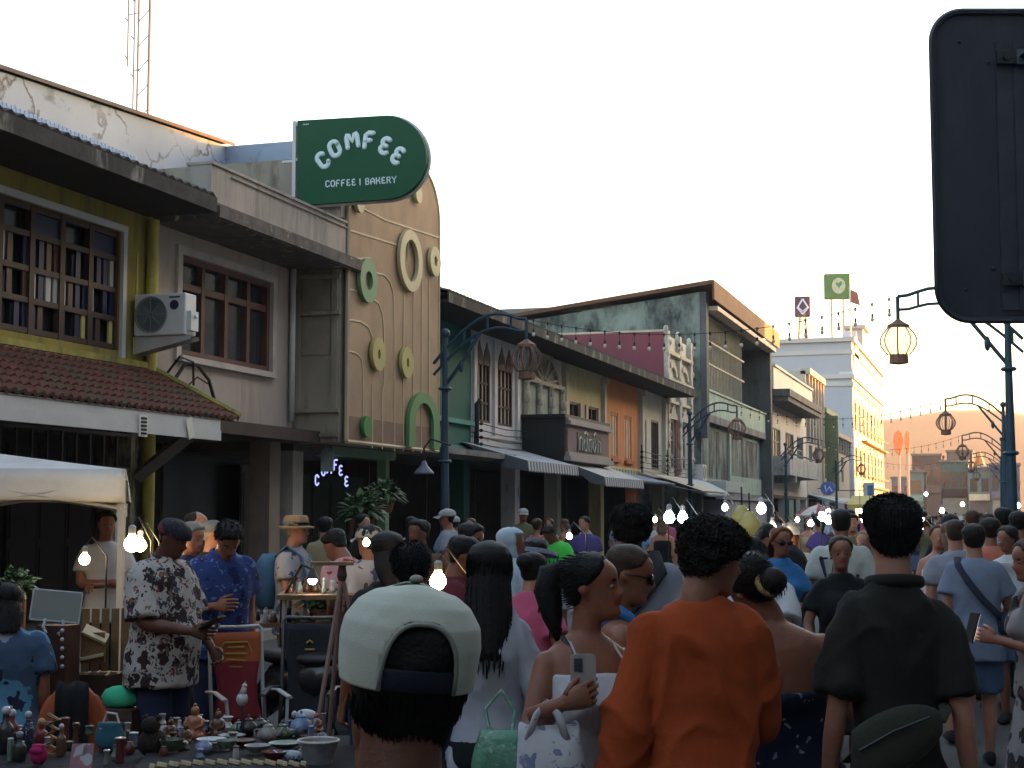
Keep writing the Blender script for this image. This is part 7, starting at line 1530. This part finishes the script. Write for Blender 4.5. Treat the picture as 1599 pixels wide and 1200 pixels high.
# more small wares, packed over both tables
rw_ = random.Random(31); adj = ['chipped','shiny','dusty','tiny','stubby','ribbed','flared','faded','crackled','dark-rimmed']; nou = ['cup','vase','urn','box','jar','candlestick','tin','trinket']
for k in range(64):
    right = k < 34; px = rw_.uniform(250, 515) if right else rw_.uniform(2, 215); py = rw_.uniform(1128, 1186) if right else rw_.uniform(1138, 1198); q = on(px, py, TZ+.004 if right else TZ-.022); r_ = rw_.uniform(.010,.026); h = rw_.uniform(.02,.075)*(1 if right else 1.5)
    kk = rw_.choice(['white','brown','grey','dark','celadon','orange','blue','red','green']); n_ = nou[k % 8]
    B = thing('curio', '%s %s %s %s' % (adj[(k*3+k//8) % 10], kk, n_, ('among the ceramics on the right part of the black table' if px > 400 else 'among the ceramics on the left part of the black table') if right else 'among the bottles at the bottom left'), 'curio', tuple(q), group='small wares on the front tables')
    s1, s2, s3 = rw_.uniform(.7,1.3), rw_.uniform(.4,1.1), rw_.uniform(.5,1.2)
    obj('body', MB().lathe(q, [(r_*.8,0),(r_*s1,h*.25),(r_*s2,h*.65),(r_*s3,h)], 12 if n_ != 'box' else 4), cm_(kk), B, smooth=n_ != 'box', auto=40); obj('rim', MB().lathe(q+Vector((0,0,h)), [(r_*s3*1.05,-.002),(r_*s3*1.12,.002),(r_*s3*.9,.005),(r_*s3*.2,.006)], 12), cm_(rw_.choice(['white','grey','brown',kk])), B)
# --- chairs
def camp_chair(px, d, rz, label, fab, fab2, frame, top_y, wd=.5, logo=None):
    p = gnd(px, d); zt = CH-(top_y-803)/F*d; B = thing('folding_chair', label, 'folding chair', tuple(p), rz); ORG[B.name] = Vector((0,0,0))
    h = wd/2; zs = .40
    obj('seat', MB().add([(-h,-.22,zs+.03),(h,-.22,zs+.03),(h,.22,zs-.03),(-h,.22,zs-.03),(0,0,zs-.06)],[(0,1,4),(1,2,4),(2,3,4),(3,0,4)]), fab2, B)
    bk = MB(); n = 12
    for i in range(n+1):
        f = i/n
        for j in range(9): u = j/8*2-1; bk.v.append((u*h*.96*(1-.2*math.sin(math.pi*min(1, f*1.35))), -.24-.10*f-.035*(1-u*u)*math.sin(math.pi*f*.9+.3), zs+.05+(zt-zs-.05)*f))
    for i in range(n):
        for j in range(8): a = i*9+j; bk.f.append((a, a+1, a+10, a+9)); bk.m.append(1 if i >= 8 else 0)
    o = obj('backrest', bk, [fab2, fab], B, smooth=True); md = o.modifiers.new('s','SOLIDIFY'); md.thickness = .012
    if logo:
        lg = MB(); lf = lambda u, v, dd: (u, -.322, zt-.14+v)
        for st in logo: lg.tube([lf(u, v, 0) for u, v in st] if True else [], .006, 5)
        obj('print', lg, M('chair_print', (.45,.30,.06), .6), o)
    for sx in (-1, 1):
        obj('frame', MB().tube([(sx*h,-.22,zs-.02),(sx*h,-.28,zs+.2),(sx*h,-.34,zt+.02),(sx*h*.9,-.345,zt+.035),(0,-.345,zt+.03)], .012, 8), frame, B, smooth=True)
        obj('leg', MB().tube([(sx*h,-.24,zs),(sx*h,.22,.02)], .012, 8), frame, B); obj('leg', MB().tube([(sx*h,.24,zs),(sx*h,-.26,.02)], .012, 8), frame, B)
        obj('armrest', MB().tube([(sx*(h+.02),-.28,zs+.24),(sx*(h+.03),-.05,zs+.26),(sx*(h+.03),.20,zs+.24)], .018, 8, 0, .5), frame, B)
        obj('arm_support', MB().tube([(sx*(h+.02),.18,zs+.23),(sx*h,.23,zs-.02)], .010, 6), frame, B)
    return B
frw = M('chair_frame_white', (.42,.41,.40), .4, .1, metal=.2); frk = M('chair_frame_grey', (.08,.085,.09), .45, .1, metal=.4)
lgx = [[(-.10,.02),(-.07,.08),(.07,.08),(.11,.03),(.09,-.06),(-.08,-.07),(-.10,.02)],[(-.07,.01),(.07,.015)],[(-.06,-.03),(.06,-.02)],[(-.05,.05),(.05,.05)]]
camp_chair(393, 9.1, R(222), 'red folding chair with an orange printed headrest', M('chair_orange', (.38,.085,.02), .7, .15), M('chair_red', (.20,.010,.02), .7, .15), frw, 992, .32, lgx)
camp_chair(473, 9.3, R(196), 'black folding chair with a small pale badge on the back', M('chair_black', (.014,.015,.019), .8, .15), M('chair_black', (.014,.015,.019)), frk, 978, .33, [[(-.03,-.02),(.03,-.02)],[(-.02,.02),(0,.035),(.02,.02)]])
p = gnd(125, 8.3); B = thing('plastic_chair', 'orange plastic chair with a black garment draped over its round back', 'chair', tuple(p), R(30)); ORG[B.name] = Vector((0,0,0)); opl = M('orange_plastic', (.42,.10,.04), .45, .12, 4)
bk = MB(); n = 14
for i in range(n+1):
    f = i/n
    for j in range(13):
        u = j/12*2-1; w_ = .185*(1-max(0, f-.45)**2*1.9); bk.v.append((u*w_, -.19-.09*f+.05*u*u, .36+.46*f - (.0 if f < .9 else .02*u*u)))
for i in range(n):
    for j in range(12): a = i*13+j; bk.f.append((a, a+1, a+14, a+13)); bk.m.append(0)
o = obj('backrest', bk, opl, B, smooth=True); md = o.modifiers.new('s','SOLIDIFY'); md.thickness = .012
obj('seat', MB().box(-.19,.19,-.19,.2,.34,.365), opl, B)
for sx in (-1,1):
    for sy in (-1,1): obj('leg', MB().tube([(sx*.16,sy*.16,.34),(sx*.2,sy*.2,0)], .02, 6), opl, B)
B2 = thing('draped_garment', 'black garment hung over the orange plastic chair', 'garment', tuple(p), R(30)); ORG[B2.name] = Vector((0,0,0)); g = MB()
for i in range(15):
    f = i/14; t = f*2*math.pi*.5
    for j in range(11):
        u = j/10*2-1; x = u*.078*(1+.15*abs(f-.5)); yy = (-.31-.05*0+.012*math.sin(u*9)) if f < .5 else (-.255+.012*math.sin(u*7)); z = .835-abs(.5-f)*2*(.36 if f < .5 else .3); y = -.285+(-.035 if f < .5 else .03)*min(1, abs(.5-f)*8)+.10*(0.82-z)*1.0*(.55)+.014*math.sin(u*8+f*3)
        g.v.append((x, y, z+.008*math.sin(u*5)))
for i in range(14):
    for j in range(10): a = i*11+j; g.f.append((a, a+1, a+12, a+11)); g.m.append(0)
o = obj('cloth', g, cloth('drape_black', (.014,.015,.017)), B2, smooth=True); md = o.modifiers.new('s','SOLIDIFY'); md.thickness = .01
obj('lining', MB().tube([(-.09,-.2,.50),(-.03,-.215,.485),(.04,-.21,.49),(.09,-.2,.51)], .012, 6), cloth('maroon', (0,0,0)), B2)
p = atD(190, 1088, 8.8); B = thing('cloth_bundle', 'bright mint green cloth bundle beside the canopy leg', 'bundle', (p.x, p.y, 0)); obj('bundle', MB().loft([[p+Vector((a_*math.cos(t)*(1+.1*math.sin(4*t)), a_*.7*math.sin(t), z)) for t in [2*math.pi*j/18 for j in range(18)]] for z, a_ in ((-.06,.06),(-.045,.10),(.0,.115),(.04,.09),(.058,.05),(.062,.02))]), cloth('mint_bright', (.05,.45,.24)), B, smooth=True)
obj('crate', MB().box(p.x-.14,p.x+.14,p.y-.12,p.y+.12,0,p.z-.06), brownw, B)
# --- framed picture, birdhouse boxes, shelf, tripod, scooter
p = atD(88, 947, 9.0); B = thing('picture_frame', 'white-edged blank board propped on carved brackets', 'picture frame', (p.x, p.y, 0)); rz = R(30)
obj('board', MB().obox(p, rz, .135, .008, .085, rx=-.18, ry=.1), M('board_grey', (.20,.22,.20), .6, .1), B)
fr = MB(); Mz = Matrix.Rotation(rz,3,'Z') @ Matrix.Rotation(.1,3,'Y') @ Matrix.Rotation(-.18,3,'X')
for a, b in (((-.138,.088),(.138,.088)),((.138,.088),(.138,-.088)),((.138,-.088),(-.138,-.088)),((-.138,-.088),(-.138,.088))): fr.tube([p+Mz@Vector((a[0],-.004,a[1])), p+Mz@Vector((b[0],-.004,b[1]))], .006, 6)
obj('frame', fr, cm_('white'), B)
for s in (-1, 1): obj('bracket', MB().tube([p+Mz@Vector((s*.05+.0,-.01,-.08)), p+Mz@Vector((s*.055,-.03,-.13)), p+Mz@Vector((s*.035,-.04,-.16)), p+Mz@Vector((s*.06,-.03,-.185))], .010, 6), cm_('white'), B)
obj('stand', MB().box(p.x-.1,p.x+.1,p.y-.05,p.y+.1,0,p.z-.11), M('red_brown_wood', (.07,.025,.015), .6, .3, 8), B)
for k in range(5): obj('white_tab', MB().ball(atD(97, 985+14*k, 8.8), .012), cm_('white'), B)
p = gnd(160, 9.4); B = thing('birdhouse', 'plank birdhouse box with a slanted pale lid left of the vendor', 'birdhouse', tuple(p)); zt = CH-(950-803)/F*9.4; pw = M('plank_wood', (.20,.11,.05), .7, .35, 6, .2, 30)
for k in range(5): obj('plank', MB().obox((p.x-.10+.05*k, p.y+.03*k, zt-.19), R(30), .023, .012, .19), pw, B)
obj('box', MB().obox((p.x+.02,p.y-.10,zt-.22), R(30), .07,.07,.09), pw, B); obj('lid', MB().obox((p.x+.06,p.y-.14,zt-.14), R(30), .075,.05,.008, rx=.5, ry=.45), M('pale_wood', (.46,.38,.24)), B); obj('ledge', MB().obox((p.x+.05,p.y-.16,zt-.27), R(30), .07,.05,.008, ry=-.2), M('pale_wood', (.46,.38,.24)), B)
obj('stand', MB().box(p.x-.12,p.x+.14,p.y-.12,p.y+.16,0,zt-.385), brownw, B)
p = gnd(512, 10.5); TS2 = table('rough wooden stall shelf with baskets and tools below the clip lamp', (p.x, p.y), R(22), .32, .3, CH-(925-803)/F*10.5, pw)
table('low wooden rack of bric-a-brac behind the black folding chair', (gnd(440,10.7).x, gnd(440,10.7).y), R(22), .34, .25, CH-(968-803)/F*10.7, pw)
rj = random.Random(9)
for k in range(16):
    a = k < 8; px = (455+k*13) if a else (405+(k-8)*12); d = 10.45 if a else 10.6; z = (CH-(925-803)/F*10.5 if a else CH-(968-803)/F*10.7)+.003; q = gnd(px, d+rj.uniform(-.1,.1)); r_ = rj.uniform(.015,.035); h = rj.uniform(.04,.10)
    kk = rj.choice(['white','brown','grey','dark','celadon','orange'])
    B = thing('curio', ['tiny','small','squat','slim','dented','round','tapered','plain'][k % 8]+' '+kk+(' curio on the wooden shelf under the clip lamp' if a else ' curio on the low rack behind the black chair'), 'curio', (q.x, q.y, z), group='curios on the wooden racks'); obj('body', MB().lathe((q.x,q.y,z), [(r_,0),(r_*1.1,h*.3),(r_*.7,h*.7),(r_*.8,h)], 10), cm_(kk), B, smooth=True); obj('top', MB().ball((q.x,q.y,z+h), r_*.75, nu=8, nv=5), cm_(rj.choice(['white','grey','brown'])), B)
p = gnd(535, 8.9); zt = CH-(880-803)/F*8.9; B = thing('tripod', 'wooden tripod carrying a flat board beside the red floral shirt', 'tripod', tuple(p))
obj('board', MB().obox((p.x-.06,p.y,zt), R(20), .12,.06,.010), pw, B); obj('head', MB().lathe((p.x,p.y,zt-.1), [(.02,0),(.03,.03),(.02,.09)], 10), brownw, B)
for a in (.3, 2.3, 4.4): obj('leg', MB().tube([(p.x,p.y,zt-.07),(p.x+.32*math.cos(a),p.y+.32*math.sin(a),0)], .014, 6), M('pinkish_wood', (.25,.15,.12), .6), B)
# scooter
p = gnd(405, 10.0); B = thing('scooter', 'dark motor scooter parked behind the blue patterned shirt', 'scooter', tuple(p), R(70)); ORG[B.name] = Vector((0,0,0)); sbk = M('scooter_black', (.02,.02,.024), .25, .1, coat=.5); chm = M('chrome', (.5,.5,.5), .2, .05, metal=1)
obj('body', MB().loft([[(wx*math.cos(t), y, z+hz*math.sin(t)) for t in [2*math.pi*j/14 for j in range(14)]] for y, wx, z, hz in ((-.75,.05,.72,.05),(-.6,.13,.68,.13),(-.2,.14,.62,.15),(.0,.12,.45,.1),(.25,.12,.36,.07),(.4,.13,.5,.12),(.5,.17,.75,.22),(.55,.1,.95,.08))]), sbk, B, smooth=True)
obj('seat', MB().loft([[(wx*math.cos(t), y, .80+hz*math.sin(t)) for t in [2*math.pi*j/12 for j in range(12)]] for y, wx, hz in ((-.72,.05,.02),(-.6,.13,.05),(-.2,.13,.05),(-.02,.07,.03))]), M('black_leather', (.02,.018,.018)), B, smooth=True)
for y in (-.55,.68):
    w_ = obj('wheel', MB().annulus((y,.25), .25,.25,.16,.16, lambda u, v, d: (d,u,v), -.05,.05, n=24), M('tyre', (.015,.015,.015), .8), B); obj('rim', MB().annulus((y,.25), .165,.165,.03,.03, lambda u, v, d: (d,u,v), -.03,.03, n=20), chm, w_)
obj('handlebar', MB().tube([(-.34,.42,1.03),(-.15,.5,1.06),(.15,.5,1.06),(.34,.42,1.03)], .016, 8), chm, B); obj('fork', MB().tube([(0,.5,.95),(0,.68,.25)], .03, 8), sbk, B); obj('headlight', MB().ball((0,.62,.86), .09,.05,.08, 12, 8), M('lens', (.4,.4,.4), .1), B)
for s in (-1, 1): m_ = obj('mirror', MB().tube([(s*.26,.45,1.06),(s*.33,.44,1.22)], .008, 6), sbk, B); obj('mirror_glass', MB().ball((s*.34,.43,1.25), .06,.012,.035, 12, 6), M('mirror_silver', (.7,.7,.7), .08, 0, metal=1), m_)
# --- plants
lf_ = [M('leaf_dark', (.035,.07,.02), .55, .4, 8, .1, 30), M('leaf_mid', (.06,.11,.03), .55, .4, 8, .1, 30)]
def plant(px, py, d, r, n, label, hang=False, seed=1):
    p = atD(px, py, d); B = thing('potted_plant', label, 'plant', (p.x, p.y, p.z if hang else 0)); rr2 = random.Random(seed); m = MB()
    for k in range(n):
        a, b = rr2.uniform(0, 6.28), rr2.uniform(-.4, 1.4); L = r*rr2.uniform(.5, 1.0); dv = Vector((math.cos(a)*math.cos(b), math.sin(a)*math.cos(b), math.sin(b)*.9)); c = p+dv*L*.9; t = Vector((-dv.y, dv.x, 0)).normalized()*r*.13; dn = dv*r*.3+Vector((0,0,-.08*r*rr2.random()*3))
        m.add([c-dn*.5, c+t, c+dn*.9, c-t, c+Vector((0,0,.015))], [(0,1,4),(1,2,4),(2,3,4),(3,0,4)], k % 2)
        if k % 4 == 0: m.tube([p-Vector((0,0,r*.3)), p+dv*L*.5, c], .005, 4, 0)
    obj('foliage', m, lf_, B)
    z0 = p.z-r*.25; obj('pot', MB().lathe((p.x,p.y,0), [(r*.35,max(0,z0-r*.5) if hang else 0),(r*.45,z0-.03),(r*.48,z0),(r*.4,z0)], 14), M('terracotta', (.14,.06,.035), .8, .2), B)
plant(22, 922, 9.5, .17, 140, 'leafy green plant at the left edge behind the seated person', False, 3); plant(505, 940, 11.5, .22, 200, 'bushy dark green plant behind the clip lamp', False, 4); plant(478, 955, 12.0, .2, 160, 'low green plant left of the bushy one', False, 8); plant(600, 775, 21, .3, 160, 'hanging plant under the tan screen of the cafe', True, 5); plant(566, 800, 20, .35, 160, 'dark leafy plant in the cafe doorway', False, 6)
# wall lamp, notice, tapes on lamp post, bell lamp
p = atD(662, 733, 25.5); B = thing('wall_lamp', 'small bell-shaped grey lamp hanging beside the teal lamp post', 'lamp', tuple(p)); obj('shade', MB().lathe(p, [(.17,-.08),(.16,-.05),(.06,.06),(.03,.14)], 14), M('grey_blue_metal', (.10,.12,.15), .5), B, smooth=True); obj('bracket', MB().tube([p+Vector((0,0,.12)),p+Vector((0,0,.35)),p+Vector((.1,.05,.5)),p+Vector((.4,.2,.4))], .018, 6), blk, B)
p = atD(701, 810, 26.9); B = thing('warning_plate', 'small yellow warning plate strapped to the teal lamp post', 'sign', tuple(p)); obj('plate', MB().obox((p.x,p.y-.11,p.z), .3, .09,.012,.13), M('warning_yellow', (.42,.30,.06), .6, .15), B); obj('symbol', MB().prism([(-.05,-.05),(.05,-.05),(0,.05)], lambda u, v, d: (p.x+u,p.y-.13-d,p.z+v), 0,.004), M('warning_black', (.1,.06,.02), .6), B)
p = atD(190, 652, 0.0)
# --- mid-street stalls
ml = [(1110,14.2,'trestle stall with boxed goods under the paired white bulbs',(.28,.24,.2)),(1185,14.5,'stall table spread with brown goods behind the blue t-shirt',(.30,.20,.11)),(1262,20,'stall table under the cluster of white bulbs',(.35,.36,.4)),(1345,19.5,'stall table behind the cropped-haired person',(.3,.3,.33)),(1030,16.5,'orange-lit stall right of the bushy black hair',(.35,.15,.08)),(1222,27,'far stall table under warm bulbs',(.33,.27,.2))]
for k, (px, d, lab, col) in enumerate(ml):
    q = gnd(px, d); T = table(lab, (q.x, q.y), R(12), .8, .45, .78, brownw, cloth_=cloth('stall_cloth_%d' % k, col), name='stall_table', drop=.6)
    for i in range(7):
        x, y = -.66+.22*i, rj.uniform(-.3,.3); h = rj.uniform(.05,.2); pp3 = T(x, y, .79); c = rj.choice(['beige','coral','teal','maroon','khaki','white','yellow','brown','mint'])
        B = thing('goods_box', '%s box, %s on the %s' % (colword.get(c, c), ['leftmost','second from left','third from left','central','third from right','second from right','rightmost'][i], ['paired white bulbs stall','brown goods stall','bulb cluster stall','stall behind the cropped head','orange-lit stall','far warm-lit stall'][k]), 'box', pp3, group='boxes of goods on the street stalls')
        o = obj('carton', MB().obox((pp3[0],pp3[1],pp3[2]+h/2), rj.uniform(-.3,.5), .08,.1,h/2), MC['cloth_'+c], B); obj('contents', MB().ball((pp3[0],pp3[1],pp3[2]+h), .07,.085,.05, 10, 6), MC['cloth_'+rj.choice(['white','brown','orange','olive','red'])], B, smooth=True)
for px, py, d, lab in ((1158,808,15.2,'upper yellow plastic bag hanging at the stall behind the curly head'),(1170,818,15.0,'lower yellow plastic bag hanging at the stall behind the curly head')):
    p = atD(px, py, d); B = thing('plastic_bag', lab, 'bag', tuple(p)); obj('bag', MB().loft([[p+Vector((a_*math.cos(t)*(1+.15*math.sin(3*t)), a_*.6*math.sin(t), z)) for t in [2*math.pi*j/14 for j in range(14)]] for z, a_ in ((-.13,.05),(-.10,.12),(.0,.11),(.08,.06),(.12,.03))]), M('yellow_plastic', (.42,.36,.12), .4, .2), B, smooth=True); obj('rail_hook', MB().tube([p+Vector((0,0,.1)),p+Vector((0,0,.3)),(p.x+.05,p.y,0)], .008, 5), blk, B)
p = atD(1278, 803, 44); B = thing('market_umbrella', 'red and white striped market umbrella far down the street', 'umbrella', (p.x, p.y, 0)); um = MB(); zu = p.z+.28
for k in range(16):
    a, b = 2*math.pi*k/16, 2*math.pi*(k+1)/16; um.add([(p.x,p.y,zu)]+[(p.x+.72*f*math.cos(t),p.y+.72*f*math.sin(t),zu-.32*f**1.5) for f, t in ((.5,a),(.5,b),(1,b),(1,a))], [(0,1,2),(1,4,3,2)], (k//2) % 2)
o = obj('canopy', um, [M('umbrella_red', (.30,.03,.03), .7), M('umbrella_white', (.5,.46,.42), .7)], B); md = o.modifiers.new('s','SOLIDIFY'); md.thickness = .015
obj('pole', MB().tube([(p.x,p.y,zu+.05),(p.x,p.y,0)], .03, 8), tf_, B)
p = atD(1352, 784, 58); B = thing('stall_canopy', 'small yellow stall canopy far down the street', 'canopy', (p.x,p.y,0)); obj('roof', MB().add([(p.x-.7,p.y,p.z-.1),(p.x+.7,p.y,p.z-.1),(p.x+.6,p.y+1.2,p.z+.25),(p.x-.6,p.y+1.2,p.z+.25),(p.x-.7,p.y,p.z-.25),(p.x+.7,p.y,p.z-.25)],[(0,1,2,3),(4,5,1,0)]), M('canopy_yellow', (.5,.38,.08), .6), B)
for s in (-1,1): obj('leg', MB().tube([(p.x+s*.65,p.y+.05,0),(p.x+s*.65,p.y+.05,p.z-.1)], .025, 6), tf_, B)
for px, py, d, w_, h_, c, c2, lab in ((1293,763,98,.8,.55,(.10,.16,.45),(.5,.55,.7),'round blue and white shop sign on the olive block'),(1357,766,104,.5,.75,(.5,.52,.55),(.08,.2,.45),'white shop sign with a blue panel near the bank')):
    p = atD(px, py, d); B = thing('shop_sign', lab, 'sign', tuple(p))
    if w_ > .6:
        obj('disc', MB().annulus((0,0), w_*.6,h_*.8,.002,.002, lambda u, v, dd: (p.x+u,p.y-dd,p.z+v), 0,.1, n=20), M('sign_blue', c, .5), B); obj('mark', MB().tube([(p.x-.2,p.y-.12,p.z+.2),(p.x-.1,p.y-.12,p.z-.2),(p.x+.1,p.y-.12,p.z+.1),(p.x+.25,p.y-.12,p.z-.2)], .06, 6), M('sign_blue_mark', c2, .5), B)
    else: obj('board', MB().obox(p, 0, w_*.7,.06,h_*.7), M('sign_white', c, .5), B); obj('panel', MB().obox(p+Vector((.1,-.08,0)), 0, w_*.4,.02,h_*.45), M('sign_panel_blue', c2, .5), B)
    obj('arm', MB().tube([p+Vector((0,.05,0)), (XF+.0, p.y+.05, p.z)], .03, 5), blk, B)
p = atD(1577, 893, 12.0); B = thing('food_tray', 'green and white tray carried by the woman in the white t-shirt', 'tray', (p.x,p.y,p.z)); obj('tray', MB().box(p.x-.11,p.x+.11,p.y-.06,p.y+.06,p.z-.06,p.z+.05), M('tray_green', (.06,.22,.12), .5), B); obj('rim', MB().box(p.x-.12,p.x+.12,p.y-.07,p.y+.07,p.z+.051,p.z+.07), cm_('white'), B)
p = atD(1567, 905, 11.2); B = thing('display_board', 'pale slanted display board beside the navy strap', 'display board', (p.x,p.y,0)); obj('board', MB().obox(p, .3, .13,.01,.10, rx=-.4), M('board_pale', (.38,.39,.40), .6, .1), B); obj('edge', MB().obox(p+Vector((0,-.012,.10)), .3, .135,.012,.008), cm_('white'), B)
for s in (-1, 1): obj('leg', MB().tube([p+Vector((s*.1,.05,-.05)), (p.x+s*.13,p.y+.1,0)], .012, 6), tf_, B)
# ------------------------------------------------------------------ hazy air
hm = bpy.data.materials.new('hazy_air'); hm.use_nodes = True; nt = hm.node_tree
for n in list(nt.nodes):
    if n.type == 'BSDF_PRINCIPLED': nt.nodes.remove(n)
pv_ = nt.nodes.new('ShaderNodeVolumePrincipled'); pv_.inputs['Density'].default_value = .0003; pv_.inputs['Color'].default_value = (.88,.84,.86,1); pv_.inputs['Anisotropy'].default_value = 0
nt.links.new(pv_.outputs[0], [n for n in nt.nodes if n.type == 'OUTPUT_MATERIAL'][0].inputs['Volume'])
hz = obj('haze', MB().box(-1000, 1300, -130, 1500, -3, 75), hm); tag(hz, kind='stuff')
